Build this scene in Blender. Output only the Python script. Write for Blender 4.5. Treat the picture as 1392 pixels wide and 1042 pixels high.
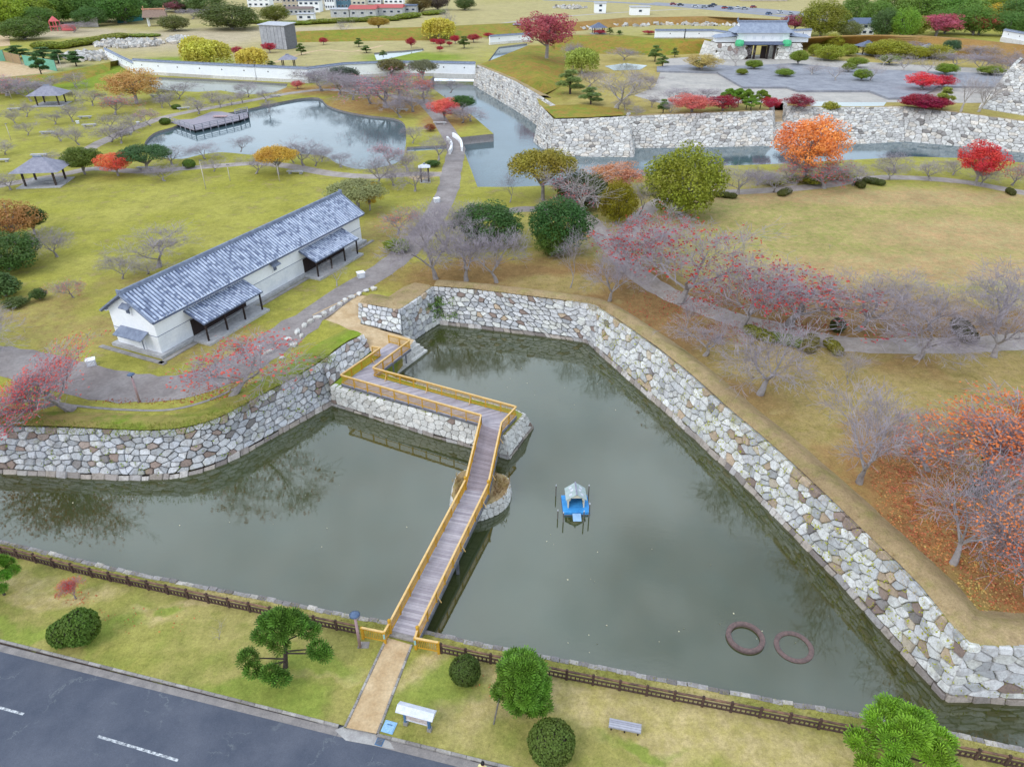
import bpy, bmesh, math, random
import numpy as np
from mathutils import Vector, Matrix, geometry
R = math.radians
random.seed(7)
for _o in list(bpy.data.objects): bpy.data.objects.remove(_o)
scene = bpy.context.scene
C = scene.collection
# ------------------------------------------------------------------ camera
CAMZ = 38.8; TILT = R(31.8); FPX = 970.0; CXP, CYP = 696.0, 521.0
cam_d = bpy.data.cameras.new('camera'); cam = bpy.data.objects.new('camera', cam_d); C.objects.link(cam)
cam.location = (0, 0, CAMZ); cam.rotation_euler = (R(90) - TILT, 0, 0)
cam_d.sensor_fit = 'HORIZONTAL'; cam_d.sensor_width = 36; cam_d.lens = 36 * FPX / 1392
cam_d.clip_start = 0.5; cam_d.clip_end = 6000
scene.camera = cam
# ------------------------------------------------------------------ light
SUN_EL, SUN_AZ = R(46), R(-134)         # azimuth measured from +Y towards +X
w = bpy.data.worlds.new('World'); scene.world = w; w.use_nodes = True
nt = w.node_tree; N = nt.nodes; L = nt.links
bg = N['Background']
sky = N.new('ShaderNodeTexSky'); sky.sky_type = 'NISHITA'; sky.sun_disc = False
sky.sun_elevation = SUN_EL; sky.sun_rotation = SUN_AZ; sky.air_density = 1.0; sky.dust_density = 1.5; sky.ozone_density = 1.0
tc = N.new('ShaderNodeTexCoord'); mp = N.new('ShaderNodeMapping'); mp.inputs['Scale'].default_value = (1, 1, 1.6)
L.new(tc.outputs['Generated'], mp.inputs['Vector'])
no = N.new('ShaderNodeTexNoise'); no.inputs['Scale'].default_value = 2.6; no.inputs['Detail'].default_value = 5; no.inputs['Roughness'].default_value = 0.55
L.new(mp.outputs['Vector'], no.inputs['Vector'])
rp = N.new('ShaderNodeValToRGB'); rp.color_ramp.elements[0].position = 0.36; rp.color_ramp.elements[1].position = 0.60
rp.color_ramp.elements[0].color = (0.36, 0.36, 0.36, 1); rp.color_ramp.elements[1].color = (0.9, 0.94, 0.94, 1)
L.new(no.outputs['Fac'], rp.inputs['Fac'])
mx = N.new('ShaderNodeMix'); mx.data_type = 'RGBA'
L.new(rp.outputs['Color'], mx.inputs['Factor']); L.new(sky.outputs['Color'], mx.inputs['A'])
mx.inputs['B'].default_value = (7.9, 9.1, 10.3, 1)       # overcast cloud layer
L.new(mx.outputs['Result'], bg.inputs['Color']); bg.inputs['Strength'].default_value = 0.15
sd = bpy.data.lights.new('sun', 'SUN'); sd.energy = 0.8; sd.angle = R(20); sd.color = (1.0, 0.97, 0.92)
sun = bpy.data.objects.new('sun', sd); C.objects.link(sun)
sdir = Vector((math.sin(SUN_AZ) * math.cos(SUN_EL), math.cos(SUN_AZ) * math.cos(SUN_EL), math.sin(SUN_EL)))
sun.rotation_euler = sdir.to_track_quat('Z', 'Y').to_euler(); sun.location = (0, 60, 120)
vs = scene.view_settings; vs.view_transform = 'Standard'; vs.look = 'None'; vs.exposure = 0.36; vs.gamma = 1.0; vs.use_curve_mapping = False
scene.render.engine = 'CYCLES'
scene.cycles.max_bounces = 6; scene.cycles.diffuse_bounces = 2; scene.cycles.glossy_bounces = 3; scene.cycles.transparent_max_bounces = 4

# ------------------------------------------------------------------ geometry of the place
ZN, ZB, ZH = 0.8, 3.2, 6.0     # near bank, park, inner bailey (water of the outer moat is 0)
def G(u, v, z=0.0):
    """point of the place at height z that stands at photo position u, v"""
    x = (u - CXP) / FPX; y = -(v - CYP) / FPX
    d = (x, math.cos(TILT) + y * math.sin(TILT), -math.sin(TILT) + y * math.cos(TILT))
    t = (z - CAMZ) / d[2]
    return Vector((d[0] * t, d[1] * t, z))
def PX(p):
    dz = p[2] - CAMZ
    zc = p[1] * math.cos(TILT) - dz * math.sin(TILT); yc = p[1] * math.sin(TILT) + dz * math.cos(TILT)
    return CXP + FPX * p[0] / zc, CYP - FPX * yc / zc
def scale_at(p):            # photo pixels per metre
    return FPX / (p[1] * math.cos(TILT) - (p[2] - CAMZ) * math.sin(TILT))
def height_to(p, vt):
    lo, hi = 0.0, 40.0
    for _ in range(36):
        m = (lo + hi) / 2
        if PX((p[0], p[1], p[2] + m))[1] > vt: lo = m
        else: hi = m
    return lo

# ------------------------------------------------------------------ object helpers
def tag(o, label=None, cat=None, group=None, kind=None):
    if label: o['label'] = label
    if cat: o['category'] = cat
    if group: o['group'] = group
    if kind: o['kind'] = kind
    return o
def thing(name, label, cat, loc=(0, 0, 0), rz=0.0, group=None):
    o = bpy.data.objects.new(name, None); C.objects.link(o); o.empty_display_size = 0.3
    o.location = loc; o.rotation_euler = (0, 0, rz)
    return tag(o, label, cat, group)
def meshobj(name, verts, faces, m=None, parent=None, smooth=False):
    me = bpy.data.meshes.new(name); me.from_pydata([tuple(v) for v in verts], [], faces); me.validate(); me.update()
    if smooth: me.shade_smooth()
    o = bpy.data.objects.new(name, me); C.objects.link(o)
    if m: me.materials.append(m)
    if parent: o.parent = parent
    return o
class MB:
    """collects shapes for ONE mesh object"""
    def __init__(s): s.v = []; s.f = []
    def add(s, vs, fs):
        n = len(s.v); s.v += [tuple(q) for q in vs]; s.f += [tuple(i + n for i in f) for f in fs]; return s
    def box(s, c, d, rz=0.0, M=None):
        hx, hy, hz = d[0] / 2, d[1] / 2, d[2] / 2
        pts = [Vector((a * hx, b * hy, k * hz)) for k in (-1, 1) for b in (-1, 1) for a in (-1, 1)]
        if M is not None: pts = [M @ p for p in pts]
        elif rz: pts = [Matrix.Rotation(rz, 3, 'Z') @ p for p in pts]
        c = Vector(c); return s.add([p + c for p in pts], [(0, 2, 3, 1), (4, 5, 7, 6), (0, 1, 5, 4), (2, 6, 7, 3), (0, 4, 6, 2), (1, 3, 7, 5)])
    def bar(s, a, b, wd, ht, up=(0, 0, 1)):
        a, b = Vector(a), Vector(b); d = (b - a); l = d.length
        if l < 1e-6: return s
        d /= l; sd_ = d.cross(Vector(up))
        if sd_.length < 1e-4: sd_ = Vector((1, 0, 0))
        sd_.normalize(); u2 = sd_.cross(d)
        P_ = []
        for q in (a, b):
            for i, j in ((-1, -1), (1, -1), (1, 1), (-1, 1)): P_.append(q + sd_ * (i * wd / 2) + u2 * (j * ht / 2))
        return s.add(P_, [(0, 1, 2, 3), (7, 6, 5, 4), (0, 4, 5, 1), (1, 5, 6, 2), (2, 6, 7, 3), (3, 7, 4, 0)])
    def tube(s, pts, rad, n=6, cap=True):
        pts = [Vector(p) for p in pts]; m = len(pts); base = len(s.v); prev = None
        for i, p in enumerate(pts):
            d = (pts[min(i + 1, m - 1)] - pts[max(i - 1, 0)])
            if d.length < 1e-9: d = Vector((0, 0, 1))
            d.normalize()
            a = d.cross(Vector((0.13, 0.99, 0.05))) if prev is None else (prev - d * prev.dot(d))
            if a.length < 1e-4: a = d.cross(Vector((1, 0, 0)))
            a.normalize(); b = d.cross(a); prev = a
            r = rad[i] if isinstance(rad, (list, tuple)) else rad
            for k in range(n):
                t = 2 * math.pi * k / n
                s.v.append(tuple(p + a * (r * math.cos(t)) + b * (r * math.sin(t))))
        for i in range(m - 1):
            for k in range(n):
                k2 = (k + 1) % n
                s.f.append((base + i * n + k, base + i * n + k2, base + (i + 1) * n + k2, base + (i + 1) * n + k))
        if cap:
            s.f.append(tuple(base + k for k in reversed(range(n)))); s.f.append(tuple(base + (m - 1) * n + k for k in range(n)))
        return s
    def lathe(s, c, prof, n=16, closed=False):
        c = Vector(c); b = len(s.v); m = len(prof)
        for r, z in prof:
            for k in range(n):
                t = 2 * math.pi * k / n; s.v.append((c.x + r * math.cos(t), c.y + r * math.sin(t), c.z + z))
        for i in range(m if closed else m - 1):
            j = (i + 1) % m
            for k in range(n):
                k2 = (k + 1) % n; s.f.append((b + i * n + k, b + i * n + k2, b + j * n + k2, b + j * n + k))
        return s
    def prism(s, poly, z0, z1):
        n = len(poly); b = len(s.v)
        ar = sum(poly[i][0] * poly[(i + 1) % n][1] - poly[(i + 1) % n][0] * poly[i][1] for i in range(n))
        if ar < 0: poly = poly[::-1]
        for z in (z0, z1):
            for p in poly: s.v.append((p[0], p[1], z))
        for i in range(n):
            j = (i + 1) % n; s.f.append((b + i, b + j, b + n + j, b + n + i))
        tris = geometry.tessellate_polygon([[Vector((p[0], p[1], 0)) for p in poly]])
        for t in tris:
            a, b2, c2 = (poly[i] for i in t)
            cr = (b2[0] - a[0]) * (c2[1] - a[1]) - (b2[1] - a[1]) * (c2[0] - a[0])
            t = t if cr > 0 else t[::-1]
            s.f.append(tuple(b + n + i for i in t)); s.f.append(tuple(b + i for i in t[::-1]))
        return s
    def build(s, name, m=None, parent=None, smooth=False):
        return meshobj(name, s.v, s.f, m, parent, smooth)
def children(o): return [c for c in o.children]
def sheet(name, poly, z, m, holes=(), kind='structure'):
    """flat sheet from world xy points, holes cut out"""
    loops = [[Vector((p[0], p[1], 0)) for p in poly]] + [[Vector((p[0], p[1], 0)) for p in h] for h in holes]
    allp = [p for l in loops for p in l]
    tris = geometry.tessellate_polygon(loops)
    fs = []
    for t in tris:
        a, b, c = (allp[i] for i in t); cr = (b.x - a.x) * (c.y - a.y) - (b.y - a.y) * (c.x - a.x)
        if abs(cr) > 1e-9: fs.append(tuple(t) if cr > 0 else tuple(t[::-1]))
    o = meshobj(name, [(p.x, p.y, z) for p in allp], fs, m)
    if kind: o['kind'] = kind
    return o
def smooth_line(pts, n=4, closed=False):
    """Catmull-Rom through points"""
    P_ = [Vector(p) for p in pts]; out = []; m = len(P_)
    for i in range(m if closed else m - 1):
        if closed: a, b, c, d = P_[i - 1], P_[i], P_[(i + 1) % m], P_[(i + 2) % m]
        else: a, b, c, d = P_[max(i - 1, 0)], P_[i], P_[i + 1], P_[min(i + 2, m - 1)]
        for k in range(n):
            t = k / n
            out.append(0.5 * ((2 * b) + (c - a) * t + (2 * a - 5 * b + 4 * c - d) * t * t + (3 * b - a - 3 * c + d) * t ** 3))
    if not closed: out.append(P_[-1])
    return out
def ribbon(name, pts, wd, z, m, kind='structure', thick=0.0):
    """path sheet of a width along a line"""
    n = len(pts); vs_, fs = [], []
    for i, p in enumerate(pts):
        d = Vector(pts[min(i + 1, n - 1)]) - Vector(pts[max(i - 1, 0)]); d.z = 0; d.normalize(); s_ = Vector((-d.y, d.x, 0))
        ww = wd[i] if isinstance(wd, (list, tuple)) else wd
        ww *= 1 + 0.06 * math.sin(i * 2.3 + p[0])
        for k in (-1, 1): vs_.append((p[0] + s_.x * ww / 2 * k, p[1] + s_.y * ww / 2 * k, z if z is not None else p[2]))
    for i in range(n - 1): fs.append((2 * i + 1, 2 * i, 2 * i + 2, 2 * i + 3))
    o = meshobj(name, vs_, fs, m)
    if kind: o['kind'] = kind
    return o

# ------------------------------------------------------------------ materials
class NB:
    """small node builder"""
    def __init__(s, name):
        s.m = bpy.data.materials.new(name); s.m.use_nodes = True; s.t = s.m.node_tree; s.N = s.t.nodes; s.L = s.t.links
        s.b = s.N['Principled BSDF']; s.b.inputs['Roughness'].default_value = 0.85; s.b.inputs['Specular IOR Level'].default_value = 0.25
        s.co = s.N.new('ShaderNodeTexCoord').outputs['Object']
    def world(s):
        s.co = s.N.new('ShaderNodeNewGeometry').outputs['Position']; return s
    def noise(s, sc, det=4, rough=0.55, vec=None, out='Fac', dist=0.0):
        n = s.N.new('ShaderNodeTexNoise'); n.inputs['Scale'].default_value = sc; n.inputs['Detail'].default_value = det; n.inputs['Roughness'].default_value = rough
        n.inputs['Distortion'].default_value = dist
        s.L.new(vec or s.co, n.inputs['Vector']); return n.outputs[out]
    def ramp(s, f, stops, mode='LINEAR'):
        r = s.N.new('ShaderNodeValToRGB'); r.color_ramp.interpolation = mode; e = r.color_ramp.elements
        while len(e) < len(stops): e.new(0.5)
        for i, (p, c) in enumerate(stops):
            e[i].position = p; e[i].color = (c, c, c, 1) if isinstance(c, (int, float)) else (*c, 1)
        s.L.new(f, r.inputs['Fac']); return r.outputs['Color']
    def mix(s, f, a, b, mode='MIX'):
        m = s.N.new('ShaderNodeMix'); m.data_type = 'RGBA'; m.blend_type = mode
        for k, q in (('Factor', f), ('A', a), ('B', b)):
            if isinstance(q, (int, float)): m.inputs[k].default_value = q if k == 'Factor' else (q, q, q, 1)
            elif isinstance(q, tuple): m.inputs[k].default_value = (*q, 1)
            else: s.L.new(q, m.inputs[k])
        return m.outputs['Result']
    def math(s, op, a, b=0.0):
        m = s.N.new('ShaderNodeMath'); m.operation = op
        for i, q in enumerate((a, b)):
            if isinstance(q, (int, float)): m.inputs[i].default_value = q
            else: s.L.new(q, m.inputs[i])
        return m.outputs[0]
    def col(s, c):
        if isinstance(c, tuple): s.b.inputs['Base Color'].default_value = (*c, 1)
        else: s.L.new(c, s.b.inputs['Base Color'])
        return s
    def bump(s, h, st=0.3, d=0.05):
        b = s.N.new('ShaderNodeBump'); b.inputs['Strength'].default_value = st; b.inputs['Distance'].default_value = d
        s.L.new(h, b.inputs['Height']); s.L.new(b.outputs['Normal'], s.b.inputs['Normal']); return s
    def rough(s, r):
        s.b.inputs['Roughness'].default_value = r; return s
def simple(name, c1, c2=None, sc=3.0, rough=0.8, bump=0.15, world=False, bs=None, var=0.35):
    n = NB(name)
    if world: n.world()
    c2 = c2 or tuple(x * 0.72 for x in c1)
    f = n.noise(sc, 5, 0.6)
    f2 = n.noise(sc * 7, 3, 0.6)
    c = n.mix(n.ramp(f, [(0.35, 0.0), (0.65, 1.0)]), c1, c2)
    c = n.mix(var, c, n.ramp(f2, [(0.3, 0.5), (0.7, 1.2)]), 'MULTIPLY')
    n.col(c).rough(rough)
    if bump: n.bump(f2, bump, bs or 0.03)
    return n.m
def srgb(r, g, b):
    f = lambda x: (x / 255 / 12.92) if x <= 10 else ((x / 255 + 0.055) / 1.055) ** 2.4
    return (f(r), f(g), f(b))

def zone_mask(n, vec, zones, z):
    """soft masks of ground patches: ellipses at photo places (u, v, ru, rv)"""
    out = None
    for (u, v, ru, rv) in zones:
        c = G(u, v, z); rx = (G(u + ru, v, z) - c).length
        ry = abs(G(u, v - rv, z).y - G(u, v + rv, z).y) / 2
        m = n.N.new('ShaderNodeMapping'); m.vector_type = 'TEXTURE'
        m.inputs['Location'].default_value = (c.x, c.y, z); m.inputs['Scale'].default_value = (rx * 1.6, ry * 1.6, 400)
        n.L.new(vec, m.inputs['Vector'])
        g = n.N.new('ShaderNodeTexGradient'); g.gradient_type = 'SPHERICAL'; n.L.new(m.outputs['Vector'], g.inputs['Vector'])
        out = g.outputs['Fac'] if out is None else n.math('MAXIMUM', out, g.outputs['Fac'])
    return out
def ground_mat(name, z, c1, c2, c3, patches=(), fine=1.0):
    """grass: three colours mixed by noise, then patches (colour, colour2, zones)"""
    n = NB(name).world()
    f1 = n.noise(0.075, 5, 0.6); f2 = n.noise(0.5, 5, 0.65); f3 = n.noise(5.0 * fine, 4, 0.7); f4 = n.noise(22.0, 3, 0.7)
    base = n.mix(n.ramp(f1, [(0.36, 0.0), (0.64, 1.0)]), c1, c2)
    base = n.mix(n.ramp(f2, [(0.47, 0.0), (0.68, 0.85)]), base, c3)
    wob = n.N.new('ShaderNodeVectorMath'); wob.operation = 'MULTIPLY_ADD'
    nz = n.noise(0.16, 4, 0.6, out='Color'); n.L.new(nz, wob.inputs[0]); wob.inputs[1].default_value = (9, 9, 0); n.L.new(n.co, wob.inputs[2])
    wb2 = n.N.new('ShaderNodeVectorMath'); wb2.operation = 'ADD'; n.L.new(wob.outputs[0], wb2.inputs[0]); wb2.inputs[1].default_value = (-4.5, -4.5, 0)
    for ca, cb, zs in patches:
        mk = zone_mask(n, wb2.outputs[0], zs, z)
        mk = n.math('ADD', mk, n.math('MULTIPLY', n.math('SUBTRACT', f2, 0.5), 0.5))
        mk = n.ramp(mk, [(0.04, 0.0), (0.5, 0.92)])
        base = n.mix(mk, base, n.mix(n.ramp(n.noise(1.1, 5, 0.7), [(0.38, 0.0), (0.62, 1.0)]), ca, cb))
    base = n.mix(0.8, base, n.ramp(n.noise(0.22, 5, 0.65), [(0.3, 0.8), (0.5, 1.0), (0.72, 1.16)]), 'MULTIPLY')
    base = n.mix(0.8, base, n.ramp(n.noise(1.5, 5, 0.7), [(0.3, 0.76), (0.5, 1.0), (0.7, 1.18)]), 'MULTIPLY')
    base = n.mix(0.75, base, n.ramp(f3, [(0.25, 0.62), (0.5, 1.0), (0.75, 1.3)]), 'MULTIPLY')
    base = n.mix(0.55, base, n.ramp(f4, [(0.3, 0.6), (0.7, 1.35)]), 'MULTIPLY')
    n.col(base).rough(0.95); n.b.inputs['Specular IOR Level'].default_value = 0.1
    n.bump(n.math('ADD', f4, f3), 0.45, 0.06)
    return n.m
# ------------------------------------------------------------------ ground materials
s_ = srgb
M = {}
TAN1, TAN2, LITTER1, LITTER2 = s_(186, 166, 104), s_(172, 142, 92), s_(134, 102, 66), s_(148, 116, 76)
M['park'] = ground_mat('park_grass', ZB, s_(148, 144, 60), s_(162, 154, 78), s_(134, 132, 62), [
    (s_(160, 138, 90), s_(142, 130, 76), [(1130, 430, 380, 190), (1300, 600, 300, 200), (860, 400, 160, 90)]),
    (s_(172, 150, 102), s_(146, 144, 80), [(1180, 300, 330, 50), (1000, 330, 160, 50), (1300, 330, 300, 70)]),
    (s_(176, 142, 102), s_(166, 150, 104), [(1200, 268, 230, 10), (1330, 320, 120, 22), (1270, 365, 200, 18)]),
    (LITTER1, LITTER2, [(850, 430, 110, 60), (960, 440, 130, 55), (1110, 425, 200, 40), (700, 375, 150, 22), (1050, 520, 110, 40), (1290, 500, 120, 18), (880, 400, 60, 40), (1330, 440, 150, 22)]),
    (s_(162, 140, 94), s_(146, 130, 76), [(1050, 490, 90, 30), (1180, 540, 130, 50), (1350, 500, 60, 30), (1120, 590, 70, 40), (760, 385, 60, 12)]),
    (s_(150, 104, 66), s_(158, 120, 76), [(1290, 690, 130, 90), (1392, 780, 90, 90), (1240, 640, 60, 60)]),
    (s_(150, 128, 80), s_(156, 144, 80), [(130, 450, 90, 20), (60, 420, 60, 25), (300, 470, 70, 25), (520, 320, 40, 30), (215, 385, 60, 14)]),
    (s_(166, 138, 84), s_(150, 108, 70), [(530, 143, 90, 11), (610, 160, 30, 14), (450, 122, 70, 6)]),
    (s_(172, 154, 114), s_(170, 160, 110), [(400, 62, 220, 24), (620, 40, 200, 18), (800, 18, 400, 16), (250, 70, 140, 12), (1000, 10, 400, 14), (300, 10, 400, 20)]),
    (s_(186, 168, 140), s_(170, 156, 130), [(250, 52, 100, 12), (440, 42, 120, 5), (90, 45, 70, 6), (20, 95, 70, 11)]),
    (s_(108, 132, 36), s_(130, 140, 44), [(60, 112, 90, 12), (140, 95, 50, 6), (240, 84, 60, 6), (560, 78, 60, 6)]),
])
M['near'] = ground_mat('near_lawn', ZN, s_(140, 137, 66), s_(166, 152, 96), s_(124, 128, 58), [
    (s_(182, 162, 116), s_(170, 154, 96), [(820, 960, 120, 40), (960, 985, 130, 36), (690, 950, 70, 40), (60, 800, 80, 14), (215, 850, 40, 16), (440, 905, 40, 14), (1090, 1000, 90, 25), (560, 905, 40, 20), (300, 825, 60, 10)]),
    (s_(126, 138, 60), s_(138, 146, 66), [(430, 900, 40, 16), (60, 862, 110, 14), (330, 935, 60, 20), (590, 930, 50, 24), (870, 1008, 60, 10), (230, 840, 20, 10), (390, 945, 60, 16)]),
])
M['bailey'] = ground_mat('bailey_grass', ZH, s_(170, 150, 92), s_(160, 146, 80), s_(150, 132, 78), [
    (s_(120, 134, 44), s_(150, 120, 60), [(735, 100, 40, 25), (790, 155, 70, 8)])])
M['bank_dry'] = ground_mat('dry_bank_grass', 4.0, s_(170, 148, 112), s_(156, 132, 98), s_(142, 132, 80), [], 1.3)
M['bank_green'] = ground_mat('green_bank_grass', 4.0, s_(124, 142, 46), s_(160, 136, 88), s_(106, 132, 36), [], 1.3)
M['bank_mix'] = ground_mat('castle_bank_grass', 8.0, s_(136, 128, 50), s_(150, 116, 58), s_(100, 130, 40), [])
M['bank_rust'] = ground_mat('rust_bank_grass', 8.0, s_(150, 112, 62), s_(152, 122, 78), s_(138, 118, 60), [])
M['path'] = simple('park_path', s_(170, 160, 154), s_(150, 138, 130), 0.6, 0.9, 0.1, True)
M['pave'] = simple('worn_pavement', s_(152, 143, 140), s_(132, 122, 119), 0.5, 0.9, 0.12, True)
M['sand'] = simple('sandy_path', s_(206, 180, 144), s_(182, 152, 114), 0.9, 0.95, 0.15, True)
M['gravel'] = simple('pale_gravel', s_(182, 174, 166), s_(164, 158, 152), 0.25, 0.95, 0.1, True)
M['slab'] = simple('grey_floor_slabs', s_(150, 150, 156), s_(128, 128, 136), 0.3, 0.85, 0.1, True)
M['concrete'] = simple('grey_concrete', s_(160, 154, 150), s_(132, 126, 122), 1.6, 0.9, 0.2, True)
def asphalt():
    n = NB('asphalt').world()
    big = n.noise(0.35, 5, 0.6); f = n.noise(14, 4, 0.75); ff = n.noise(60, 2, 0.7)
    c = n.mix(n.ramp(big, [(0.35, 0.0), (0.68, 1.0)]), s_(74, 79, 92), s_(92, 95, 106))
    c = n.mix(0.6, c, n.ramp(f, [(0.25, 0.7), (0.75, 1.25)]), 'MULTIPLY')
    c = n.mix(0.5, c, n.ramp(ff, [(0.3, 0.6), (0.7, 1.35)]), 'MULTIPLY')
    wv = n.N.new('ShaderNodeTexVoronoi'); wv.feature = 'DISTANCE_TO_EDGE'; wv.inputs['Scale'].default_value = 0.42
    dn = n.N.new('ShaderNodeVectorMath'); dn.operation = 'MULTIPLY_ADD'; n.L.new(n.noise(1.6, 5, 0.7, out='Color'), dn.inputs[0]); dn.inputs[1].default_value = (1.6, 1.6, 0); n.L.new(n.co, dn.inputs[2])
    n.L.new(dn.outputs[0], wv.inputs['Vector'])
    crack = n.math('MULTIPLY', n.ramp(wv.outputs['Distance'], [(0.004, 1.0), (0.02, 0.0)]), n.ramp(n.noise(0.5, 3, 0.6), [(0.52, 0.0), (0.6, 0.5)]))
    c = n.mix(crack, c, s_(120, 124, 126))
    n.col(c).rough(0.85).bump(ff, 0.3, 0.02); return n.m
M['asphalt'] = asphalt()
def road_paint():
    n = NB('worn_road_paint').world()
    f = n.noise(5, 5, 0.75); n.col(n.mix(n.ramp(f, [(0.4, 1.0), (0.62, 0.0)]), s_(84, 88, 98), s_(205, 206, 208))).rough(0.8); return n.m
M['paint'] = road_paint()
def water(name, c1, c2, c3, ior, wave=0.05, ws=2.2):
    n = NB(name).world()
    st = n.N.new('ShaderNodeMapping'); st.inputs['Rotation'].default_value = (0, 0, 0.5); st.inputs['Scale'].default_value = (1, 2.2, 1); n.L.new(n.co, st.inputs['Vector'])
    a = n.noise(0.045, 4, 0.6); b = n.noise(0.35, 5, 0.65)
    c = n.mix(n.ramp(a, [(0.35, 0.0), (0.65, 1.0)]), c1, c2)
    c = n.mix(n.ramp(b, [(0.45, 0.0), (0.75, 0.6)]), c, c3)
    n.col(c).rough(0.035); n.b.inputs['IOR'].default_value = ior; n.b.inputs['Specular IOR Level'].default_value = 0.5
    h = n.math('ADD', n.noise(ws, 3, 0.6, st.outputs['Vector']), n.math('MULTIPLY', n.noise(ws * 0.28, 3, 0.6, st.outputs['Vector']), 1.6))
    gust = n.ramp(n.noise(0.06, 3, 0.5), [(0.35, 0.25), (0.7, 1.0)])
    n.bump(n.math('MULTIPLY', h, gust), wave, 0.12); return n.m
M['moat'] = water('moat_water', s_(60, 60, 22), s_(64, 72, 46), s_(56, 66, 42), 2.05, 0.025)
M['pond'] = water('pond_water', s_(72, 90, 96), s_(84, 102, 108), s_(66, 82, 82), 1.5, 0.07, 1.2)  # base colour carries the blue of the reflected sky
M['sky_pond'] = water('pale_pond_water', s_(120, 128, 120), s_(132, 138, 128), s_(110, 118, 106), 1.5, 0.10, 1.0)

# ------------------------------------------------------------------ stone material
def stone_mat(name, stops, moss=0.0, dirt=0.5):
    n = NB(name).world()
    oi = n.N.new('ShaderNodeObjectInfo'); ge = n.N.new('ShaderNodeNewGeometry')
    r = n.math('FRACT', n.math('ADD', oi.outputs['Random'], ge.outputs['Random Per Island']))
    r2 = n.math('FRACT', n.math('MULTIPLY', r, 17.31))
    c = n.ramp(r, stops, 'CONSTANT')
    c = n.mix(1.0, c, n.ramp(r2, [(0.0, 0.78), (1.0, 1.12)]), 'MULTIPLY')
    f = n.noise(2.2, 5, 0.7); f2 = n.noise(9, 4, 0.7)
    c = n.mix(n.ramp(f, [(0.46, 0.0), (0.7, min(.85, dirt * 1.45))]), c, s_(116, 106, 98))
    c = n.mix(0.85, c, n.ramp(f2, [(0.25, 0.5), (0.48, 0.98), (0.8, 1.18)]), 'MULTIPLY')
    if moss: c = n.mix(n.ramp(n.noise(0.8, 4, 0.6), [(0.58, 0.0), (0.7, moss)]), c, s_(150, 146, 70))
    n.col(c).rough(0.9).bump(n.math('ADD', f2, f), 0.6, 0.08); return n.m
W_, G_, B_, T_, D_ = s_(202, 200, 200), s_(176, 176, 178), s_(150, 130, 120), s_(184, 162, 138), s_(136, 130, 128)
M['stone_left'] = stone_mat('wall_stone_left', [(0, W_), (0.34, G_), (0.55, s_(190, 190, 194)), (0.82, B_), (0.9, s_(168, 150, 140)), (0.96, D_)], 0.25)
M['stone_back'] = stone_mat('wall_stone_back', [(0, W_), (0.45, G_), (0.62, s_(210, 208, 202)), (0.92, B_), (0.95, T_), (0.98, D_)], 0.15, 0.35)
M['stone_right'] = stone_mat('wall_stone_right', [(0, s_(216, 214, 210)), (0.45, s_(184, 184, 184)), (0.62, W_), (0.8, T_), (0.88, s_(190, 176, 156)), (0.92, B_), (0.97, D_)], 0.35, 0.4)
M['stone_pier'] = stone_mat('wall_stone_causeway', [(0, s_(222, 218, 212)), (0.5, s_(208, 204, 198)), (0.8, s_(212, 206, 198)), (0.975, B_)], 0.1, 0.25)
M['stone_far'] = stone_mat('castle_stone', [(0, s_(206, 202, 196)), (0.4, s_(190, 186, 182)), (0.72, s_(208, 198, 186)), (0.9, s_(166, 162, 158)), (0.96, s_(134, 128, 124))], 0.0, 0.5)
M['stone_foot'] = stone_mat('footing_stone', [(0, s_(172, 160, 150)), (0.3, s_(192, 184, 178)), (0.55, s_(156, 146, 140)), (0.75, s_(178, 172, 170)), (0.88, s_(136, 126, 122))], 0.0, 0.5)
M['stone_edge'] = stone_mat('moat_edge_stone', [(0, s_(160, 154, 152)), (0.4, s_(136, 130, 130)), (0.82, s_(188, 180, 172)), (0.92, s_(120, 114, 112))], 0.1, 0.5)
M['kerb'] = stone_mat('kerb_stone', [(0, s_(160, 154, 150)), (0.4, s_(144, 138, 134)), (0.75, s_(170, 164, 158))], 0.0, 0.4)
def joint(name, a, b, f0, f1):
    n = NB(name).world(); f = n.noise(0.7, 5, 0.65); n.col(n.mix(n.ramp(f, [(f0, 0.0), (f1, 1.0)]), a, b)).rough(1.0).bump(n.noise(8), 0.5, 0.1); return n.m
M['joint'] = joint('wall_joint_earth', s_(66, 54, 46), s_(108, 110, 50), 0.52, 0.64)
M['joint_moss'] = joint('wall_joint_moss', s_(74, 62, 46), s_(148, 150, 46), 0.40, 0.54)

# ------------------------------------------------------------------ moat, ponds, ground
NEAR_EDGE = [(-260, 684), (-120, 713), (0, 738), (20, 742), (100, 762), (186, 782), (350, 813), (451, 834), (526, 848), (579, 861), (669, 881), (748, 896), (851, 916), (1050, 954), (1183, 976), (1253, 991), (1392, 1021), (1600, 1068), (1800, 1114)]
near_edge = [G(u, v, ZN) for u, v in NEAR_EDGE]
sheet('moat_water', [(-700, 8), (700, 8), (700, 110), (-700, 110)], 0.0, M['moat'])
sheet('moat_bed', [(-720, 5), (720, 5), (720, 115), (-720, 115)], -1.6, M['joint'])

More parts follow.
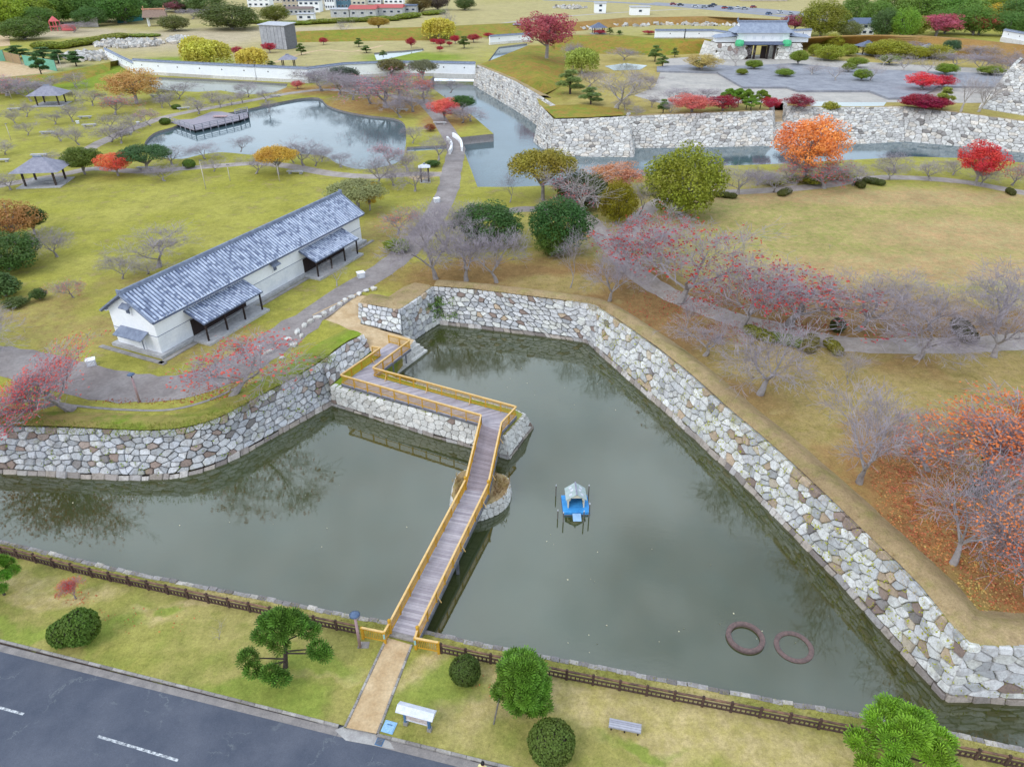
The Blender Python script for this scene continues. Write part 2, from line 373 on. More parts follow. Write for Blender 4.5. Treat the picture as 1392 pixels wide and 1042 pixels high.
H1, H2, H3 = 3.6, 4.0, 2.2
def pts3(px, z): return [G(u, v, z) for u, v in px]
W1b = [(-260, 630), (-100, 637), (0, 642), (90, 648), (160, 651), (205, 651), (250, 647), (300, 632), (350, 606), (400, 578), (451, 550), (457, 546)]
W1t = [(-260, 567), (-100, 574), (0, 579), (90, 581), (160, 584), (212, 585), (256, 580), (300, 567), (345, 543), (392, 518), (437, 491), (444, 487)]
W1Bb = [(450, 524), (478, 500), (505, 477)]; W1Bt = [(437, 491), (467, 468), (494, 454)]
W2At, W2Ab = [(487, 411), (523, 418), (544, 420)], [(487, 439), (520, 447), (546, 454)]
W2Bt, W2Bb = [(544, 420), (567, 405), (589, 389)], [(548, 473), (575, 455), (597, 440)]
W2Ct = [(589, 389), (640, 393), (681, 397.5), (730, 404), (769, 409), (798, 413), (812, 418)]
W2Cb = [(597, 440), (650, 446), (720, 454.5), (770, 461), (795, 465), (803, 468), (811, 477)]
W3t = [(812, 418), (840, 436), (867, 455), (894, 474.5), (935, 507), (981, 549), (1031, 591), (1070, 626), (1138, 690), (1203, 752), (1245, 794), (1317, 876)]
W3b = [(811, 477), (829, 493), (845, 507), (880, 538), (914, 567), (957, 608), (1000, 647), (1035, 683), (1090, 739), (1147, 797), (1192, 848), (1284, 951)]
W4t, W4b = [(1317, 876), (1391, 880), (1480, 886), (1700, 900)], [(1284, 951), (1391, 957), (1480, 962), (1700, 975)]

ent_px = [(505, 478, 2.42), (494, 458, 2.7), (462, 443, 3.05), (424, 428, 3.23), (484, 399, 3.23), (492, 412, 3.1), (490, 440, 2.75), (520, 449, 2.55), (546, 456, 2.45), (563, 462, 2.45), (556, 472, 2.44)]
ent = [G(u, v, z) for u, v, z in ent_px]
land_outer = [Vector((-1600, G(-260, 567, H1).y, 0))] + pts3(W1t, H1) + pts3(W1Bt, H1)[1:] + [G(462, 443, 3.05), G(424, 428, 3.2), G(484, 399, 3.2), G(500, 402, 3.2)] \
    + [G(546, 413, H2), G(589, 386, H2)] + pts3(W2Ct, H2)[1:] + pts3(W3t, H2)[1:] + pts3(W4t, H2)[1:] + [Vector((1600, G(1700, 900, H2).y, 0)), Vector((1600, 1700, 0)), Vector((-1600, 1700, 0))]
POND = [(196, 196), (209, 181), (234, 173), (262, 163), (337, 148), (400, 135), (433, 133), (445, 143), (468, 151), (501, 157), (536, 161), (550, 169), (552, 185), (551, 201), (545, 218), (520, 227), (491, 230), (473, 227), (456, 221), (440, 212), (400, 209), (350, 211), (302, 207), (270, 211), (248, 216), (222, 214), (205, 207)]
ZP, ZI = 2.75, 1.7
pond_w = smooth_line([G(u, v, ZB) for u, v in POND], 3, True)
MOATI_S = [(590, 103), (586, 108), (582, 116), (600, 129), (617, 141), (642, 157), (671, 182), (650, 184), (623, 187), (629, 193), (632, 209), (641, 232), (649, 254), (700, 254), (745, 252), (800, 247), (880, 239), (960, 226), (1053, 223), (1146, 218), (1239, 213), (1311, 215), (1392, 221), (1600, 245)]
C7t, C7b = [(648, 88), (675, 99), (700, 110), (728, 126), (757, 144)], [(643, 117), (672, 135), (700, 152), (716, 162), (734, 176)]
C8At, C8Ab = [(735, 143), (753, 162)], [(725, 196), (748, 213)]
C8Bt, C8Bb = [(753, 162), (800, 161), (853, 158)], [(748, 213), (800, 216), (862, 217)]
C9t, C9b = [(853, 158), (950, 154), (1050, 150)], [(862, 204), (950, 203), (1051, 201)]
C10t, C10b = [(1070, 144), (1117, 146), (1180, 146), (1228, 145)], [(1066, 202), (1117, 200), (1180, 198), (1230, 195)]
C11t, C11b = [(1228, 145), (1310, 154), (1392, 165), (1600, 190)], [(1230, 195), (1310, 202), (1392, 210), (1600, 232)]
ZC = 6.6
inner_edge = [G(643, 117, ZI)] + [G(u, v, ZI) for u, v in C7b[1:4]] + [G(725, 196, ZI), G(748, 213, ZI), G(800, 216, ZI), G(862, 217, ZI), G(864, 204, ZI)] + [G(u, v, ZI) for u, v in C9b[1:]] + [G(u, v, ZI) for u, v in C10b] + [G(u, v, ZI) for u, v in C11b[1:]]
wall_line = [G(u, v, 6.6) for u, v in C7t[:4]] + [G(757, 144, 6.6), G(735, 143, 6.6), G(753, 162, 6.6), G(853, 158, 6.6), G(856, 154, 6.6), G(950, 154, 6.6), G(1050, 150, 6.6), G(1054, 142, 6.6), G(1064, 140, 6.6), G(1070, 144, 6.6), G(1117, 146, 6.6), G(1228, 145, 6.6), G(1310, 154, 6.6), G(1392, 165, 6.6), G(1600, 190, 6.6)]
moat_i = [G(u, v, ZB) for u, v in MOATI_S] + [p + Vector((0, 0.6, 0)) for p in wall_line[::-1]]
M2 = [(192, 104), (290, 108), (391, 114), (389, 119), (372, 126), (340, 128.5), (325, 127), (300, 123), (270, 125), (240, 124), (212, 121), (196, 112)]
M3 = [(678, 64), (716, 59), (722, 74), (715, 88), (660, 88)]
M4 = [(508, 72), (530, 70), (548, 69), (575, 66), (577, 69), (545, 76), (528, 80), (512, 82)]
ditch = [G(u, v, ZB) for u, v in [(553, 200), (612, 197), (614, 202), (553, 206)]]
m2w, m3w, m4w = ([G(u, v, ZB) for u, v in q] for q in (M2, M3, M4))
def grow(poly, k):
    c = sum((Vector((p[0], p[1], 0)) for p in poly), Vector()) / len(poly)
    return [c + (Vector((p[0], p[1], 0)) - c) * k for p in poly]
sheet('ground', land_outer, ZB, M['park'], [pond_w, moat_i, m2w, m3w, m4w, ditch])
def skirt(name, poly, z0, z1, m, closed=True):
    n = len(poly); vs_ = [(p[0], p[1], z) for p in poly for z in (z0, z1)]
    o = meshobj(name, vs_, [(2 * i, 2 * ((i + 1) % n), 2 * ((i + 1) % n) + 1, 2 * i + 1) for i in range(n if closed else n - 1)], m); o['kind'] = 'structure'; return o
skirt('pond_shore', pond_w, ZP - 0.5, ZB, M['stone_edge']); sheet('pond_water', grow(pond_w, 1.02), ZP, M['pond'])
skirt('inner_moat_shore', [G(u, v, ZB) for u, v in MOATI_S], ZI - 0.5, ZB, M['stone_edge'], False)
sheet('inner_moat_water', [G(u, v, ZB) + Vector((0, -0.5, 0)) for u, v in MOATI_S] + [p + Vector((0, 0.7, 0)) for p in wall_line[::-1]], ZI, M['pond'])
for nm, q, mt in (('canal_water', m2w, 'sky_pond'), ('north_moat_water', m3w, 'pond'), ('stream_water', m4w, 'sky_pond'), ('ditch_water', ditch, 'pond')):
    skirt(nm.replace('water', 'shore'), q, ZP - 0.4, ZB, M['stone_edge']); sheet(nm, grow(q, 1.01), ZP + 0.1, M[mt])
# near bank with road
KL = [(-300, 796), (0, 868), (176, 913), (350, 956), (461, 984)]; KR = [(513, 996), (700, 1042), (900, 1092), (1300, 1192)]
kl, kr = pts3(KL, ZN), pts3(KR, ZN)
sheet('near_lawn', near_edge + kr[::-1] + kl[::-1], ZN, M['near'])
rd = (kr[1] - kl[1]).normalized(); rn = Vector((rd.y, -rd.x, 0))
ZR = ZN - 0.13
road_far0, road_far1 = kl[1] - rd * 260, kr[1] + rd * 260
sheet('road', [kl[1] - rd * 260 + rn * 0.0, kr[1] + rd * 260, kr[1] + rd * 260 + rn * 60, kl[1] - rd * 260 + rn * 60], ZR, M['asphalt'])
# the concrete gutter strip beside the kerb, with its apron at the path
def strip(name, a, b, o0, o1, z, m, gap=0.0, piece=None):
    d = (b - a); l = d.length; d.normalize(); n_ = Vector((d.y, -d.x, 0))
    return [(a + n_ * o0), (b + n_ * o0), (b + n_ * o1), (a + n_ * o1)]
gut = simple('gutter_concrete', s_(150, 142, 138), s_(126, 120, 118), 1.5, 0.9, 0.15, True)
GUT0 = sheet('gutter', strip('g', kl[0], kl[-1] + rd * 0.1, 0.17, 0.62, 0, None), ZR + 0.008, gut)
GUT1 = sheet('gutter', strip('g', kr[0] - rd * 2.2, kr[-1], 0.17, 0.66, 0, None), ZR + 0.012, gut)
sheet('path_apron', [G(467, 985, ZN), G(512, 996, ZN), G(531, 1009, ZR), G(536, 1018, ZR), G(470, 1006, ZR), G(455, 992, ZR)], ZR + 0.016, simple('apron_concrete', s_(176, 172, 168), s_(156, 150, 148), 2, 0.9, 0.15, True))
def pieces_row(parent, name, a, b, ln, wd, ht, zc, off, m, jit=0.0, gap=0.015, ox=0):
    d = (b - a); l = d.length; d.normalize(); n_ = Vector((d.y, -d.x, 0)); k = max(1, round(l / ln)); st = l / k; rz = math.atan2(d.y, d.x)
    out = []
    for i in range(k):
        c = a + d * (st * (i + 0.5)) + n_ * (off + random.uniform(-jit, jit))
        ll = st - gap; w2 = wd * (1 + random.uniform(-jit, jit) * 2); h2 = ht
        b_ = 0.025
        mb = MB(); hx, hy = ll / 2, w2 / 2
        vs_ = [(-hx, -hy, -h2), (hx, -hy, -h2), (hx, hy, -h2), (-hx, hy, -h2), (-hx, -hy, -b_), (hx, -hy, -b_), (hx, hy, -b_), (-hx, hy, -b_), (-hx + b_, -hy + b_, 0), (hx - b_, -hy + b_, 0), (hx - b_, hy - b_, 0), (-hx + b_, hy - b_, 0)]
        if jit: vs_ = [(x + random.uniform(-jit, jit) * 0.6, y + random.uniform(-jit, jit) * 0.6, z + random.uniform(-jit, jit) * 0.3) for x, y, z in vs_]
        mb.add(vs_, [(0, 1, 5, 4), (1, 2, 6, 5), (2, 3, 7, 6), (3, 0, 4, 7), (4, 5, 9, 8), (5, 6, 10, 9), (6, 7, 11, 10), (7, 4, 8, 11), (8, 9, 10, 11)])
        o = mb.build(name, m, parent); o.location = (c.x, c.y, zc); o.rotation_euler = (0, 0, rz); out.append(o)
    return out
def base_struct(name):
    return None
kerb = strip('k', kl[0], kl[-1], 0.0, 0.15, 0, None)
kb = MB().prism([(p.x, p.y) for p in kerb], ZR - 0.2, ZR + 0.05).build('kerb', M['joint']); kb['kind'] = 'structure'
pieces_row(kb, 'kerb_stone', kl[1] - rd * 3, kl[-1], 0.9, 0.16, 0.25, ZN + 0.03, 0.075, M['kerb'])
kerb2 = strip('k', kr[0], kr[-1], 0.0, 0.15, 0, None)
kb2 = MB().prism([(p.x, p.y) for p in kerb2], ZR - 0.2, ZR + 0.05).build('kerb', M['joint']); kb2['kind'] = 'structure'
pieces_row(kb2, 'kerb_stone', kr[0], kr[2], 0.9, 0.16, 0.25, ZN + 0.03, 0.075, M['kerb'])
# road dashes
for (u0, v0, u1, v1) in ((133, 1000, 242, 1033), (-85, 938, 32, 970), (330, 1060, 440, 1092), (-290, 876, -185, 906)):
    a, b = G(u0, v0, ZR), G(u1, v1, ZR); d = (b - a).normalized(); n_ = Vector((d.y, -d.x, 0)) * 0.075
    sheet('road_marking', [a + n_, b + n_, b - n_, a - n_], ZR + 0.005, M['paint'])
# sandy path from road to bridge, edged with stone
pl0, pl1, pr0, pr1 = G(526, 866, ZN), G(469, 988, ZN), G(560, 876, ZN), G(513, 997, ZN)
sheet('sandy_path', [pl0, pr0, pr1, pl1], ZN + 0.006, M['sand'])
for a, b in ((pl0 + (pl0 - pl1).normalized() * 0.2, pl1), (pr0, pr1)):
    e = MB().bar(a, b, 0.1, 0.1).build('path_edging', M['joint']); e['kind'] = 'structure'
    pieces_row(e, 'edging_stone', a, b, 0.62, 0.15, 0.15, ZN + 0.07, 0, M['kerb'], 0.008)
# rough stones along the near edge of the moat
def lay_edge(i0, i1):
    me_ = MB()
    for a, b in zip(near_edge[i0:i1], near_edge[i0 + 1:i1 + 1]): me_.bar(a - Vector((0, 0, 0.6)), b - Vector((0, 0, 0.6)), 0.25, 1.1)
    me = me_.build('moat_edge', M['joint']); me['kind'] = 'structure'
    for a, b in zip(near_edge[i0:i1], near_edge[i0 + 1:i1 + 1]):
        d = (b - a).normalized(); n_ = Vector((-d.y, d.x, 0)) * 0.1
        pieces_row(me, 'edge_stone', a + n_, b + n_, 0.62, 0.34, 0.75, ZN + 0.03, 0, M['stone_edge'], 0.05)
lay_edge(1, len(near_edge) - 2)

# ------------------------------------------------------------------ paths in the park
def path_px(name, px, wd, m, z=ZB + 0.012, n=4): return ribbon(name, smooth_line([G(u, v, z) for u, v in px], n), wd, z, M[m])
path_px('park_path', [(776, 284), (800, 300), (830, 333), (865, 370), (905, 397), (960, 420), (1010, 437), (1060, 447), (1110, 460), (1160, 468), (1230, 470), (1320, 468), (1392, 463), (1600, 445)], 3.3, 'path')
path_px('park_path', [(838, 342), (852, 318), (868, 296), (890, 278), (915, 268), (960, 263), (1040, 259), (1110, 253), (1170, 244), (1220, 241), (1300, 246), (1360, 256), (1430, 270), (1600, 310)], 2.9, 'path', ZB + 0.016)
path_px('park_path', [(795, 297), (760, 288), (715, 284), (680, 290), (640, 300), (600, 305)], 2.6, 'pave', ZB + 0.008)
path_px('park_road', [(-200, 455), (-60, 480), (0, 489), (60, 501), (130, 520), (200, 528), (260, 522), (320, 499), (370, 467), (420, 432), (470, 397), (515, 370), (550, 343), (578, 312), (596, 284), (610, 255), (613, 236), (618, 215), (619, 198), (604, 172), (590, 152), (572, 135)], [5.0] * 20 + [4.6] * 16 + [3.6] * 60, 'pave', ZB + 0.02)
path_px('park_path', [(612, 238), (570, 236), (510, 240), (450, 236), (395, 226), (350, 222), (300, 225), (250, 229), (190, 233), (130, 229), (80, 238), (0, 252), (-150, 280)], 2.8, 'path', ZB + 0.008)
path_px('park_path', [(100, 215), (130, 197), (170, 179), (225, 159), (290, 146), (350, 135), (400, 126), (450, 122), (520, 128), (570, 138)], 3.0, 'path', ZB + 0.010)
path_px('park_path', [(560, 243), (590, 237), (612, 236)], 3.0, 'sand', ZB + 0.006)
path_px('far_path', [(560, 45), (640, 38), (720, 27), (800, 20), (900, 14), (1000, 10)], 3.0, 'gravel', ZB + 0.02)
path_px('far_road', [(740, 0), (830, 3), (900, 7), (980, 14), (1100, 26), (1200, 36)], 10, 'slab', ZB + 0.04)
path_px('far_path', [(360, 90), (400, 76), (440, 68), (480, 70), (520, 62)], 2.0, 'sand', ZB + 0.02)
path_px('gutter_strip', [(-150, 528), (-60, 536), (0, 541), (60, 546), (120, 553), (180, 557), (235, 556), (285, 543), (330, 522)], 0.32, 'concrete', ZB + 0.03)
e_ = [tuple(p) for p in ent]
eo = meshobj('sandy_ramp', e_, [], M['sand'])
tri = geometry.tessellate_polygon([[Vector((p[0], p[1], 0)) for p in ent]])
eo.data.clear_geometry(); eo.data.from_pydata(e_, [], [t if ((ent[t[1]].x - ent[t[0]].x) * (ent[t[2]].y - ent[t[0]].y) - (ent[t[1]].y - ent[t[0]].y) * (ent[t[2]].x - ent[t[0]].x)) > 0 else t[::-1] for t in tri]); eo['kind'] = 'structure'
# ------------------------------------------------------------------ dry stone walls, stone by stone
def clip_poly(poly, nx, ny, c):
    out = []; n = len(poly)
    for i in range(n):
        p, q = poly[i], poly[(i + 1) % n]
        dp, dq = p[0] * nx + p[1] * ny - c, q[0] * nx + q[1] * ny - c
        if dp <= 0: out.append(p)
        if (dp < 0 < dq) or (dq < 0 < dp):
            t = dp / (dp - dq); out.append((p[0] + (q[0] - p[0]) * t, p[1] + (q[1] - p[1]) * t))
    return out
def wall_cells(Lw, Hw, sw, sh, rng, v0=0.0):
    rows = max(2, round((Hw - v0) / sh)); rh = (Hw - v0) / rows; k = sw / sh; S = []
    for r in range(rows):
        x = rng.uniform(-0.6, 0) * sw
        while x < Lw + sw * 0.5:
            wd = sw * rng.choice((0.42, 0.6, 0.8, 0.95, 1.05, 1.2, 1.5))
            S.append((x + wd / 2 + rng.uniform(-.12, .12) * sw, (v0 + (r + 0.5 + rng.uniform(-0.4, 0.4)) * rh) * k, r == rows - 1)); x += wd
    out = []; A = np.array([(a, b) for a, b, _ in S]); Rr = 2.6 * sw
    for i, (x, y, top) in enumerate(S):
        if x < -sw or x > Lw + sw: continue
        poly = [(0, v0 * k), (Lw, v0 * k), (Lw, Hw * k), (0, Hw * k)]
        d2 = ((A - A[i]) ** 2).sum(1); idx = np.where((d2 < Rr * Rr) & (d2 > 1e-9))[0]
        for j in idx[np.argsort(d2[idx])]:
            qx, qy = A[j]; nx, ny = qx - x, qy - y
            poly = clip_poly(poly, nx, ny, (nx * (x + qx) + ny * (y + qy)) / 2)
            if len(poly) < 3: break
        if len(poly) >= 3:
            pl = [(a, b / k) for a, b in poly]
            ar = 0.5 * sum(pl[m][0] * pl[(m + 1) % len(pl)][1] - pl[(m + 1) % len(pl)][0] * pl[m][1] for m in range(len(pl)))
            if ar > 0.03 * sw * sh: out.append((pl, max(p[1] for p in pl) > Hw - 0.02 * Hw, ar))
    return out
class Surf:
    def __init__(s, base, top):
        s.b, s.t = [], []
        for i in range(len(base) - 1):
            k = max(1, math.ceil((Vector(base[i + 1]) - Vector(base[i])).length / 2.5))
            for j in range(k): s.b.append(Vector(base[i]).lerp(Vector(base[i + 1]), j / k)); s.t.append(Vector(top[i]).lerp(Vector(top[i + 1]), j / k))
        s.b.append(Vector(base[-1])); s.t.append(Vector(top[-1]))
        s.cum = [0.0]
        for i in range(len(s.b) - 1): s.cum.append(s.cum[-1] + ((s.b[i + 1] - s.b[i]).length + (s.t[i + 1] - s.t[i]).length) / 2)
        s.L = s.cum[-1]; s.H = sum((a - b).length for a, b in zip(s.b, s.t)) / len(s.b)
    def _seg(s, u):
        u = min(max(u, 0.0), s.L)
        for i in range(len(s.cum) - 1):
            if u <= s.cum[i + 1] or i == len(s.cum) - 2:
                return i, (u - s.cum[i]) / max(1e-6, s.cum[i + 1] - s.cum[i])
    def p(s, u, v, d=0.0):
        i, f = s._seg(u); b = s.b[i].lerp(s.b[i + 1], f); t = s.t[i].lerp(s.t[i + 1], f)
        q = b.lerp(t, v / s.H)
        if d: q = q + s.n(i) * d
        return q
    def n(s, i):
        e = (s.b[i + 1] - s.b[i]); up = (s.t[i] - s.b[i]); n = e.cross(up); n.normalize(); return n
def stone_shape(S, poly, top, rng, bulge, joint, back, rnd=True, dshift=0.0):
    cx = sum(p[0] for p in poly) / len(poly); cy = sum(p[1] for p in poly) / len(poly)
    if rnd:
        q = []; n = len(poly)
        for i in range(n):
            a, b = poly[i], poly[(i + 1) % n]; l = math.hypot(b[0] - a[0], b[1] - a[1])
            if l < 0.06: q.append(((a[0] + b[0]) / 2, (a[1] + b[1]) / 2)); continue
            t = rng.uniform(0.07, 0.18); q.append((a[0] + (b[0] - a[0]) * t, a[1] + (b[1] - a[1]) * t)); q.append((b[0] + (a[0] - b[0]) * t, b[1] + (a[1] - b[1]) * t))
        poly = q
    r = sum(math.hypot(p[0] - cx, p[1] - cy) for p in poly) / len(poly)
    k0 = 1 - joint / max(r, 0.05); k1 = k0 - rng.uniform(0.10, 0.2); n = len(poly)
    tilt = (rng.uniform(-.1, .1), rng.uniform(-.12, .06))
    vs_, fs = [], []
    for p in poly:
        x, y = p[0] - cx, p[1] - cy
        vs_.append(S.p(cx + x * k0, cy + y * k0, -(0.6 if (top and y > 0) else back)))
    for p in poly:
        x, y = p[0] - cx, p[1] - cy
        vs_.append(S.p(cx + x * k0, cy + y * k0, dshift + 0.01 + rng.uniform(-.01, .015)))
    bl = bulge * rng.uniform(0.5, 1.5)
    for p in poly:
        x, y = (p[0] - cx) * k1, (p[1] - cy) * k1
        vs_.append(S.p(cx + x, cy + y, dshift + bl + x * tilt[0] + y * tilt[1] + rng.uniform(-.012, .012)))
    for i in range(n):
        j = (i + 1) % n
        fs.append((i, j, n + j, n + i)); fs.append((n + i, n + j, 2 * n + j, 2 * n + i))
    fs.append(tuple(range(2 * n, 3 * n)))
    return vs_, fs
def stone_wall(name, label, faces, sw, sh, mat, jmat, seed, footing=None, maxp=300, bulge=0.11, joint=0.024, group=None, far=False, cat='wall'):
    """faces: list of (base points, top points), running so that the outer side is on the right-hand of up x along"""
    rng = random.Random(seed); loc = faces[0][0][0]
    t = thing(name, label, cat, tuple(loc), 0, group); off = -Vector(loc)
    cells = []; core = MB()
    for base, top in faces:
        S = Surf(base, top)
        n = len(S.b)
        for i in range(n - 1):
            nn = S.n(i) * -0.075
            core.add([S.b[i] + nn + off - Vector((0, 0, .5)), S.b[i + 1] + nn + off - Vector((0, 0, .5)), S.t[i + 1] + nn + off, S.t[i] + nn + off], [(0, 1, 2, 3)])
            n2 = S.n(i) * -0.7
            dz_ = Vector((0, 0, -.2)); core.add([S.t[i] + nn + off + dz_, S.t[i + 1] + nn + off + dz_, S.t[i + 1] + n2 + off + dz_, S.t[i] + n2 + off + dz_], [(0, 1, 2, 3)])
        v0 = 0.0
        if footing:
            v0 = footing[0]; x = -0.05
            while x < S.L:
                wd = rng.uniform(0.5, 1.5) * footing[1]; x1 = min(x + wd, S.L)
                if S.L - x1 < 0.3: x1 = S.L
                jj = rng.uniform(-.16, .1)
                cells.append((S, [(max(x, 0), -0.25), (x1, -0.25), (x1, v0 + jj), (max(x, 0), v0 + jj)], False, (x1 - x) * v0, True)); x = x1
        for pl, top_, ar in wall_cells(S.L, S.H, sw, sh, rng, v0 * .93): cells.append((S, pl, top_, ar, False))
    core.build('core', jmat, t)
    if far:
        mb = MB()
        for S, pl, top_, ar, ft in cells:
            v, f = stone_shape(S, pl, top_, rng, bulge, joint, 0.12, False); mb.add([p + off for p in v], f)
        o = mb.build('stone_facing', mat, t); o['kind'] = 'stuff'; return t
    def depth_area(c):
        S, pl = c[0], c[1]; q = S.p(sum(p[0] for p in pl) / len(pl), sum(p[1] for p in pl) / len(pl))
        u, v = PX(q); vis = -60 < u < 1452 and -40 < v < 1082
        return -(c[3] * scale_at(q) ** 2) * (1 if vis else 0.001)
    cells.sort(key=depth_area); rest = MB(); restf = MB(); cnt = 0
    for S, pl, top_, ar, ft in cells:
        v, f = stone_shape(S, pl, top_, rng, bulge * (0.6 if ft else 1), joint, 0.14, not ft, 0.05 if ft else 0.0)
        if cnt < maxp:
            c = sum(v, Vector()) / len(v)
            o = meshobj('stone', [p - c for p in v], f, M['stone_foot'] if ft else mat, t); o.location = c + off; cnt += 1
        else: (restf if ft else rest).add([p + off for p in v], f)
    for r_, mm in ((rest, mat), (restf, M['stone_foot'])):
        if r_.v: o = r_.build('stone_infill', mm, t); o['kind'] = 'stuff'
    return t
def P3(px, z): return [G(u, v, z) for u, v in px]
def dense(px, n=3): return [tuple(p)[:2] for p in smooth_line([(a, b, 0) for a, b in px], n)]
stone_wall('moat_wall', 'curving grey and brown rubble stone moat wall below the storehouse grounds', [(P3(dense(W1b), 0), P3(dense(W1t), H1))], 0.84, 0.54, M['stone_left'], M['joint'], 3, (0.42, 0.85), 300)
stone_wall('wall_end', 'short straight stone wall end beside the boardwalk rail and sandy ramp', [(P3(W1Bb, H3 - 0.1), P3(W1Bt, H1))], 0.85, 0.6, M['stone_left'], M['joint'], 4, None, 200)
stone_wall('entrance_wall', 'pale squared stone retaining wall beside the sandy ramp and the stone steps', [(P3(W2Ab, 2.5), P3(W2At, H2)), ([G(548, 473, 0), G(572, 456.5, 0), G(597, 440, 0)], P3(W2Bt, H2))], 0.8, 0.62, M['stone_back'], M['joint'], 5, None, 260)
stone_wall('moat_wall', 'pale rubble stone moat wall with ivy at its corner, under the dry grass crest', [(P3(W2Cb, 0), P3(W2Ct, H2))], 0.84, 0.58, M['stone_back'], M['joint'], 6, (0.45, 0.95), 300)
stone_wall('moat_wall', 'long diagonal mossy stone moat wall with tan and white boulders', [(P3(W3b, 0), P3(W3t, H2))], 0.9, 0.62, M['stone_right'], M['joint_moss'], 8, (0.5, 1.15), 300)
stone_wall('moat_wall', 'white squared stone moat wall running on from the sharp wall corner', [(P3(W4b, 0), P3(W4t, H2))], 1.15, 0.62, M['stone_back'], M['joint_moss'], 9, (0.5, 1.4), 300)
CWb, CWt = [(451, 550), (520, 572), (590, 594), (641, 608), (692, 624)], [(449, 524), (520, 543), (590, 561), (640, 575), (686, 592)]
cw = stone_wall('causeway', 'white stone causeway carrying the boardwalk out into the moat', [(P3(CWb, 0), P3(CWt, H3)), (P3([(692, 624), (725, 580)], 0), P3([(686, 592), (714, 563)], H3)), (P3([(725, 580), (705, 569), (600, 541), (518, 516)], 0), P3([(714, 563), (702, 557), (600, 531), (518, 507)], H3))], 0.72, 0.55, M['stone_pier'], M['joint'], 10, (0.3, 0.8), 300, 0.05, 0.02)
wl = cw.location
MB().prism([(p.x - wl.x, p.y - wl.y) for p in P3([(449, 524), (640, 575), (686, 592), (714, 563), (702, 557), (600, 531), (518, 507), (546, 474), (505, 477)], H3)], -0.5, H3 - 0.05).build('causeway_top', M['bank_green'], cw)
ISL = [(627, 640), (650, 636), (673, 642), (686, 645), (692, 654), (688, 669), (677, 679), (656, 688), (635, 690), (619, 683), (614, 672), (619, 651)]
it = smooth_line(P3(ISL, 1.3), 2, True); ic = sum(it, Vector()) / len(it)
ib = [Vector((ic.x + (p.x - ic.x) * 1.09, ic.y + (p.y - ic.y) * 1.09, 0)) for p in it]
it.append(it[0]); ib.append(ib[0])
isl = stone_wall('bridge_pier_island', 'small oval stone island with dry grass under the footbridge', [(ib[::-1], it[::-1])], 0.55, 0.42, M['stone_pier'], M['joint'], 12, None, 200, 0.04, 0.02, cat='island')
il = isl.location
mb = MB(); k = len(it) - 1; mb.v.append((ic.x - il.x, ic.y - il.y, 1.55))
for p in it[:-1]: mb.v.append((p.x - il.x, p.y - il.y, 1.28))
mb.f = [(0, 1 + i, 1 + (i + 1) % k) for i in range(k)]
mb.build('dry_grass_top', M['bank_dry'], isl)
# grass crest behind the walls
def crest(name, top_px, z, prof, m, rev=False, n=3):
    line = smooth_line([G(u, v, z) for u, v in top_px], n); k = len(prof); vs_, fs = [], []
    for i, p in enumerate(line):
        d = line[min(i + 1, len(line) - 1)] - line[max(i - 1, 0)]; d.z = 0; d.normalize(); nn = Vector((-d.y, d.x, 0)) * (-1 if rev else 1)
        for o_, dz in prof: vs_.append((p.x + nn.x * o_, p.y + nn.y * o_, p.z + dz + random.uniform(-.04, .04)))
    for i in range(len(line) - 1):
        for j in range(k - 1):
            q = (i * k + j, (i + 1) * k + j, (i + 1) * k + j + 1, i * k + j + 1); fs.append(q[::-1] if rev else q)
    o = meshobj(name, vs_, fs, m, smooth=True); o['kind'] = 'structure'; return o
RP = [(0.28, -0.06), (0.7, 0.08), (1.4, 0.14), (2.0, 0.0), (2.8, -0.5), (3.4, -0.83)]
crest('grass_bank', W2Ct[:-1] + W3t + [(1391, 882)], H2, RP, M['bank_dry'])
crest('grass_bank', [(1330, 873), (1391, 880), (1480, 886), (1700, 900)], H2, RP, M['bank_dry'])
crest('grass_bank', W1t + W1Bt[1:], H1, [(0.25, -0.06), (0.8, 0.02), (1.6, -0.05), (2.6, -0.3), (3.0, -0.42)], M['bank_green'])
crest('grass_mound', W2At + W2Bt[1:], H2, [(0.2, -0.04), (0.7, 0.05), (1.6, 0.08), (2.6, -0.05), (4.2, -0.83)], M['bank_dry'], n=2)
# steps down to the water
st = thing('stone_steps', 'flight of long pale stone steps going down to the moat beside the boardwalk', 'steps', tuple(G(560, 485, 0)))
so = Vector(st.location)
for i, (a, b) in enumerate((((581, 475), (540, 506)), ((576, 471), (536, 500)), ((571, 467), (531, 495)), ((565, 462.5), (526, 489)), ((558, 458), (521, 484)))):
    z = 0.22 + 0.4 * i; A_, B_2 = G(*a, z), G(*b, z); d = (B_2 - A_)
    nb = 3 if i % 2 else 2
    for j in range(nb):
        p, q = A_ + d * (j / nb + 0.006), A_ + d * ((j + 1) / nb - 0.006)
        dn = d.normalized(); nn = Vector((dn.y, -dn.x, 0)); nn = nn if nn.x < 0 else -nn
        c = (p + q) / 2 + nn * 0.38 - so
        MB().box((c.x, c.y, z - 0.4), ((q - p).length, 0.8, 0.8), math.atan2(dn.y, dn.x)).build('step', M['stone_pier'], st)
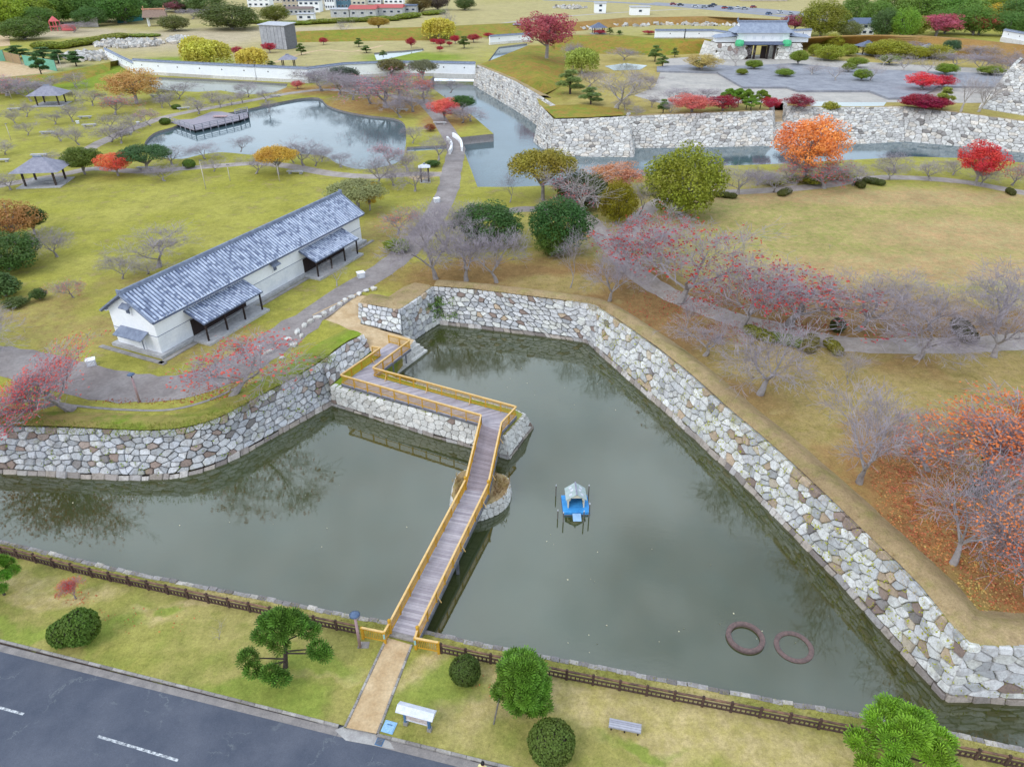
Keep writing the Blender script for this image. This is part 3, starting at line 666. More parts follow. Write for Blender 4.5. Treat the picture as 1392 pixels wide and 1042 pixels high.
# the castle walls beyond the inner moat
CW_ = lambda nm, lb, f, sd: stone_wall(nm, lb, f, 1.25, 0.95, M['stone_far'], M['joint'], sd, None, 0, 0.1, 0.05, None, True)
CW_('castle_wall', 'receding tall stone castle wall along the west arm of the inner moat', [(P3(C7b, ZI - .3), P3(C7t, ZC))], 21)
CW_('castle_bastion', 'projecting stone castle bastion with grass and red weeds on top', [(P3(C8Ab, ZI - .3), P3(C8At, ZC)), (P3(C8Bb, ZI - .3), P3(C8Bt, ZC)), (P3([(862, 217), (863, 204)], ZI - .3), P3([(853, 158), (856, 152)], ZC))], 22)
CW_('castle_wall', 'grey stone castle wall between the bastion and the sally gap', [(P3(C9b, ZI - .3), P3(C9t, ZC)), (P3([(1051, 201), (1054, 188)], ZI - .3), P3([(1050, 150), (1052, 143)], ZC))], 23)
CW_('castle_wall', 'grey stone castle wall behind the orange tree, beyond the gap', [(P3([(1060, 190), (1066, 202)], ZI - .3), P3([(1066, 139), (1070, 144)], ZC)), (P3(C10b, ZI - .3), P3(C10t, ZC))], 24)
CW_('castle_wall', 'long pale stone castle wall below the keep base', [(P3(C11b, ZI - .3), P3(C11t, ZC))], 25)
kpb, kpt = [(1330, 147), (1400, 159), (1600, 184)], [(1379, 86), (1430, 92), (1600, 110)]
CW_('keep_base', 'massive stone keep base rising above the castle wall', [(P3([(1345, 128), (1330, 147)], ZH), P3([(1388, 78), (1379, 86)], 14.0)), (P3(kpb, ZH), P3(kpt, 14.0))], 26)
CW_('gap_wall', 'low stone sill closing the gap between the castle walls', [(P3([(1050, 200), (1068, 201)], ZI - .3), P3([(1051, 166), (1067, 166)], 4.2))], 27)
sheet('gap_ground', [G(1049, 166, 4.2), G(1069, 166, 4.2), G(1069, 150, 4.2), G(1049, 150, 4.2)], 4.2, M['sand'])
tops = P3(C7t[:-1], ZC) + [G(735, 143, ZC), G(753, 162, ZC), G(853, 158, ZC), G(950, 154, ZC), G(1048, 150, ZC), G(1052, 136, ZC), G(1066, 136, ZC), G(1070, 144, ZC), G(1117, 146, ZC), G(1228, 145, ZC), G(1310, 154, ZC), G(1392, 165, ZC), G(1600, 190, ZC)]
back = [G(1700, 80, ZH), G(1392, 70, ZH), G(1200, 55, ZH), G(1090, 55, ZH), G(1000, 60, ZH), G(890, 60, ZH), G(770, 55, ZH), G(722, 60, ZH)]
sheet('inner_bailey', [p + Vector((0.0, 0.5, 0)) for p in tops] + back, ZH, M['bailey'])
crest('wall_crest', C7t[:4] + [(733, 130)], ZC, [(0.1, -0.05), (1.0, 0.0), (2.0, -0.1), (3.2, -0.7)], M['bank_dry'])
crest('wall_crest', C9t, ZC, [(0.1, -0.05), (0.9, 0.0), (1.8, -0.1), (2.6, -0.7)], M['bank_dry'])
crest('wall_crest', C10t, ZC, [(0.1, -0.05), (0.9, 0.0), (1.8, -0.1), (2.6, -0.7)], M['bank_dry'])
crest('wall_crest', C11t, ZC, [(0.1, -0.05), (0.9, 0.0), (1.8, -0.1), (2.6, -0.7)], M['bank_dry'])
def slope(name, low, high, m, back=4.0):
    a = P3(low[0], low[1]); b = P3(high[0], high[1]); n = len(a)
    vs_, fs = [], []
    for k in range(7):
        f = k / 6
        for i in range(n): vs_.append(a[i].lerp(b[i], f) + Vector((0, 0, 0.35 * math.sin(f * math.pi))))
    c = [Vector((p.x, p.y + back, p.z)) for p in b]; d = [Vector((p.x, p.y + back + 6, low[1] - 3)) for p in b]
    vs_ += c + d
    for k in range(8):
        for i in range(n - 1): fs.append((k * n + i, k * n + i + 1, (k + 1) * n + i + 1, (k + 1) * n + i))
    o = meshobj(name, vs_, fs, m, smooth=True); o['kind'] = 'structure'; return o
slope('castle_bank', ([(755, 72), (800, 73), (850, 74), (900, 76), (960, 72), (1000, 70)], ZH), ([(752, 49), (800, 49), (850, 49.5), (900, 54), (960, 54), (1000, 60)], 9.5), M['bank_mix'])
slope('castle_bank', ([(1075, 64), (1140, 64), (1200, 64), (1260, 70), (1320, 80), (1392, 92), (1600, 120)], ZH), ([(1075, 54), (1140, 50), (1200, 49), (1260, 50), (1320, 54), (1392, 62), (1600, 88)], 10.0), M['bank_rust'])
wb = P3([(652, 88), (700, 107), (740, 128)], ZC - 0.1) ; wc = P3([(718, 62), (722, 84), (738, 112)], 8.2); wf = P3([(772, 62), (768, 88), (762, 118)], ZH)
o = meshobj('castle_bank', wb + wc + wf, [(0, 1, 4, 3), (1, 2, 5, 4), (3, 4, 7, 6), (4, 5, 8, 7), (2, 8, 5)], M['bank_mix'], smooth=True); o['kind'] = 'structure'
def slope_far(px_low, px_high, zl, zh, m, nm='far_bank'):
    a, b = P3(px_low, zl), P3(px_high, zh); n = len(a)
    c = [p + Vector((0, 6, -0.2)) for p in b]; d = [p + Vector((0, 12, zl - zh - 0.5)) for p in b]
    fs = [(k * n + i, k * n + i + 1, (k + 1) * n + i + 1, (k + 1) * n + i) for k in range(3) for i in range(n - 1)]
    o = meshobj(nm, a + b + c + d, fs, m, smooth=True); o['kind'] = 'structure'
slope_far([(400, 58), (500, 56), (600, 55), (720, 47)], [(400, 44), (500, 40), (600, 37), (720, 31)], ZB, 6.0, M['bank_mix'])
slope_far([(750, 46), (850, 36), (960, 32), (1060, 34)], [(750, 34), (850, 25), (960, 23), (1060, 27)], ZB, 6.0, M['bank_rust'])
slope_far([(0, 130), (60, 118), (110, 110), (150, 96)], [(0, 108), (60, 103), (110, 93), (150, 84)], ZB, 5.0, M['bank_mix'])
# floors of the lost palace
GP = lambda nm, px, z, m: sheet(nm, [G(u, v, z) for u, v in px], z, M[m])
GP('gravel_court', [(905, 80), (960, 76), (1085, 74), (1130, 82), (1392, 96), (1480, 110), (1420, 140), (1300, 140), (1240, 139), (900, 141), (862, 130), (890, 118)], ZH + 0.02, 'gravel')
def platform(px):
    top = [G(u, v, ZH + 0.5) for u, v in px]
    o = MB().prism([(p.x, p.y) for p in top], ZH - 0.2, ZH + 0.5).build('palace_floor', M['slab']); o['kind'] = 'structure'
platform([(893, 90), (960, 87), (1000, 90), (1080, 86), (1140, 92), (1230, 96), (1330, 99), (1392, 103), (1385, 118), (1275, 117), (1250, 132), (1208, 133), (1182, 123), (1085, 123), (1070, 118), (1010, 118), (975, 98), (893, 96)])
GP('sand_court', [(905, 101), (972, 101), (992, 116), (905, 117)], ZH + 0.05, 'gravel')
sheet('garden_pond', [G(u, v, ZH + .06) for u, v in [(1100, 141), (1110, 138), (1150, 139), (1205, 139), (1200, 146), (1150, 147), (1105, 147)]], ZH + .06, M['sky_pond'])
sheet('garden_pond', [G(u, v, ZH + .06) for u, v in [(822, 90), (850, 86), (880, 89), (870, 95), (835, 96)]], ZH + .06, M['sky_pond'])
sheet('bastion_top', [G(u, v, ZC + .02) for u, v in [(738, 146), (755, 160.5), (800, 159.5), (849, 156.5), (838, 147), (790, 142), (756, 143)]], ZC + .02, M['bank_mix'])
sheet('ramp_ground', [G(u, v, 2.35) for u, v in [(440, 452), (440, 432), (490, 402), (530, 398), (560, 405), (545, 440), (500, 452), (495, 470)]], 2.35, M['sand'])
sheet('ramp_head', [G(u, v, 3.14) for u, v in [(474, 410), (480, 398), (512, 390), (516, 402), (500, 414), (488, 416)]], 3.14, M['sand'])
# ------------------------------------------------------------------ boardwalk, footbridge and rails
def wood(name, a, b, sc=2.0):
    n = NB(name); oi = n.N.new('ShaderNodeObjectInfo'); n.world()
    st = n.N.new('ShaderNodeMapping'); st.inputs['Scale'].default_value = (1, 1, 1); n.L.new(n.co, st.inputs['Vector'])
    c = n.mix(oi.outputs['Random'], a, b); f = n.noise(sc, 4, 0.65); c = n.mix(0.6, c, n.ramp(f, [(0.25, 0.72), (0.75, 1.2)]), 'MULTIPLY')
    n.col(c).rough(0.85).bump(n.noise(12), 0.2, 0.02); return n.m
M['plank'] = wood('weathered_plank', s_(150, 142, 150), s_(182, 174, 180))
M['plank_shaded'] = wood('weathered_shaded_plank', s_(134, 122, 126), s_(154, 142, 148))  # planks of the sloping upper span, its shading put into the colour
M['ochre'] = simple('ochre_painted_steel', s_(206, 158, 52), s_(190, 140, 40), 4, 0.5, 0.05)
M['ochre_top'] = simple('pale_ochre_handrail', s_(230, 192, 132), s_(216, 176, 112), 3, 0.55, 0.05)
M['steel'] = simple('grey_steel_beam', s_(120, 120, 126), s_(100, 100, 106), 2, 0.6, 0.05)
ZD, ZDI, ZDN = 2.5, 1.95, 0.98
def RT(u, v, z): p = G(u, v, z + 1.0); return Vector((p.x, p.y, z))
A0, A1, A2, A3, A4, A5 = RT(505.5, 470.7, ZD), RT(517, 472.4, ZD), RT(462.8, 509.3, ZD), RT(654, 563.8, ZD), RT(632.6, 651.5, ZDI), RT(529.3, 846, ZDN)
A6, A7 = RT(521.8, 859, ZDN - .15), RT(491.5, 853, ZDN - .15)
B0, B1, B2, B3, B3b, B4, B5 = RT(527.9, 454.6, ZD), RT(557.3, 462, ZD), RT(506.6, 499.5, ZD), RT(701.7, 552.3, ZD), RT(681.6, 574, ZD), RT(663.7, 656.5, ZDI), RT(567.3, 855, ZDN)
B6, B7 = RT(563.9, 867, ZDN - .15), RT(595.5, 873, ZDN - .15)
def deck(parent, segs, step, m):
    o0 = Vector(parent.location)
    for l0, l1, r0, r1, mm in segs:
        n = max(2, round(((l1 - l0).length + (r1 - r0).length) / 2 / step))
        for i in range(n):
            f0, f1 = (i + 0.03) / n, (i + 0.97) / n
            q = [l0.lerp(l1, f0), l0.lerp(l1, f1), r0.lerp(r1, f1), r0.lerp(r1, f0)]
            c = sum(q, Vector()) / 4; dz = random.uniform(-.006, .006)
            vs_ = [p - c for p in q] + [p - c + Vector((0, 0, -0.06)) for p in q]
            nz = (q[1] - q[0]).cross(q[2] - q[0]).z
            fs = [(0, 1, 2, 3), (7, 6, 5, 4), (0, 4, 5, 1), (1, 5, 6, 2), (2, 6, 7, 3), (3, 7, 4, 0)]
            if nz < 0: fs = [f[::-1] for f in fs]
            o = meshobj('plank', vs_, fs, mm or m, parent); o.location = c - o0 + Vector((0, 0, dz))
def railing(parent, pts, inner=1, post_h=1.05, bays=1.55, knobs=(), brace=True):
    o0 = Vector(parent.location); k = 0
    for a, b in zip(pts[:-1], pts[1:]):
        a, b = a - o0, b - o0; d = b - a; l = d.length; n = max(1, round(l / bays)); dn = d.normalized(); sd_ = Vector((dn.y, -dn.x, 0)).normalized() * inner
        top = MB().bar(a + Vector((0, 0, 1.0)), b + Vector((0, 0, 1.0)), 0.13, 0.07).build('handrail', M['ochre_top'], parent)
        for i in range(n):
            p, q = a.lerp(b, i / n), a.lerp(b, (i + 1) / n)
            if i > 0 or k == 0: MB().bar(p - Vector((0, 0, 0.1)), p + Vector((0, 0, 0.965)), 0.10, 0.10, (1, 0, 0)).build('post', M['ochre'], parent)
            mb = MB(); mb.bar(p + Vector((0, 0, 0.14)), q + Vector((0, 0, 0.14)), 0.05, 0.07); mb.bar(p + Vector((0, 0, 0.86)), q + Vector((0, 0, 0.86)), 0.045, 0.06)
            nbal = max(3, round((q - p).length / 0.13))
            for j in range(1, nbal):
                r = p.lerp(q, j / nbal); mb.bar(r + Vector((0, 0, 0.14)), r + Vector((0, 0, 0.86)), 0.035, 0.035, (1, 0, 0))
            mb.build('baluster_panel', M['ochre'], parent)
            if brace and i % 3 == 1:
                MB().bar(p + sd_ * 0.07 + Vector((0, 0, 0.55)), p + sd_ * 0.34 + Vector((0, 0, 0.02)), 0.05, 0.05).build('rail_brace', M['ochre_top'], parent)
        k += 1
    e = pts[-1] - o0; MB().bar(e - Vector((0, 0, 0.1)), e + Vector((0, 0, 0.965)), 0.10, 0.10, (1, 0, 0)).build('post', M['ochre'], parent)
    for p in knobs:
        p = p - o0
        MB().bar(p - Vector((0, 0, .2)), p + Vector((0, 0, 1.12)), 0.17, 0.17, (1, 0, 0)).build('newel_post', M['ochre'], parent)
        MB().lathe((p.x, p.y, p.z + 1.12), [(0.0, 0.2), (0.07, 0.19), (0.12, 0.12), (0.12, 0.04), (0.09, 0.0), (0, 0)], 10).build('newel_cap', M['ochre'], parent, True)
bw = thing('boardwalk', 'grey plank boardwalk with ochre rails zigzagging along the stone causeway', 'boardwalk', (A2.x, A2.y, ZD))
deck(bw, [(A0, A1, B0, B1, None), (A1, A2, B1, B2, None), (A2, A3, B2, B3, None)], 0.21, M['plank'])
nA, nB = A3 + (B3 - A3) * 0.02, B3
deck(bw, [(A3, A3 + (B3b - A3) * 0.02, B3, B3b, None)], 0.21, M['plank'])
railing(bw, [A0, A1, A2, A3], -1); railing(bw, [B0, B1, B2, B3, B3b], 1)
fr = MB(); o0 = Vector(bw.location)
for a, b in ((A1, A2), (B1, B2), (A2, A3), (B2, B3), ((A2 + B2) / 2, (A3 + B3) / 2), (B3, B3b)): fr.bar(a - o0 - Vector((0, 0, .16)), b - o0 - Vector((0, 0, .16)), 0.16, 0.2)
for f in (0.15, 0.5, 0.85):
    p = B1.lerp(B2, f) - o0; fr.bar(p - Vector((0, 0, 1.3)), p - Vector((0, 0, .1)), 0.14, 0.14, (1, 0, 0))
fr.build('bearer', M['steel'], bw)
fb = thing('footbridge', 'narrow plank footbridge with ochre rails from the lawn to the causeway', 'footbridge', tuple(A4))
deck(fb, [(A3, A4, B3b, B4, M['plank_shaded']), (A4, A5, B4, B5, None)], 0.205, M['plank'])
railing(fb, [A3, A4, A5, A6], 1, knobs=(A4, A5)); railing(fb, [B3b, B4, B5, B6], -1, knobs=(B4, B5))
fr = MB(); o0 = Vector(fb.location); dd = Vector((0, 0, .2))
for a, b in ((A3, A4), (A4, A5), (B3b, B4), (B4, B5), ((A3 + B3b) / 2, (A4 + B4) / 2), ((A4 + B4) / 2, (A5 + B5) / 2)): fr.bar(a - o0 - dd, b - o0 - dd, 0.18, 0.28)
fr.build('girder', M['steel'], fb)
for f in (0.5,):
    for s0, s1 in ((A4, A5), (B4, B5)):
        p = s0.lerp(s1, f) - o0; MB().bar(p - Vector((0, 0, 2.6)), p - Vector((0, 0, .3)), 0.22, 0.22, (1, 0, 0)).build('pile', M['steel'], fb)
MB().box(((A5 + B5) / 2 - o0 + Vector((0, 0, -.05))), ((A5 - B5).length + 0.1, 0.35, 0.16), math.atan2((B5 - A5).y, (B5 - A5).x)).build('sill', M['concrete'], fb)
def gate_rail(a, b, label):
    t = thing('entrance_railing', label, 'railing', (a.x, a.y, ZN))
    railing(t, [Vector((a.x, a.y, ZN + .05)), Vector((b.x, b.y, ZN + .05))], 1, 1.05, 3.0, brace=False)
    n = (b - a).normalized()
    for e in (a, b):
        p = e - Vector(t.location); p.z = 0
        MB().box((p.x, p.y, 0.52), (0.16, 0.16, 1.1)).build('end_post', M['ochre'], t)
    p = a - Vector(t.location); MB().box((p.x, p.y - 0.1, 0.72), (0.12, 0.03, 0.4)).build('sticker', simple('pale_teal_sticker', s_(170, 205, 205), s_(120, 170, 175), 30, 0.5, 0), t)
gate_rail(A6, A7, 'short ochre railing wing beside the lamp post at the bridge foot')
gate_rail(B6, B7, 'short ochre railing wing beside the clipped bush at the bridge foot')

# ------------------------------------------------------------------ brown fence along the moat
M['fence'] = simple('brown_fence_concrete', s_(92, 70, 62), s_(70, 54, 50), 3, 0.8, 0.15, True)
M['fence_top'] = simple('worn_fence_rail', s_(140, 106, 84), s_(84, 66, 60), 2.2, 0.8, 0.15, True)
def fence(px, label):
    line = [G(u, v, ZN) for u, v in px]; t = thing('fence', label, 'fence', tuple(line[0])); o0 = line[0]
    postm = MB().box((0, 0, 0.42), (0.15, 0.15, 0.9)).box((0, 0, 0.9), (0.12, 0.12, 0.06)).build('post', M['fence'], t)
    first = True
    for a, b in zip(line[:-1], line[1:]):
        d = b - a; n = max(1, round(d.length / 1.52)); rz = math.atan2(d.y, d.x)
        for i in range(n):
            p, q = a.lerp(b, i / n) - o0, a.lerp(b, (i + 1) / n) - o0
            if first: po = postm; first = False
            else: po = postm.copy(); C.objects.link(po); po.parent = t
            po.location = p; po.rotation_euler = (0, 0, rz)
            mid = (p + q) / 2; l = (q - p).length
            if not (-40 < PX(mid + o0)[0] < 1440 and PX(mid + o0)[1] < 1080): continue
            MB().bar(p + Vector((0, 0, .78)), q + Vector((0, 0, .78)), 0.11, 0.09).build('top_rail', M['fence_top'], t)
            mb = MB(); mb.bar(p + Vector((0, 0, .46)), q + Vector((0, 0, .46)), 0.08, 0.08); mb.bar(p + Vector((0, 0, .1)), q + Vector((0, 0, .1)), 0.09, 0.07)
            mb.build('lower_rail', M['fence'], t)
            for j in range(1, 6):
                r = p.lerp(q, j / 6); MB().bar(r + Vector((0, 0, .12)), r + Vector((0, 0, .44)), 0.09, 0.07, (d.x, d.y, 0)).build('baluster', M['fence'], t)
fence([(-80, 731), (25, 758), (126, 784), (229, 807), (312, 825), (458, 855.5), (489, 862)], 'low brown post and rail fence from the lamp post past the heart shaped bush')
fence([(600, 887), (667, 901), (770, 923), (916, 952), (1072, 982), (1153, 998), (1325, 1031), (1450, 1057)], 'low brown post and rail fence running behind the bench to the tall moat corner')

# ------------------------------------------------------------------ storehouse
M['plaster'] = simple('white_plaster', s_(242, 242, 243), s_(236, 236, 239), 0.5, 0.8, 0.04, var=0.12)
M['plaster_low'] = simple('aged_white_plaster', s_(234, 234, 236), s_(216, 218, 224), 0.7, 0.85, 0.05, var=0.15)
M['dark_wood'] = simple('dark_timber', s_(58, 46, 44), s_(44, 36, 36), 4, 0.8, 0.1)
M['foundation'] = simple('grey_granite', s_(186, 184, 184), s_(160, 158, 160), 2.5, 0.85, 0.15)
def tile_mat(name, a, b, c):
    n = NB(name); ge = n.N.new('ShaderNodeNewGeometry'); n.world()
    r = ge.outputs['Random Per Island']; col = n.ramp(r, [(0, a), (0.7, b), (0.95, c)], 'LINEAR')
    f = n.noise(0.8, 4, 0.6); col = n.mix(n.ramp(f, [(0.45, 0.0), (0.7, 0.5)]), col, c)
    n.col(col).rough(0.45); n.b.inputs['Specular IOR Level'].default_value = 0.5; return n.m
M['tile'] = tile_mat('silver_grey_roof_tile', s_(192, 200, 218), s_(168, 178, 200), s_(112, 122, 148))
M['tile_dark'] = simple('ridge_tile', s_(140, 148, 166), s_(112, 120, 140), 2, 0.5, 0.08)
M['tile_base'] = simple('roof_tile_bed', s_(104, 112, 134), s_(86, 94, 116), 2, 0.6, 0.08)
def tile_slope(parent, o, ux, dn, Lx, Ls, name='roof_tiles', px=0.42, ps=0.36, r=0.125):
    """rows of round tiles on a roof slope: o origin at the ridge end, ux along ridge, dn down the slope"""
    ux, dn = Vector(ux).normalized(), Vector(dn).normalized(); nn = ux.cross(dn); nn = nn if nn.z > 0 else -nn; o = Vector(o)
    mb = MB(); nx, ns = round(Lx / px), max(1, round(Ls / ps)); px, ps = Lx / nx, Ls / ns
    prof = [(-r, 0), (-r * .7, r * .75), (r * .7, r * .75), (r, 0)]
    for i in range(nx):
        for j in range(ns):
            c = o + ux * (px * (i + .5)) + dn * (ps * j); v = []
            for s0, lift in ((0.0, 0.0), (ps * 1.02, 0.022)):
                for x, y in prof: v.append(c + ux * x + nn * (y + lift) + dn * s0)
            mb.add(v, [(0, 1, 5, 4), (1, 2, 6, 5), (2, 3, 7, 6), (4, 5, 6, 7)])
    t = mb.build(name, M['tile'], parent); t['kind'] = 'stuff'; return t
wA, wB, wC = G(221.6, 484, ZB), G(492, 329.8, ZB), G(166.9, 466, ZB)
wex = (wB - wA).normalized(); wey = Vector((-wex.y, wex.x, 0)); WL = (wB - wA).length; WD = (wC - wA).dot(wey); WR = math.atan2(wex.y, wex.x)
WH = 4.25; RH = WH + 2.0
wh = thing('storehouse', 'long white plaster storehouse with silver tiled roof and two porches', 'storehouse', tuple(wA), WR)
MB().box((WL / 2, WD / 2, 0.1), (WL + 1.0, WD + 1.0, 0.5)).build('plinth', M['foundation'], wh)
MB().box((WL / 2, WD / 2, 1.2), (WL + 0.04, WD + 0.04, 1.9)).build('lower_wall', M['plaster_low'], wh)
w0 = MB(); gy0, gy1 = 0.0, WD
w0.add([(0, 0, 2.2), (WL, 0, 2.2), (WL, WD, 2.2), (0, WD, 2.2), (0, 0, WH), (WL, 0, WH), (WL, WD, WH), (0, WD, WH), (0, WD / 2, RH - .1), (WL, WD / 2, RH - .1)],
       [(0, 1, 5, 4), (2, 3, 7, 6), (3, 0, 4, 8, 7), (1, 2, 6, 9, 5), (3, 2, 1, 0), (4, 5, 9, 8), (6, 7, 8, 9)]).build('upper_wall', M['plaster'], wh)
mb = MB()
for a, b in (((0, 0), (WL, 0)), ((WL, 0), (WL, WD)), ((WL, WD), (0, WD)), ((0, WD), (0, 0))): mb.bar((a[0], a[1], 2.175), (b[0], b[1], 2.175), 0.08, 0.05)
mb.build('shadow_line', M['tile_dark'], wh)  # dark bar standing in for the shadow line between lower and upper wall
OV, OG = 0.55, 0.5
sl = (RH - WH) / (WD / 2); ze = WH - OV * sl + 0.12; zr = RH + 0.12
for sgn, nm in ((0, 'f'), (1, 'b')):
    ye = -OV if sgn == 0 else WD + OV
    vs_ = [(-OG, ye, ze), (WL + OG, ye, ze), (WL + OG, WD / 2, zr), (-OG, WD / 2, zr)]
    vs_ += [(x, y, z - 0.16) for x, y, z in vs_]
    fs = [(0, 1, 2, 3), (7, 6, 5, 4), (0, 4, 5, 1), (1, 5, 6, 2), (2, 6, 7, 3), (3, 7, 4, 0)]
    rf = MB().add(vs_, fs if sgn == 0 else [f[::-1] for f in fs]).build('roof_slope', M['tile_base'], wh)
    dn = Vector((0, (ye - WD / 2), ze - zr)); ls = dn.length
    tile_slope(rf, (-OG + 0.1, WD / 2, zr + 0.01), (1, 0, 0), dn, WL + 2 * OG - 0.2, ls)
rg = MB().box((WL / 2, WD / 2, zr + 0.14), (WL + 2 * OG + .1, 0.34, 0.3)).tube([(-OG - .12, WD / 2, zr + 0.32), (WL + OG + .12, WD / 2, zr + 0.32)], 0.13, 8).build('ridge', M['tile_dark'], wh)
for x in (-OG, WL + OG):
    MB().bar((x, -OV, ze + .05), (x, WD / 2, zr + .05), 0.22, 0.16).bar((x, WD + OV, ze + .05), (x, WD / 2, zr + .05), 0.22, 0.16).build('verge', M['tile_dark'], wh)
    MB().box((x, WD / 2, zr + .25), (0.12, 0.5, 0.6)).build('ridge_end_tile', M['tile_dark'], wh)
MB().box((WL / 2, -0.25, WH - .22), (WL + .6, 0.5, 0.12)).box((WL / 2, WD + .25, WH - .22), (WL + .6, 0.5, 0.12)).build('eaves', M['plaster'], wh)
def on_front(u, v):      # where a photo place meets the front wall plane: distance along and height
    d = (G(u, v, 0) - Vector((0, 0, CAMZ))); n_ = Vector((wey.x, wey.y, 0)); t = (wA - Vector((0, 0, CAMZ))).dot(n_) / d.dot(n_); p = Vector((0, 0, CAMZ)) + d * t
    return (p - wA).dot(wex), p.z - ZB
def porch(u0, v0, u1, v1, dep):
    x0, z0 = on_front(u0, v0); x1, z1 = on_front(u1, v1); zt = (z0 + z1) / 2; zt = min(zt, WH - 0.7); zl = zt - dep * 0.42
    roof = MB(); vs_ = [(x0, -dep, zl), (x1, -dep, zl), (x1, 0.05, zt), (x0, 0.05, zt)]; vs_ += [(x, y, z - .12) for x, y, z in vs_]
    pr = roof.add(vs_, [(0, 1, 2, 3), (7, 6, 5, 4), (0, 4, 5, 1), (1, 5, 6, 2), (2, 6, 7, 3), (3, 7, 4, 0)]).build('porch_roof', M['tile_base'], wh)
    dn = Vector((0, -dep, zl - zt)); tile_slope(pr, (x0 + .05, 0, zt + .012), (1, 0, 0), dn, x1 - x0 - .1, dn.length, 'porch_tiles', 0.36, 0.33, 0.11)
    for k in range(4):
        x = x0 + .35 + (x1 - x0 - .7) * k / 3; MB().box((x, -dep + .25, zl / 2), (0.15, 0.15, zl)).build('porch_post', M['dark_wood'], wh)
    MB().box(((x0 + x1) / 2, -dep + .25, zl - .14), (x1 - x0 - .3, 0.14, 0.18)).build('porch_beam', M['dark_wood'], wh)
    MB().box(((x0 + x1) / 2, -0.06, 1.1), (x1 - x0 - 1.0, 0.1, 2.0)).build('porch_doors', M['dark_wood'], wh)
    MB().box(((x0 + x1) / 2, -dep / 2 - .1, 0.12), (x1 - x0 + .3, dep + .5, 0.3)).build('porch_floor', M['foundation'], wh)
porch(248.6, 422.4, 331, 379, 2.5); porch(405.3, 341.4, 465.2, 309.7, 2.5)
def hood(c, wx, nrm, dep=0.6):
    """little tiled hood with a window shutter below; nrm '-y' front or '-x' gable"""
    x, y, z = c
    if nrm == '-y': v = [(x - wx / 2, y - dep, z - .3), (x + wx / 2, y - dep, z - .3), (x + wx / 2, y, z), (x - wx / 2, y, z)]
    else: v = [(x - dep, y - wx / 2, z - .3), (x, y - wx / 2, z), (x, y + wx / 2, z), (x - dep, y + wx / 2, z - .3)]
    v += [(a, b, c_ - .1) for a, b, c_ in v]
    f = [(0, 1, 2, 3), (7, 6, 5, 4), (0, 4, 5, 1), (1, 5, 6, 2), (2, 6, 7, 3), (3, 7, 4, 0)]
    MB().add(v, f if nrm == '-y' else [q[::-1] for q in f]).build('window_hood', M['tile_dark'], wh)
    w_ = MB().box((x, y - .05, z - .75) if nrm == '-y' else (x - .05, y, z - .75), (wx * .6, .14, .8) if nrm == '-y' else (.14, wx * .6, .8)).build('window', M['plaster'], wh)
    MB().box((x, y - .13, z - .75) if nrm == '-y' else (x - .13, y, z - .75), (wx * .4, .04, .55) if nrm == '-y' else (.04, wx * .4, .55)).build('window_shutter', M['tile_base'], w_)
xw, zw = on_front(371, 356); hood((xw, 0, min(zw, WH - .6)), 1.3, '-y')
hood((0, WD / 2, RH - 1.0), 1.3, '-x'); 
MB().add([(-1.2, WD / 2 - 1.9, 2.0), (0, WD / 2 - 1.9, 2.5), (0, WD / 2 + 1.9, 2.5), (-1.2, WD / 2 + 1.9, 2.0)] + [(-1.2, WD / 2 - 1.9, 1.9), (0, WD / 2 - 1.9, 2.4), (0, WD / 2 + 1.9, 2.4), (-1.2, WD / 2 + 1.9, 1.9)], [(3, 2, 1, 0), (4, 5, 6, 7), (0, 1, 5, 4), (1, 2, 6, 5), (2, 3, 7, 6), (3, 0, 4, 7)]).build('door_hood', M['tile_dark'], wh)
dr = MB().box((-.06, WD / 2 - .2, 1.1), (.1, 1.7, 2.0)).build('door', M['plaster_low'], wh); MB().box((-.13, WD / 2 - .75, 1.1), (.05, .08, 1.9)).build('door_edge', M['tile_base'], dr)
o = MB().box((WL / 2, -0.95, 0.03), (WL + 2.6, 0.5, 0.14)).build('drain', M['concrete'], wh)
o = MB().box((-1.1, WD / 2, 0.03), (0.5, WD + 3.0, 0.14)).build('drain', M['concrete'], wh)
# ------------------------------------------------------------------ small things on the near lawn
t = thing('park_bench', 'grey slatted park bench on the dry lawn behind the fence', 'bench', tuple(G(849, 991, ZN)), math.atan2(-0.39, 1.75))
M['grey_wood'] = wood('grey_bench_wood', s_(150, 148, 158), s_(172, 170, 178), 6)
for i, y in enumerate((-.2, -.07, .06, .19)): MB().box((0, y, 0.42), (1.8, 0.11, 0.05)).build('seat_slat', M['grey_wood'], t)
MB().box((0, -.27, 0.38), (1.8, 0.04, 0.12)).build('front_board', M['grey_wood'], t)
for x in (-.75, 0, .75):
    MB().box((x, -.18, 0.2), (0.07, 0.07, 0.42)).build('leg', M['dark_wood'], t)
    MB().box((x, .17, 0.2), (0.07, 0.07, 0.42)).build('leg', M['dark_wood'], t)
t = thing('information_board', 'roofed information board with blue legs beside the sandy path', 'sign', tuple(G(568, 988, ZN)), math.atan2(-0.28, 1.0))
M['blue_paint'] = simple('slate_blue_paint', s_(84, 118, 154), s_(70, 102, 138), 5, 0.6, 0.05); M['white_metal'] = simple('white_sheet_metal', s_(214, 214, 222), s_(196, 198, 208), 3, 0.5, 0.04)
for x in (-.72, .72):
    MB().box((x, 0, 0.12), (0.24, 0.24, 0.3)).build('footing', M['concrete'], t); MB().box((x, 0, 0.85), (0.14, 0.16, 1.3)).build('leg', M['blue_paint'], t)
def board():
    n = NB('printed_map_panel'); f = n.noise(9, 3, 0.7); n.col(n.ramp(f, [(0.3, s_(206, 198, 192)), (0.5, s_(190, 176, 172)), (0.6, s_(164, 140, 134)), (0.66, s_(208, 200, 194))])).rough(0.5); return n.m
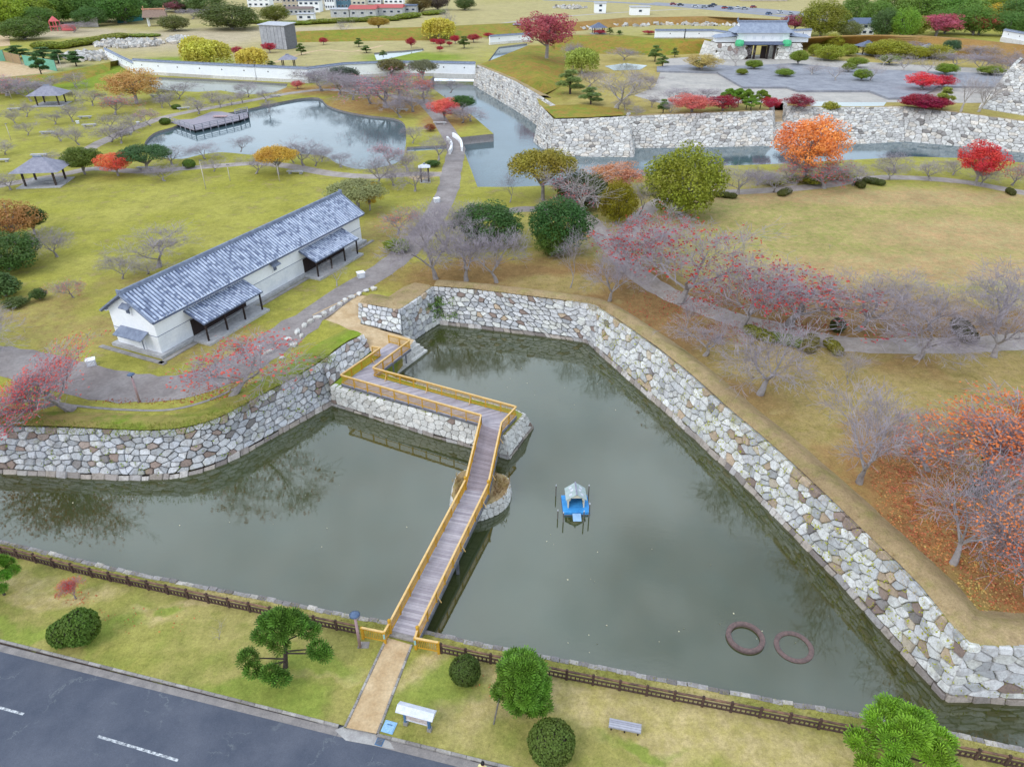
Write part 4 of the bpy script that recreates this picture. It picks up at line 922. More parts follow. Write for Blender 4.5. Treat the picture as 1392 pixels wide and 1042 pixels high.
MB().box((0, -.02, 0.98), (1.3, 0.06, 0.8)).build('panel', board(), t); MB().box((0, -.03, 0.54), (1.4, 0.1, 0.08)).build('panel_frame', M['white_metal'], t)
rf = MB(); rf.add([(-1.1, -.36, 1.5), (1.1, -.36, 1.5), (1.1, 0, 1.72), (-1.1, 0, 1.72), (1.1, .36, 1.5), (-1.1, .36, 1.5), (-1.1, -.36, 1.46), (1.1, -.36, 1.46), (1.1, .36, 1.46), (-1.1, .36, 1.46)], [(0, 1, 2, 3), (3, 2, 4, 5), (6, 7, 1, 0), (8, 9, 5, 4), (9, 8, 7, 6), (7, 8, 4, 2, 1), (9, 6, 0, 3, 5)]).build('board_roof', M['white_metal'], t)
t = thing('manhole_cover', 'pale blue square manhole cover in the grass by the kerb', 'manhole', tuple(G(529, 988, ZN + .004)), math.atan2(-0.28, 1.0))
pb = simple('pale_blue_paint', s_(150, 190, 222), s_(132, 172, 206), 4, 0.6, 0.1)
MB().box((0, 0, 0.02), (0.72, 0.72, 0.05)).build('frame', pb, t); MB().box((0, 0, 0.05), (0.58, 0.58, 0.03)).build('lid', simple('blue_cover', s_(128, 168, 204), s_(160, 196, 224), 12, 0.6, 0.2), t)
MB().box((0, .12, 0.07), (0.3, .05, 0.02)).build('mark', M['blue_paint'], t)
t = thing('drain_grate', 'dark blue grey gutter grate at the path apron', 'grate', tuple(G(517, 1006, ZR + .02)), math.atan2(-0.28, 1.0))
for k in range(6): MB().box((0, -.22 + .09 * k, 0.02), (.34, .05, .04)).build('bar', M['steel'], t)
MB().box((0, 0, 0.0), (.44, .62, .03)).build('frame', M['blue_paint'], t)
def lamp(u, v, h, label, thin=False, tint=None, disc=True, group=None):
    p = G(u, v, ZN if v > 800 else ZB); t = thing('street_lamp' if disc else 'lamp_pole', label, 'lamp', tuple(p), 0, group)
    m = tint or simple('pinkish_lamp_post', s_(176, 146, 148), s_(160, 132, 134), 4, 0.6, 0.08)
    r = 0.10 if not thin else 0.07
    MB().tube([(0, 0, 0), (0, 0, h * .86)], [r, r * .9], 8).build('post', m, t, True)
    if disc:
        MB().tube([(0, 0, h * .86), (0, 0, h * .96)], 0.05, 6).build('neck', M['dark_wood'], t)
        MB().lathe((0, 0, h * .96), [(0, 0), (.3, .0), (.34, .04), (.2, .12), (0, .15)], 14).build('lamp_head', simple('dark_blue_lamp', s_(92, 110, 138), s_(76, 92, 118), 3, 0.3, 0.02), t, True)
        MB().box((.2, .15, .01), (.7, .5, .04)).build('footing', M['concrete'], t)
    else:
        MB().tube([(0, 0, h * .86), (0, 0, h)], [r * .9, r * .8], 8).build('pole_top', m, t); MB().box((.14, 0, h), (.5, .16, .1)).build('lamp_head', M['steel'], t)
lamp(489.5, 879, 3.1, 'pink lamp post with dark disc head beside the bridge entrance')
lamp(190, 546, 3.0, 'lamp post with dark disc head on the pavement edge near the storehouse gable')
pale = simple('pale_concrete_pole', s_(206, 196, 180), s_(186, 176, 162), 2, 0.8, 0.05)
for u, v, vt in ((280, 257, 218), (85, 97, 75), (15, 190, 168), (105, 119, 98), (147, 30, 20), (16, 135, 122), (313, 246, 224), (380, 246, 222)):
    p = G(u, v, ZB); lamp(u, v, height_to(p, vt), 'slim pale lamp pole standing on the park lawn', True, pale, False, 'pale lamp poles in the park')
# ------------------------------------------------------------------ things in the moat
M['raft_blue'] = simple('bright_blue_plastic', s_(72, 160, 226), s_(60, 140, 210), 3, 0.5, 0.05)
t = thing('duck_house_raft', 'blue floating raft with a small gabled duck house in the moat', 'raft', tuple(G(782, 688, 0)), 0.02)
for k in range(7): MB().box((0, -0.85 + .30 * k, 0.12), (2.12, 0.285, 0.26)).build('deck_float', M['raft_blue'], t)
MB().box((0.0, 0.05, 0.0), (2.2, 2.2, 0.06)).build('base_frame', M['steel'], t)
MB().add([(-.33, -1.05, .2), (.33, -1.05, .2), (.33, -1.75, .02), (-.33, -1.75, .02), (-.33, -1.05, .1), (.33, -1.05, .1), (.33, -1.75, -.1), (-.33, -1.75, -.1)], [(3, 2, 1, 0), (4, 5, 6, 7), (0, 1, 5, 4), (1, 2, 6, 5), (2, 3, 7, 6), (3, 0, 4, 7)]).build('ramp', simple('pale_blue_ramp', s_(160, 190, 220), s_(140, 172, 206), 3, 0.6, .05), t)
hc = simple('cream_boards', s_(232, 222, 196), s_(214, 204, 180), 3, 0.7, .05); hr = simple('pale_grey_green_roof', s_(176, 188, 186), s_(160, 174, 172), 3, 0.7, .04)
for x in (-.62, .62): MB().box((x, 0.2, 0.72), (.08, 1.3, .95)).build('side_wall', hc, t)
MB().box((0, .82, .72), (1.2, .06, .95)).build('back_wall', hc, t)
MB().add([(-.66, -.46, 1.0), (-.5, -.46, 1.22), (-.5, -.46, 1.0), (.5, -.46, 1.22), (.66, -.46, 1.0), (.5, -.46, 1.0), (0, -.46, 1.62), (-.66, -.46, 1.2), (.66, -.46, 1.2), (-.42, -.46, 1.26), (.42, -.46, 1.26)] , [(7, 9, 10, 8, 6), (0, 2, 9, 7), (5, 4, 8, 10)]).build('gable', hc, t)
for sx in (-1, 1):
    v = [(0, -.55, 1.72), (0, .95, 1.72), (sx * .84, .95, 1.12), (sx * .84, -.55, 1.12)]; v += [(a, b, c - .06) for a, b, c in v]
    f = [(0, 1, 2, 3), (7, 6, 5, 4), (0, 4, 5, 1), (1, 5, 6, 2), (2, 6, 7, 3), (3, 7, 4, 0)]
    rr = MB().add(v, f if sx < 0 else [q[::-1] for q in f]).build('roof_panel', hr, t)
    for y, s0 in ((-.2, .55), (.22, .38), (.6, .5)):
        pz = 1.72 - .6 * s0
        mm = Matrix.Rotation(sx * math.atan2(.6, .84), 3, 'Y')
        MB().box((sx * .84 * s0, y, pz + .015), (.26, .24, .02), M=mm).build('roof_mark', M['white_metal'], rr)
MB().bar((0, -.58, 1.74), (0, .98, 1.74), .1, .06).build('ridge', simple('mauve_ridge', s_(150, 146, 164), None, 3, .7, 0), t)
pw = simple('mooring_stake_wood', s_(120, 114, 108), s_(96, 90, 84), 5, .8, .1)
for (u, v, vt, lb) in ((755.5, 674, 660, 0), (758, 705, 694, 0), (765.5, 710, 697, 0), (793, 710, 695, 0), (800.5, 703, 685, 0), (799.5, 678, 660, 0)):
    p = G(u, v, 0); h = height_to(p, vt); k = thing('mooring_stake', 'thin wooden mooring stake standing in the water around the blue raft', 'stake', (p.x, p.y, 0), 0, 'stakes around the duck raft')
    MB().tube([(0, 0, -1), (0, 0, h)], 0.045, 6).build('pole', pw, k); MB().tube([(0, 0, h), (0, 0, h + .12)], [0.048, 0.03], 6).build('tip', M['white_metal'], k)
rust = simple('brown_ring_concrete', s_(122, 100, 96), s_(96, 82, 80), 5, .9, .2)
for (u, v, z, lb) in ((1013, 867, 0.16, 'round brown planter ring standing just above the moat water'), (1079, 879, 0.05, 'round brown planter ring almost level with the moat water near the mossy wall')):
    p = G(u, v, 0); t = thing('planter_ring', lb, 'planter', tuple(p))
    prof = [(0.92, -.6), (0.92, z), (1.0, z + .02), (1.18, z + .02), (1.24, z), (1.24, -.6)]
    MB().lathe((0, 0, 0), prof, 40).build('ring_wall', rust, t); MB().lathe((0, 0, 0), [(0.96, z + .03), (1.2, z + .03)], 40).build('rim', rust, t)
# ------------------------------------------------------------------ trees
def bark(name, a, b):
    n = NB(name); f = n.noise(6, 4, 0.7); n.col(n.mix(n.ramp(f, [(0.35, 0), (0.65, 1)]), a, b)).rough(0.95).bump(f, 0.5, 0.05); return n.m
M['bark'] = bark('grey_bark', s_(160, 152, 149), s_(118, 110, 109)); M['bark_dark'] = bark('dark_bark', s_(88, 76, 70), s_(58, 50, 48)); M['bark_pale'] = bark('pale_bark', s_(184, 176, 170), s_(150, 142, 138))
M['twig'] = bark('grey_mauve_twigs', s_(160, 150, 155), s_(134, 124, 130)); M['twig_pale'] = bark('pale_twigs', s_(176, 166, 164), s_(150, 140, 140))
def leaf_mat(name, var=0.35, trans=0.25):
    n = NB(name); oi = n.N.new('ShaderNodeObjectInfo'); ge = n.N.new('ShaderNodeNewGeometry')
    r = ge.outputs['Random Per Island']; f = n.noise(1.1, 3, 0.6)
    k = n.math('ADD', n.math('MULTIPLY', n.math('SUBTRACT', r, 0.5), var), n.math('MULTIPLY', n.math('SUBTRACT', f, 0.5), 0.7))
    hs = n.N.new('ShaderNodeHueSaturation'); n.L.new(oi.outputs['Color'], hs.inputs['Color'])
    n.L.new(n.math('ADD', 1.0, n.math('MULTIPLY', k, 1.1)), hs.inputs['Value']); n.L.new(n.math('ADD', 0.5, n.math('MULTIPLY', n.math('SUBTRACT', f, 0.5), 0.10)), hs.inputs['Hue'])
    n.col(hs.outputs['Color']).rough(0.6)
    tr = n.N.new('ShaderNodeBsdfTranslucent'); n.L.new(hs.outputs['Color'], tr.inputs['Color'])
    ms = n.N.new('ShaderNodeMixShader'); ms.inputs[0].default_value = trans; out = n.N['Material Output']
    n.L.new(n.b.outputs[0], ms.inputs[1]); n.L.new(tr.outputs[0], ms.inputs[2]); n.L.new(ms.outputs[0], out.inputs['Surface']); return n.m
M['leaf'] = leaf_mat('foliage'); M['needle'] = leaf_mat('pine_needles', 0.95, 0.05)
def rot_dir(d, ang, az):
    d = d.normalized(); a = d.orthogonal().normalized(); b = d.cross(a); return (d * math.cos(ang) + (a * math.cos(az) + b * math.sin(az)) * math.sin(ang)).normalized()
def bare_meshes(seed, spread=0.8, levels=5, up=0.25, trunk=0.22, multi=(3, 5), young=False):
    """height about 1; returns limbs, twigs builders and twig tips"""
    rng = random.Random(seed); limbs, twigs, tips = MB(), MB(), []
    def grow_(p, d, l, r, lev):
        n = 4 if lev < 2 else (3 if lev < 4 else 2); pts = [p]; rad = [r]; dd = d
        for i in range(n):
            dd = (dd + Vector((rng.gauss(0, .13), rng.gauss(0, .13), rng.gauss(0.02, .08) + up * 0.1 * (1 if lev < 3 else -0.3)))).normalized()
            pts.append(pts[-1] + dd * (l / n)); rad.append(max(.00135, r * (1 - 0.55 * (i + 1) / n)))
        (limbs if lev < 2 else twigs).tube(pts, rad, 7 if lev == 0 else (5 if lev == 1 else 3), lev < 1)
        if lev >= levels: tips.append((pts[-1], dd)); return
        if lev >= 2: tips.append((pts[-1], dd))
        k = rng.randint(*multi) if lev == 0 else rng.choice((4, 5, 6, 6) if lev < 4 else (2, 3, 4))
        az0 = rng.uniform(0, 6.28)
        for j in range(k):
            f = 1.0 if lev == 0 else rng.uniform(0.3, 1.0)
            fi = f * n; i = min(int(fi), n - 1); q = pts[i].lerp(pts[i + 1], fi - i)
            ang = (rng.uniform(0.45, 0.95) * spread if lev == 0 else rng.uniform(0.35, 0.95))
            nd = rot_dir(dd if lev else Vector((0, 0, 1)), ang, az0 + j * 6.283 / k + rng.uniform(-.5, .5))
            if lev < 2: nd = (nd + Vector((0, 0, up))).normalized()
            grow_(q, nd, l * (rng.uniform(.85, 1.25) * (1.75 if lev == 0 else 0.62)), rad[i] * (0.62 if lev == 0 else 0.5), lev + 1)
    grow_(Vector((0, 0, -0.02)), Vector((rng.uniform(-.12, .12), rng.uniform(-.12, .12), 1)).normalized(), trunk, 0.036 if not young else 0.02, 0)
    return limbs, twigs, tips
def leaf_quads(mb, c, n, r, sz, rng, flat=0.5, up=0.4):
    for _ in range(n):
        while True:
            v = Vector((rng.uniform(-1, 1), rng.uniform(-1, 1), rng.uniform(-1, 1)))
            if 0.05 < v.length < 1: break
        rad = v.length ** 0.45; v.normalize(); p = c + Vector((v.x, v.y, v.z * flat * 1.3)) * (r * rad)
        nr = (v * 0.8 + Vector((rng.gauss(0, .55), rng.gauss(0, .55), rng.gauss(up, .5)))).normalized()
        a = nr.orthogonal().normalized(); a = Matrix.Rotation(rng.uniform(0, 6.28), 3, nr) @ a; b = nr.cross(a); s = sz * rng.uniform(.6, 1.3)
        mb.add([p - a * s * .5, p + b * s * .42 + nr * s * .08, p + a * s * .62, p - b * s * .42 + nr * s * .08], [(0, 1, 2, 3)])
class Kind:
    """meshes of one tree kind: parts = [(part name, mesh, uses colour)], measured height and width"""
    def __init__(s, parts):
        s.parts = []
        zs, xs = [], []
        for nm, mb, m, colr in parts:
            me = bpy.data.meshes.new(nm); me.from_pydata(mb.v, [], mb.f); me.update(); me.materials.append(m); s.parts.append((nm, me, colr))
            if mb.v:
                A = np.array(mb.v); zs.append(A[:, 2].max()); xs.append(np.percentile(np.abs(A[:, :2]), 97 if nm == 'crown' else (91 if nm == 'twigs' else 50)) * 2)
        s.h = max(zs); s.w = max(xs)
KINDS = {}
def bare_kind(seed, leaves=0, lsz=.03, pale=False, nsub=1.0, **kw):
    l, t, tips = bare_meshes(seed, **kw); P_ = [('trunk', l, M['bark_pale'] if pale else M['bark'], False), ('twigs', t, M['twig_pale'] if pale else M['twig'], False)]
    if leaves:
        rng = random.Random(seed + 99); mb = MB(); sel = rng.sample(tips, min(len(tips), leaves))
        cl = [tips[rng.randrange(len(tips))][0] for _ in range(7)]
        for p, d in sel:
            if min((p - c).length for c in cl) < 0.34 or rng.random() < .25: leaf_quads(mb, p, rng.randint(2, 4), 0.05, lsz, rng)
        P_.append(('leaves', mb, M['leaf'], True))
    return Kind(P_)
for i in range(6): KINDS['bare%d' % i] = bare_kind(100 + i, spread=0.8 + .06 * (i % 3), up=0.12 + 0.06 * (i % 2))
for i in range(3): KINDS['pale%d' % i] = bare_kind(140 + i, pale=True, spread=0.85, up=0.1, levels=4)
for i in range(3): KINDS['young%d' % i] = bare_kind(160 + i, spread=0.5, up=0.4, levels=4, trunk=0.3, young=True)
for i in range(4): KINDS['barered%d' % i] = bare_kind(120 + i, leaves=250, lsz=.023, spread=0.85, up=0.14)
for i in range(2): KINDS['sparse%d' % i] = bare_kind(180 + i, leaves=1500, lsz=.0145, spread=0.8, up=0.2)
KINDS['sapling0'] = bare_kind(171, spread=0.7, up=0.3, levels=2, trunk=0.4, young=True)
def leafy_kind(seed, shape='dome', ncl=60, per=85, lsz=.055, clr=.17, trunk_h=.22, w=.9, gap=0.0, flat=.7, mat='leaf', bk='bark', core=True):
    rng = random.Random(seed); cr = MB(); tk = MB(); cz = trunk_h + (1 - trunk_h) * .5; rz = (1 - trunk_h) * .5; cs = []
    for i in range(ncl):
        z = 1 - 2 * (i + .5) / ncl; a = i * 2.39996 + rng.uniform(-.4, .4); q = math.sqrt(max(0, 1 - z * z))
        k = rng.uniform(.62, .95) if shape != 'open' else rng.uniform(.45, 1.0)
        if shape == 'dome' and z < -.2: z *= .6
        if shape == 'umbrella': z = abs(z) * .8 + .05; k = rng.uniform(.75, 1.0)
        if shape == 'cone': q *= (1 - z) * .62 + .12
        c = Vector((math.cos(a) * q * w * .5 * k, math.sin(a) * q * w * .5 * k, cz + z * rz * k * .92)); cs.append(c)
        if rng.random() < gap: continue
        leaf_quads(cr, c, per, clr * rng.uniform(.7, 1.2), lsz, rng, flat)
    tk.tube([(0, 0, -.02), (rng.uniform(-.02, .02), rng.uniform(-.02, .02), trunk_h), (rng.uniform(-.05, .05), rng.uniform(-.05, .05), cz)], [.034, .026, .014], 7)
    for c in rng.sample(cs, min(len(cs), 14)):
        tk.tube([(0, 0, trunk_h * rng.uniform(.7, 1.3)), (c.x * .5, c.y * .5, (trunk_h + c.z) / 2 + .03), tuple(c)], [.016, .01, .004], 4, False)
    return Kind([('trunk', tk, M[bk], False), ('crown', cr, M[mat], True)])
for i in range(3): KINDS['dome%d' % i] = leafy_kind(200 + i, 'dome', 95, 170, .029, .13, .2, .95)
for i in range(2): KINDS['oak%d' % i] = leafy_kind(220 + i, 'umbrella', 75, 160, .029, .15, .3, 1.0, .05, .6, 'leaf', 'bark')
for i in range(3): KINDS['maple%d' % i] = leafy_kind(240 + i, 'open', 90, 120, .025, .125, .25, 1.0, .12, .55, 'leaf', 'bark')
for i in range(2): KINDS['wood%d' % i] = leafy_kind(280 + i, 'ball', 80, 160, .029, .15, .07, 1.0)
KINDS['cone0'] = leafy_kind(260, 'cone', 60, 80, .05, .13, .1, .8)
for i in range(2): KINDS['shrub%d' % i] = leafy_kind(270 + i, 'dome', 40, 70, .075, .2, .04, 1.25)
def bush_kind(seed, lobes=((0, 0, 0, 1.0),), n=5200, lsz=.06):
    rng = random.Random(seed); cr = MB(); tk = MB()
    for x, y, z, k in lobes:
        for i in range(int(n * k * k)):
            zz = rng.uniform(-.75, 1); a = rng.uniform(0, 6.283); q = math.sqrt(1 - zz * zz) ; v = Vector((math.cos(a) * q, math.sin(a) * q, zz))
            rr = k * .5 * (1 + .04 * math.sin(5 * a + seed) * math.cos(4 * zz)) * rng.uniform(.88, 1.02)
            p = Vector((x, y, z + .42 * k)) + Vector((v.x * rr, v.y * rr, v.z * rr * .92)); nr = (v + Vector((rng.gauss(0, .6), rng.gauss(0, .6), rng.gauss(.2, .6)))).normalized()
            A_ = nr.orthogonal().normalized(); A_ = Matrix.Rotation(rng.uniform(0, 6.28), 3, nr) @ A_; B2_ = nr.cross(A_); s = lsz * rng.uniform(.6, 1.2)
            cr.add([p - A_ * s * .5, p + B2_ * s * .35, p + A_ * s * .6, p - B2_ * s * .35], [(0, 1, 2, 3)])
        tk.lathe((x, y, z), [(.0, .06), (.3 * k, .1 * k), (.42 * k, .4 * k), (.3 * k, .72 * k), (0, .8 * k)], 10)  # dark core ball fills each lobe and stands in for the shaded inside
    return Kind([('stem', tk, M['bark_dark'], False), ('crown', cr, M['leaf'], True)])
KINDS['bush0'] = bush_kind(301); KINDS['bush1'] = bush_kind(302); KINDS['heart'] = bush_kind(303, ((.17, .06, .06, .82), (-.24, -.02, 0, .62)))
KINDS['hedge'] = bush_kind(304, ((-.3, 0, 0, .45), (0, 0, 0, .48), (.3, .02, 0, .45)), 7000, .05)
def pine_kind(seed, pads, tuft=.042, dens=1.0, trunk_r=.03, bend=(0.02, 0.0)):
    rng = random.Random(seed); cr = MB(); tk = MB(); H = max(p[2] for p in pads)
    tk.tube([(0, 0, -.03), (bend[0] * .5, bend[1] * .5, H * .35), (bend[0], bend[1], H * .75), (bend[0] * .8, bend[1], H)], [trunk_r, trunk_r * .8, trunk_r * .5, .006], 8)
    for x, y, z, r in pads:
        tk.tube([(bend[0] * .8, bend[1] * .8, max(.12, z - .14)), (x * .6, y * .6, z - .06), (x, y, z - .02)], [.012, .009, .004], 5, False)
        for i in range(int(190 * dens * (r / .2) ** 2)):
            a = rng.uniform(0, 6.283); q = rng.uniform(0, 1) ** .5; zz = rng.uniform(-.5, 1)
            v = Vector((math.cos(a) * math.sqrt(max(0, 1 - zz * zz)), math.sin(a) * math.sqrt(max(0, 1 - zz * zz)), zz)); k = rng.uniform(.6, 1.0)
            c = Vector((x, y, z)) + Vector((v.x * r * k, v.y * r * k, v.z * r * .55 * k)); ax = (v * .8 + Vector((0, 0, .7))).normalized(); s = tuft * 1.75 * rng.uniform(.75, 1.25)
            n_ = len(cr.v); o1 = ax.orthogonal().normalized(); o2 = ax.cross(o1); m_ = 9; t0 = rng.uniform(0, 6.28); cr.v.append(tuple(c - ax * s * .25))
            for j in range(m_):
                t = t0 + j * 6.283 / m_; dr = (o1 * math.cos(t) + o2 * math.sin(t)); tipv = c + dr * s * .62 + ax * s * rng.uniform(.25, .7); sd2 = ax.cross(dr) * s * .075
                cr.v += [tuple(tipv + sd2), tuple(tipv - sd2)]; cr.f.append((n_, n_ + 1 + 2 * j, n_ + 2 + 2 * j))
    return Kind([('trunk', tk, M['bark_dark'], False), ('crown', cr, M['needle'], True)])
def ball_pads(seed, n, rx, z0, z1, r):
    rng = random.Random(seed); out = []
    for i in range(n):
        f = (i + .5) / n; z = z0 + (z1 - z0) * f; w_ = rx * math.sin(math.pi * min(1, max(.12, f * .86 + .1))) ; a = i * 2.4 + rng.uniform(-.3, .3); out.append((math.cos(a) * w_ * rng.uniform(.5, 1), math.sin(a) * w_ * rng.uniform(.5, 1), z, r * rng.uniform(.8, 1.15)))
    return out
KINDS['pine0'] = pine_kind(401, [(-.06, .04, .96, .11), (.08, .06, .94, .1), (.18, .04, .84, .11), (-.18, .06, .84, .11), (0, -.06, .84, .12), (.3, .05, .72, .1), (-.24, -.02, .66, .11), (.06, .2, .74, .11), (-.1, .18, .78, .1), (.42, -.04, .5, .1), (.5, -.08, .46, .08), (-.4, -.14, .34, .1), (-.3, -.26, .3, .09), (-.08, -.32, .34, .1), (.04, -.34, .28, .09), (-.02, -.1, .62, .1)], .045, 1.35, .034, (.03, -.02))
KINDS['pine1'] = pine_kind(402, ball_pads(5, 30, .33, .2, .92, .13), .046, 1.1, .028)
KINDS['pine2'] = pine_kind(403, [(0, 0, .92, .14), (.2, .06, .84, .13), (-.18, .06, .86, .14), (.06, -.22, .8, .14), (-.06, .26, .78, .14), (.3, -.16, .68, .13), (-.32, -.1, .7, .13), (.24, .3, .66, .13), (.44, .06, .58, .12), (-.3, .28, .6, .12), (-.2, -.3, .6, .12), (.16, -.36, .56, .11), (-.46, .08, .54, .12), (.4, .26, .5, .11)], .046, 1.2)
KINDS['pine3'] = pine_kind(404, [(0, 0, .94, .12), (.14, .02, .76, .14), (-.14, .04, .66, .15), (.04, -.16, .54, .16), (.16, .1, .42, .16), (-.18, -.05, .34, .15)], .06, .8)
def willow_kind(seed):
    rng = random.Random(seed); cr = MB(); tk = MB(); tk.tube([(0, 0, 0), (.02, 0, .4), (0, .02, .8)], [.04, .03, .015], 7)
    for i in range(420):
        a = rng.uniform(0, 6.283); q = rng.uniform(.05, 1) ** .6 * .5; z = .97 - q * q * .9 + rng.uniform(-.06, .03); p = Vector((math.cos(a) * q, math.sin(a) * q, z)); l = rng.uniform(.35, .9) * z
        n = 12
        for j in range(n):
            c = p + Vector((math.cos(a) * .05 * j / n + rng.gauss(0, .012), math.sin(a) * .05 * j / n + rng.gauss(0, .012), -l * j / n)); leaf_quads(cr, c, 1, .02, .055, rng, 1.0, 0)
    return Kind([('trunk', tk, M['bark'], False), ('crown', cr, M['leaf'], True)])
KINDS['willow'] = willow_kind(501)
CNT = {}
def plant(kind, u, v, vt=None, wpx=None, col=None, label='', name='tree', group=None, z=None, h=None, w=None, cat='tree', lean=None, rz=None, pitch=0.0):
    ks = [k for k in KINDS if k.rstrip('0123456789') == kind] if kind not in KINDS else [kind]
    CNT[kind] = CNT.get(kind, 0) + 1; K = KINDS[ks[CNT[kind] % len(ks)]]
    if z is None: z = ZN if v > 745 and u < 1200 else ZB
    p = G(u, v, z); hh = h or height_to(p, vt); ww = w or (wpx / scale_at(p + Vector((0, 0, hh * .5))))
    if not h: hh = max(hh * .55, hh - (.14 if kind[:4] in ('bare', 'pale', 'spar') else .3) * ww * math.tan(TILT + math.atan((v - CYP) / FPX)))
    rng = random.Random(int(u * 7 + v * 13)); r0 = rng.uniform(0, 6.283) if rz is None else rz
    t = thing(name, label, cat, tuple(p), r0, group)
    if lean: t.rotation_euler = (lean[0], lean[1], r0)
    sc = (ww / K.w, ww / K.w, hh / K.h)
    for nm, me, colr in K.parts:
        o = bpy.data.objects.new(nm, me); C.objects.link(o); o.parent = t; o.scale = sc
        if colr and col: o.color = (*[c * rng.uniform(.92, 1.08) for c in s_(*col)], 1)
    return t
# ------------------------------------------------------------------ planting
DG, MG, OL, PN, CR, RD, OR, OC, WY, YG, BR = (72, 98, 46), (92, 118, 50), (138, 132, 48), (98, 140, 42), (158, 36, 56), (206, 72, 62), (226, 128, 58), (196, 150, 62), (206, 194, 84), (150, 150, 48), (150, 116, 70)
LMARK = [(63, 249, 'the pavilion beside the olive tree'), (71, 142, 'the pavilion below the green slope'), (186, 141, 'the big tan tree'), (161, 239, 'the salmon red tree'), (270, 168, 'the pond deck'), (379, 237, 'the flat ochre tree'), (300, 112, 'the long white wall'), (57, 100, 'the playing field'), (604, 164, 'the salmon pink maple'), (618, 200, 'the white parapets'), (578, 247, 'the white roofed shelter'), (487, 287, 'the storehouse roof end'), (468, 117, 'the grey green round tree'), (533, 104, 'the olive brown tree'), (665, 330, 'the dark evergreen dome'), (541, 318, 'the salmon leaved tree'), (593, 395, 'the ivy corner'), (1308, 455, 'the wide dark shrub'), (1137, 450, 'the round olive bush'), (1370, 480, 'the path edge'), (1093, 245, 'the tall golden tree'), (1325, 252, 'the bright red maple'), (1180, 248, 'the paired oval bushes'), (926, 292, 'the large olive dome tree'), (1030, 79, 'the castle gate'), (1254, 150, 'the domed crimson maple'), (1252, 124, 'the red maple court'), (954, 97, 'the tan gate tree'), (837, 148, 'the big pale tree'), (1379, 110, 'the keep base'), (1176, 74, 'the dark roofed pavilion'), (1271, 50, 'the dusty red tree'), (1348, 36, 'the golden yellow tree'), (1174, 48, 'the blue roofed house'), (34, 54, 'the big playground tree'), (77, 42, 'the pink climbing frame'), (122, 37, 'the climbing slab'), (213, 36, 'the shrine shelter'), (316, 40, 'the broad dark dome'), (374, 67, 'the sheeted shed'), (440, 61, 'the far bank'), (597, 54, 'the lone willow'), (666, 61, 'the north moat wall'), (813, 46, 'the dark bank pavilion'), (791, 100, 'the weeping garden tree'), (982, 152, 'the crimson wall maple'), (493, 24, 'the red roofed shed'), (415, 28, 'the flat white shed')]
def row(kind, lst, label, group, col=None, name='cherry_tree', z=None, cat='tree'):
    for q in lst:
        lb = label
        if len(lst) > 4:
            p = G(q[0], q[1], ZB); lb = label + ' nearest ' + min(LMARK, key=lambda m: (G(m[0], m[1], ZB) - p).length)[2]
        plant(kind, q[0], q[1], q[2], q[3], q[4] if len(q) > 4 else col, lb, name, group, z, cat=cat)
# near lawn
plant('pine0', 388, 906, None, None, (84, 118, 40), 'cloud shaped green pine on the near lawn beside the moat fence', 'pine_tree', h=4.8, w=4.6, rz=0.0, lean=(0, .13))
plant('pine1', 712, 962, None, None, (96, 132, 38), 'dense egg shaped green pine propped by poles on the near lawn', 'pine_tree', h=4.5, w=3.1)
plant('pine2', 1212, 1052, None, None, (112, 146, 36), 'bright green flat topped pine growing in front of the moat fence', 'pine_tree', h=4.4, w=5.0, z=ZN, rz=.6)
plant('pine2', 6, 808, None, None, (92, 136, 40), 'green pine leaning over the fence at the end of the near lawn', 'pine_tree', h=3.4, w=3.0, z=ZN, rz=2.5)
plant('heart', 105, 872, None, None, (92, 110, 42), 'clipped dark bush with a heart shaped outline on the lawn by the road', 'clipped_bush', h=2.5, w=2.9, cat='bush', rz=-.1)
plant('bush0', 633, 922, None, None, (78, 100, 40), 'small clipped round bush between the bridge railing and the pine', 'clipped_bush', h=1.75, w=1.75, cat='bush')
plant('bush1', 749, 1024, None, None, (92, 108, 44), 'large clipped round bush at the foot of the propped pine', 'clipped_bush', h=2.25, w=2.4, cat='bush')
plant('sparse', 103, 813, 782, 22, (226, 74, 40), 'tiny sapling with bright red leaves on the near lawn', 'sapling')
plant('sapling0', 298, 868, 843, 26, None, 'tiny bare sapling on the near lawn before the fence', 'sapling')
# left grounds
plant('sparse', 98, 556, None, None, (206, 92, 84), 'leaning cherry tree with pink red leaves above the curved moat wall', 'cherry_tree', h=6.0, w=9.0, lean=(0, -.5), rz=.3)
plant('barered', 315, 539, None, None, (200, 84, 78), 'wide cherry tree with few red leaves between storehouse and moat wall', 'cherry_tree', h=6.8, w=10.0)
plant('bare', -25, 480, 400, 110, None, 'bare cherry tree overhanging the pavement at the storehouse lawn end', 'cherry_tree')
row('bare', [(78, 349, 303, 52), (216, 363, 302, 84), (167, 379, 343, 42), (201, 372, 350, 44)], 'bare cherry tree on the lawn behind the white storehouse', 'cherries behind the storehouse')
plant('barered', 100, 404, 372, 34, (214, 120, 96), 'small sapling with few orange leaves near the storehouse gable', 'sapling')
plant('wood', 12, 366, 306, 84, (76, 104, 44), 'dark round evergreen tree at the lawn corner below the rust tree', 'evergreen_tree')
plant('maple', 20, 330, 266, 78, (170, 128, 70), 'rust brown tree behind the dark round evergreen', 'autumn_tree')
plant('dome', 48, 318, 276, 36, (70, 92, 44), 'dark evergreen tucked against the rust brown tree', 'evergreen_tree')
plant('cone0', 8, 402, 364, 40, (82, 110, 56), 'small blue green conifer on the lawn edge', 'conifer')
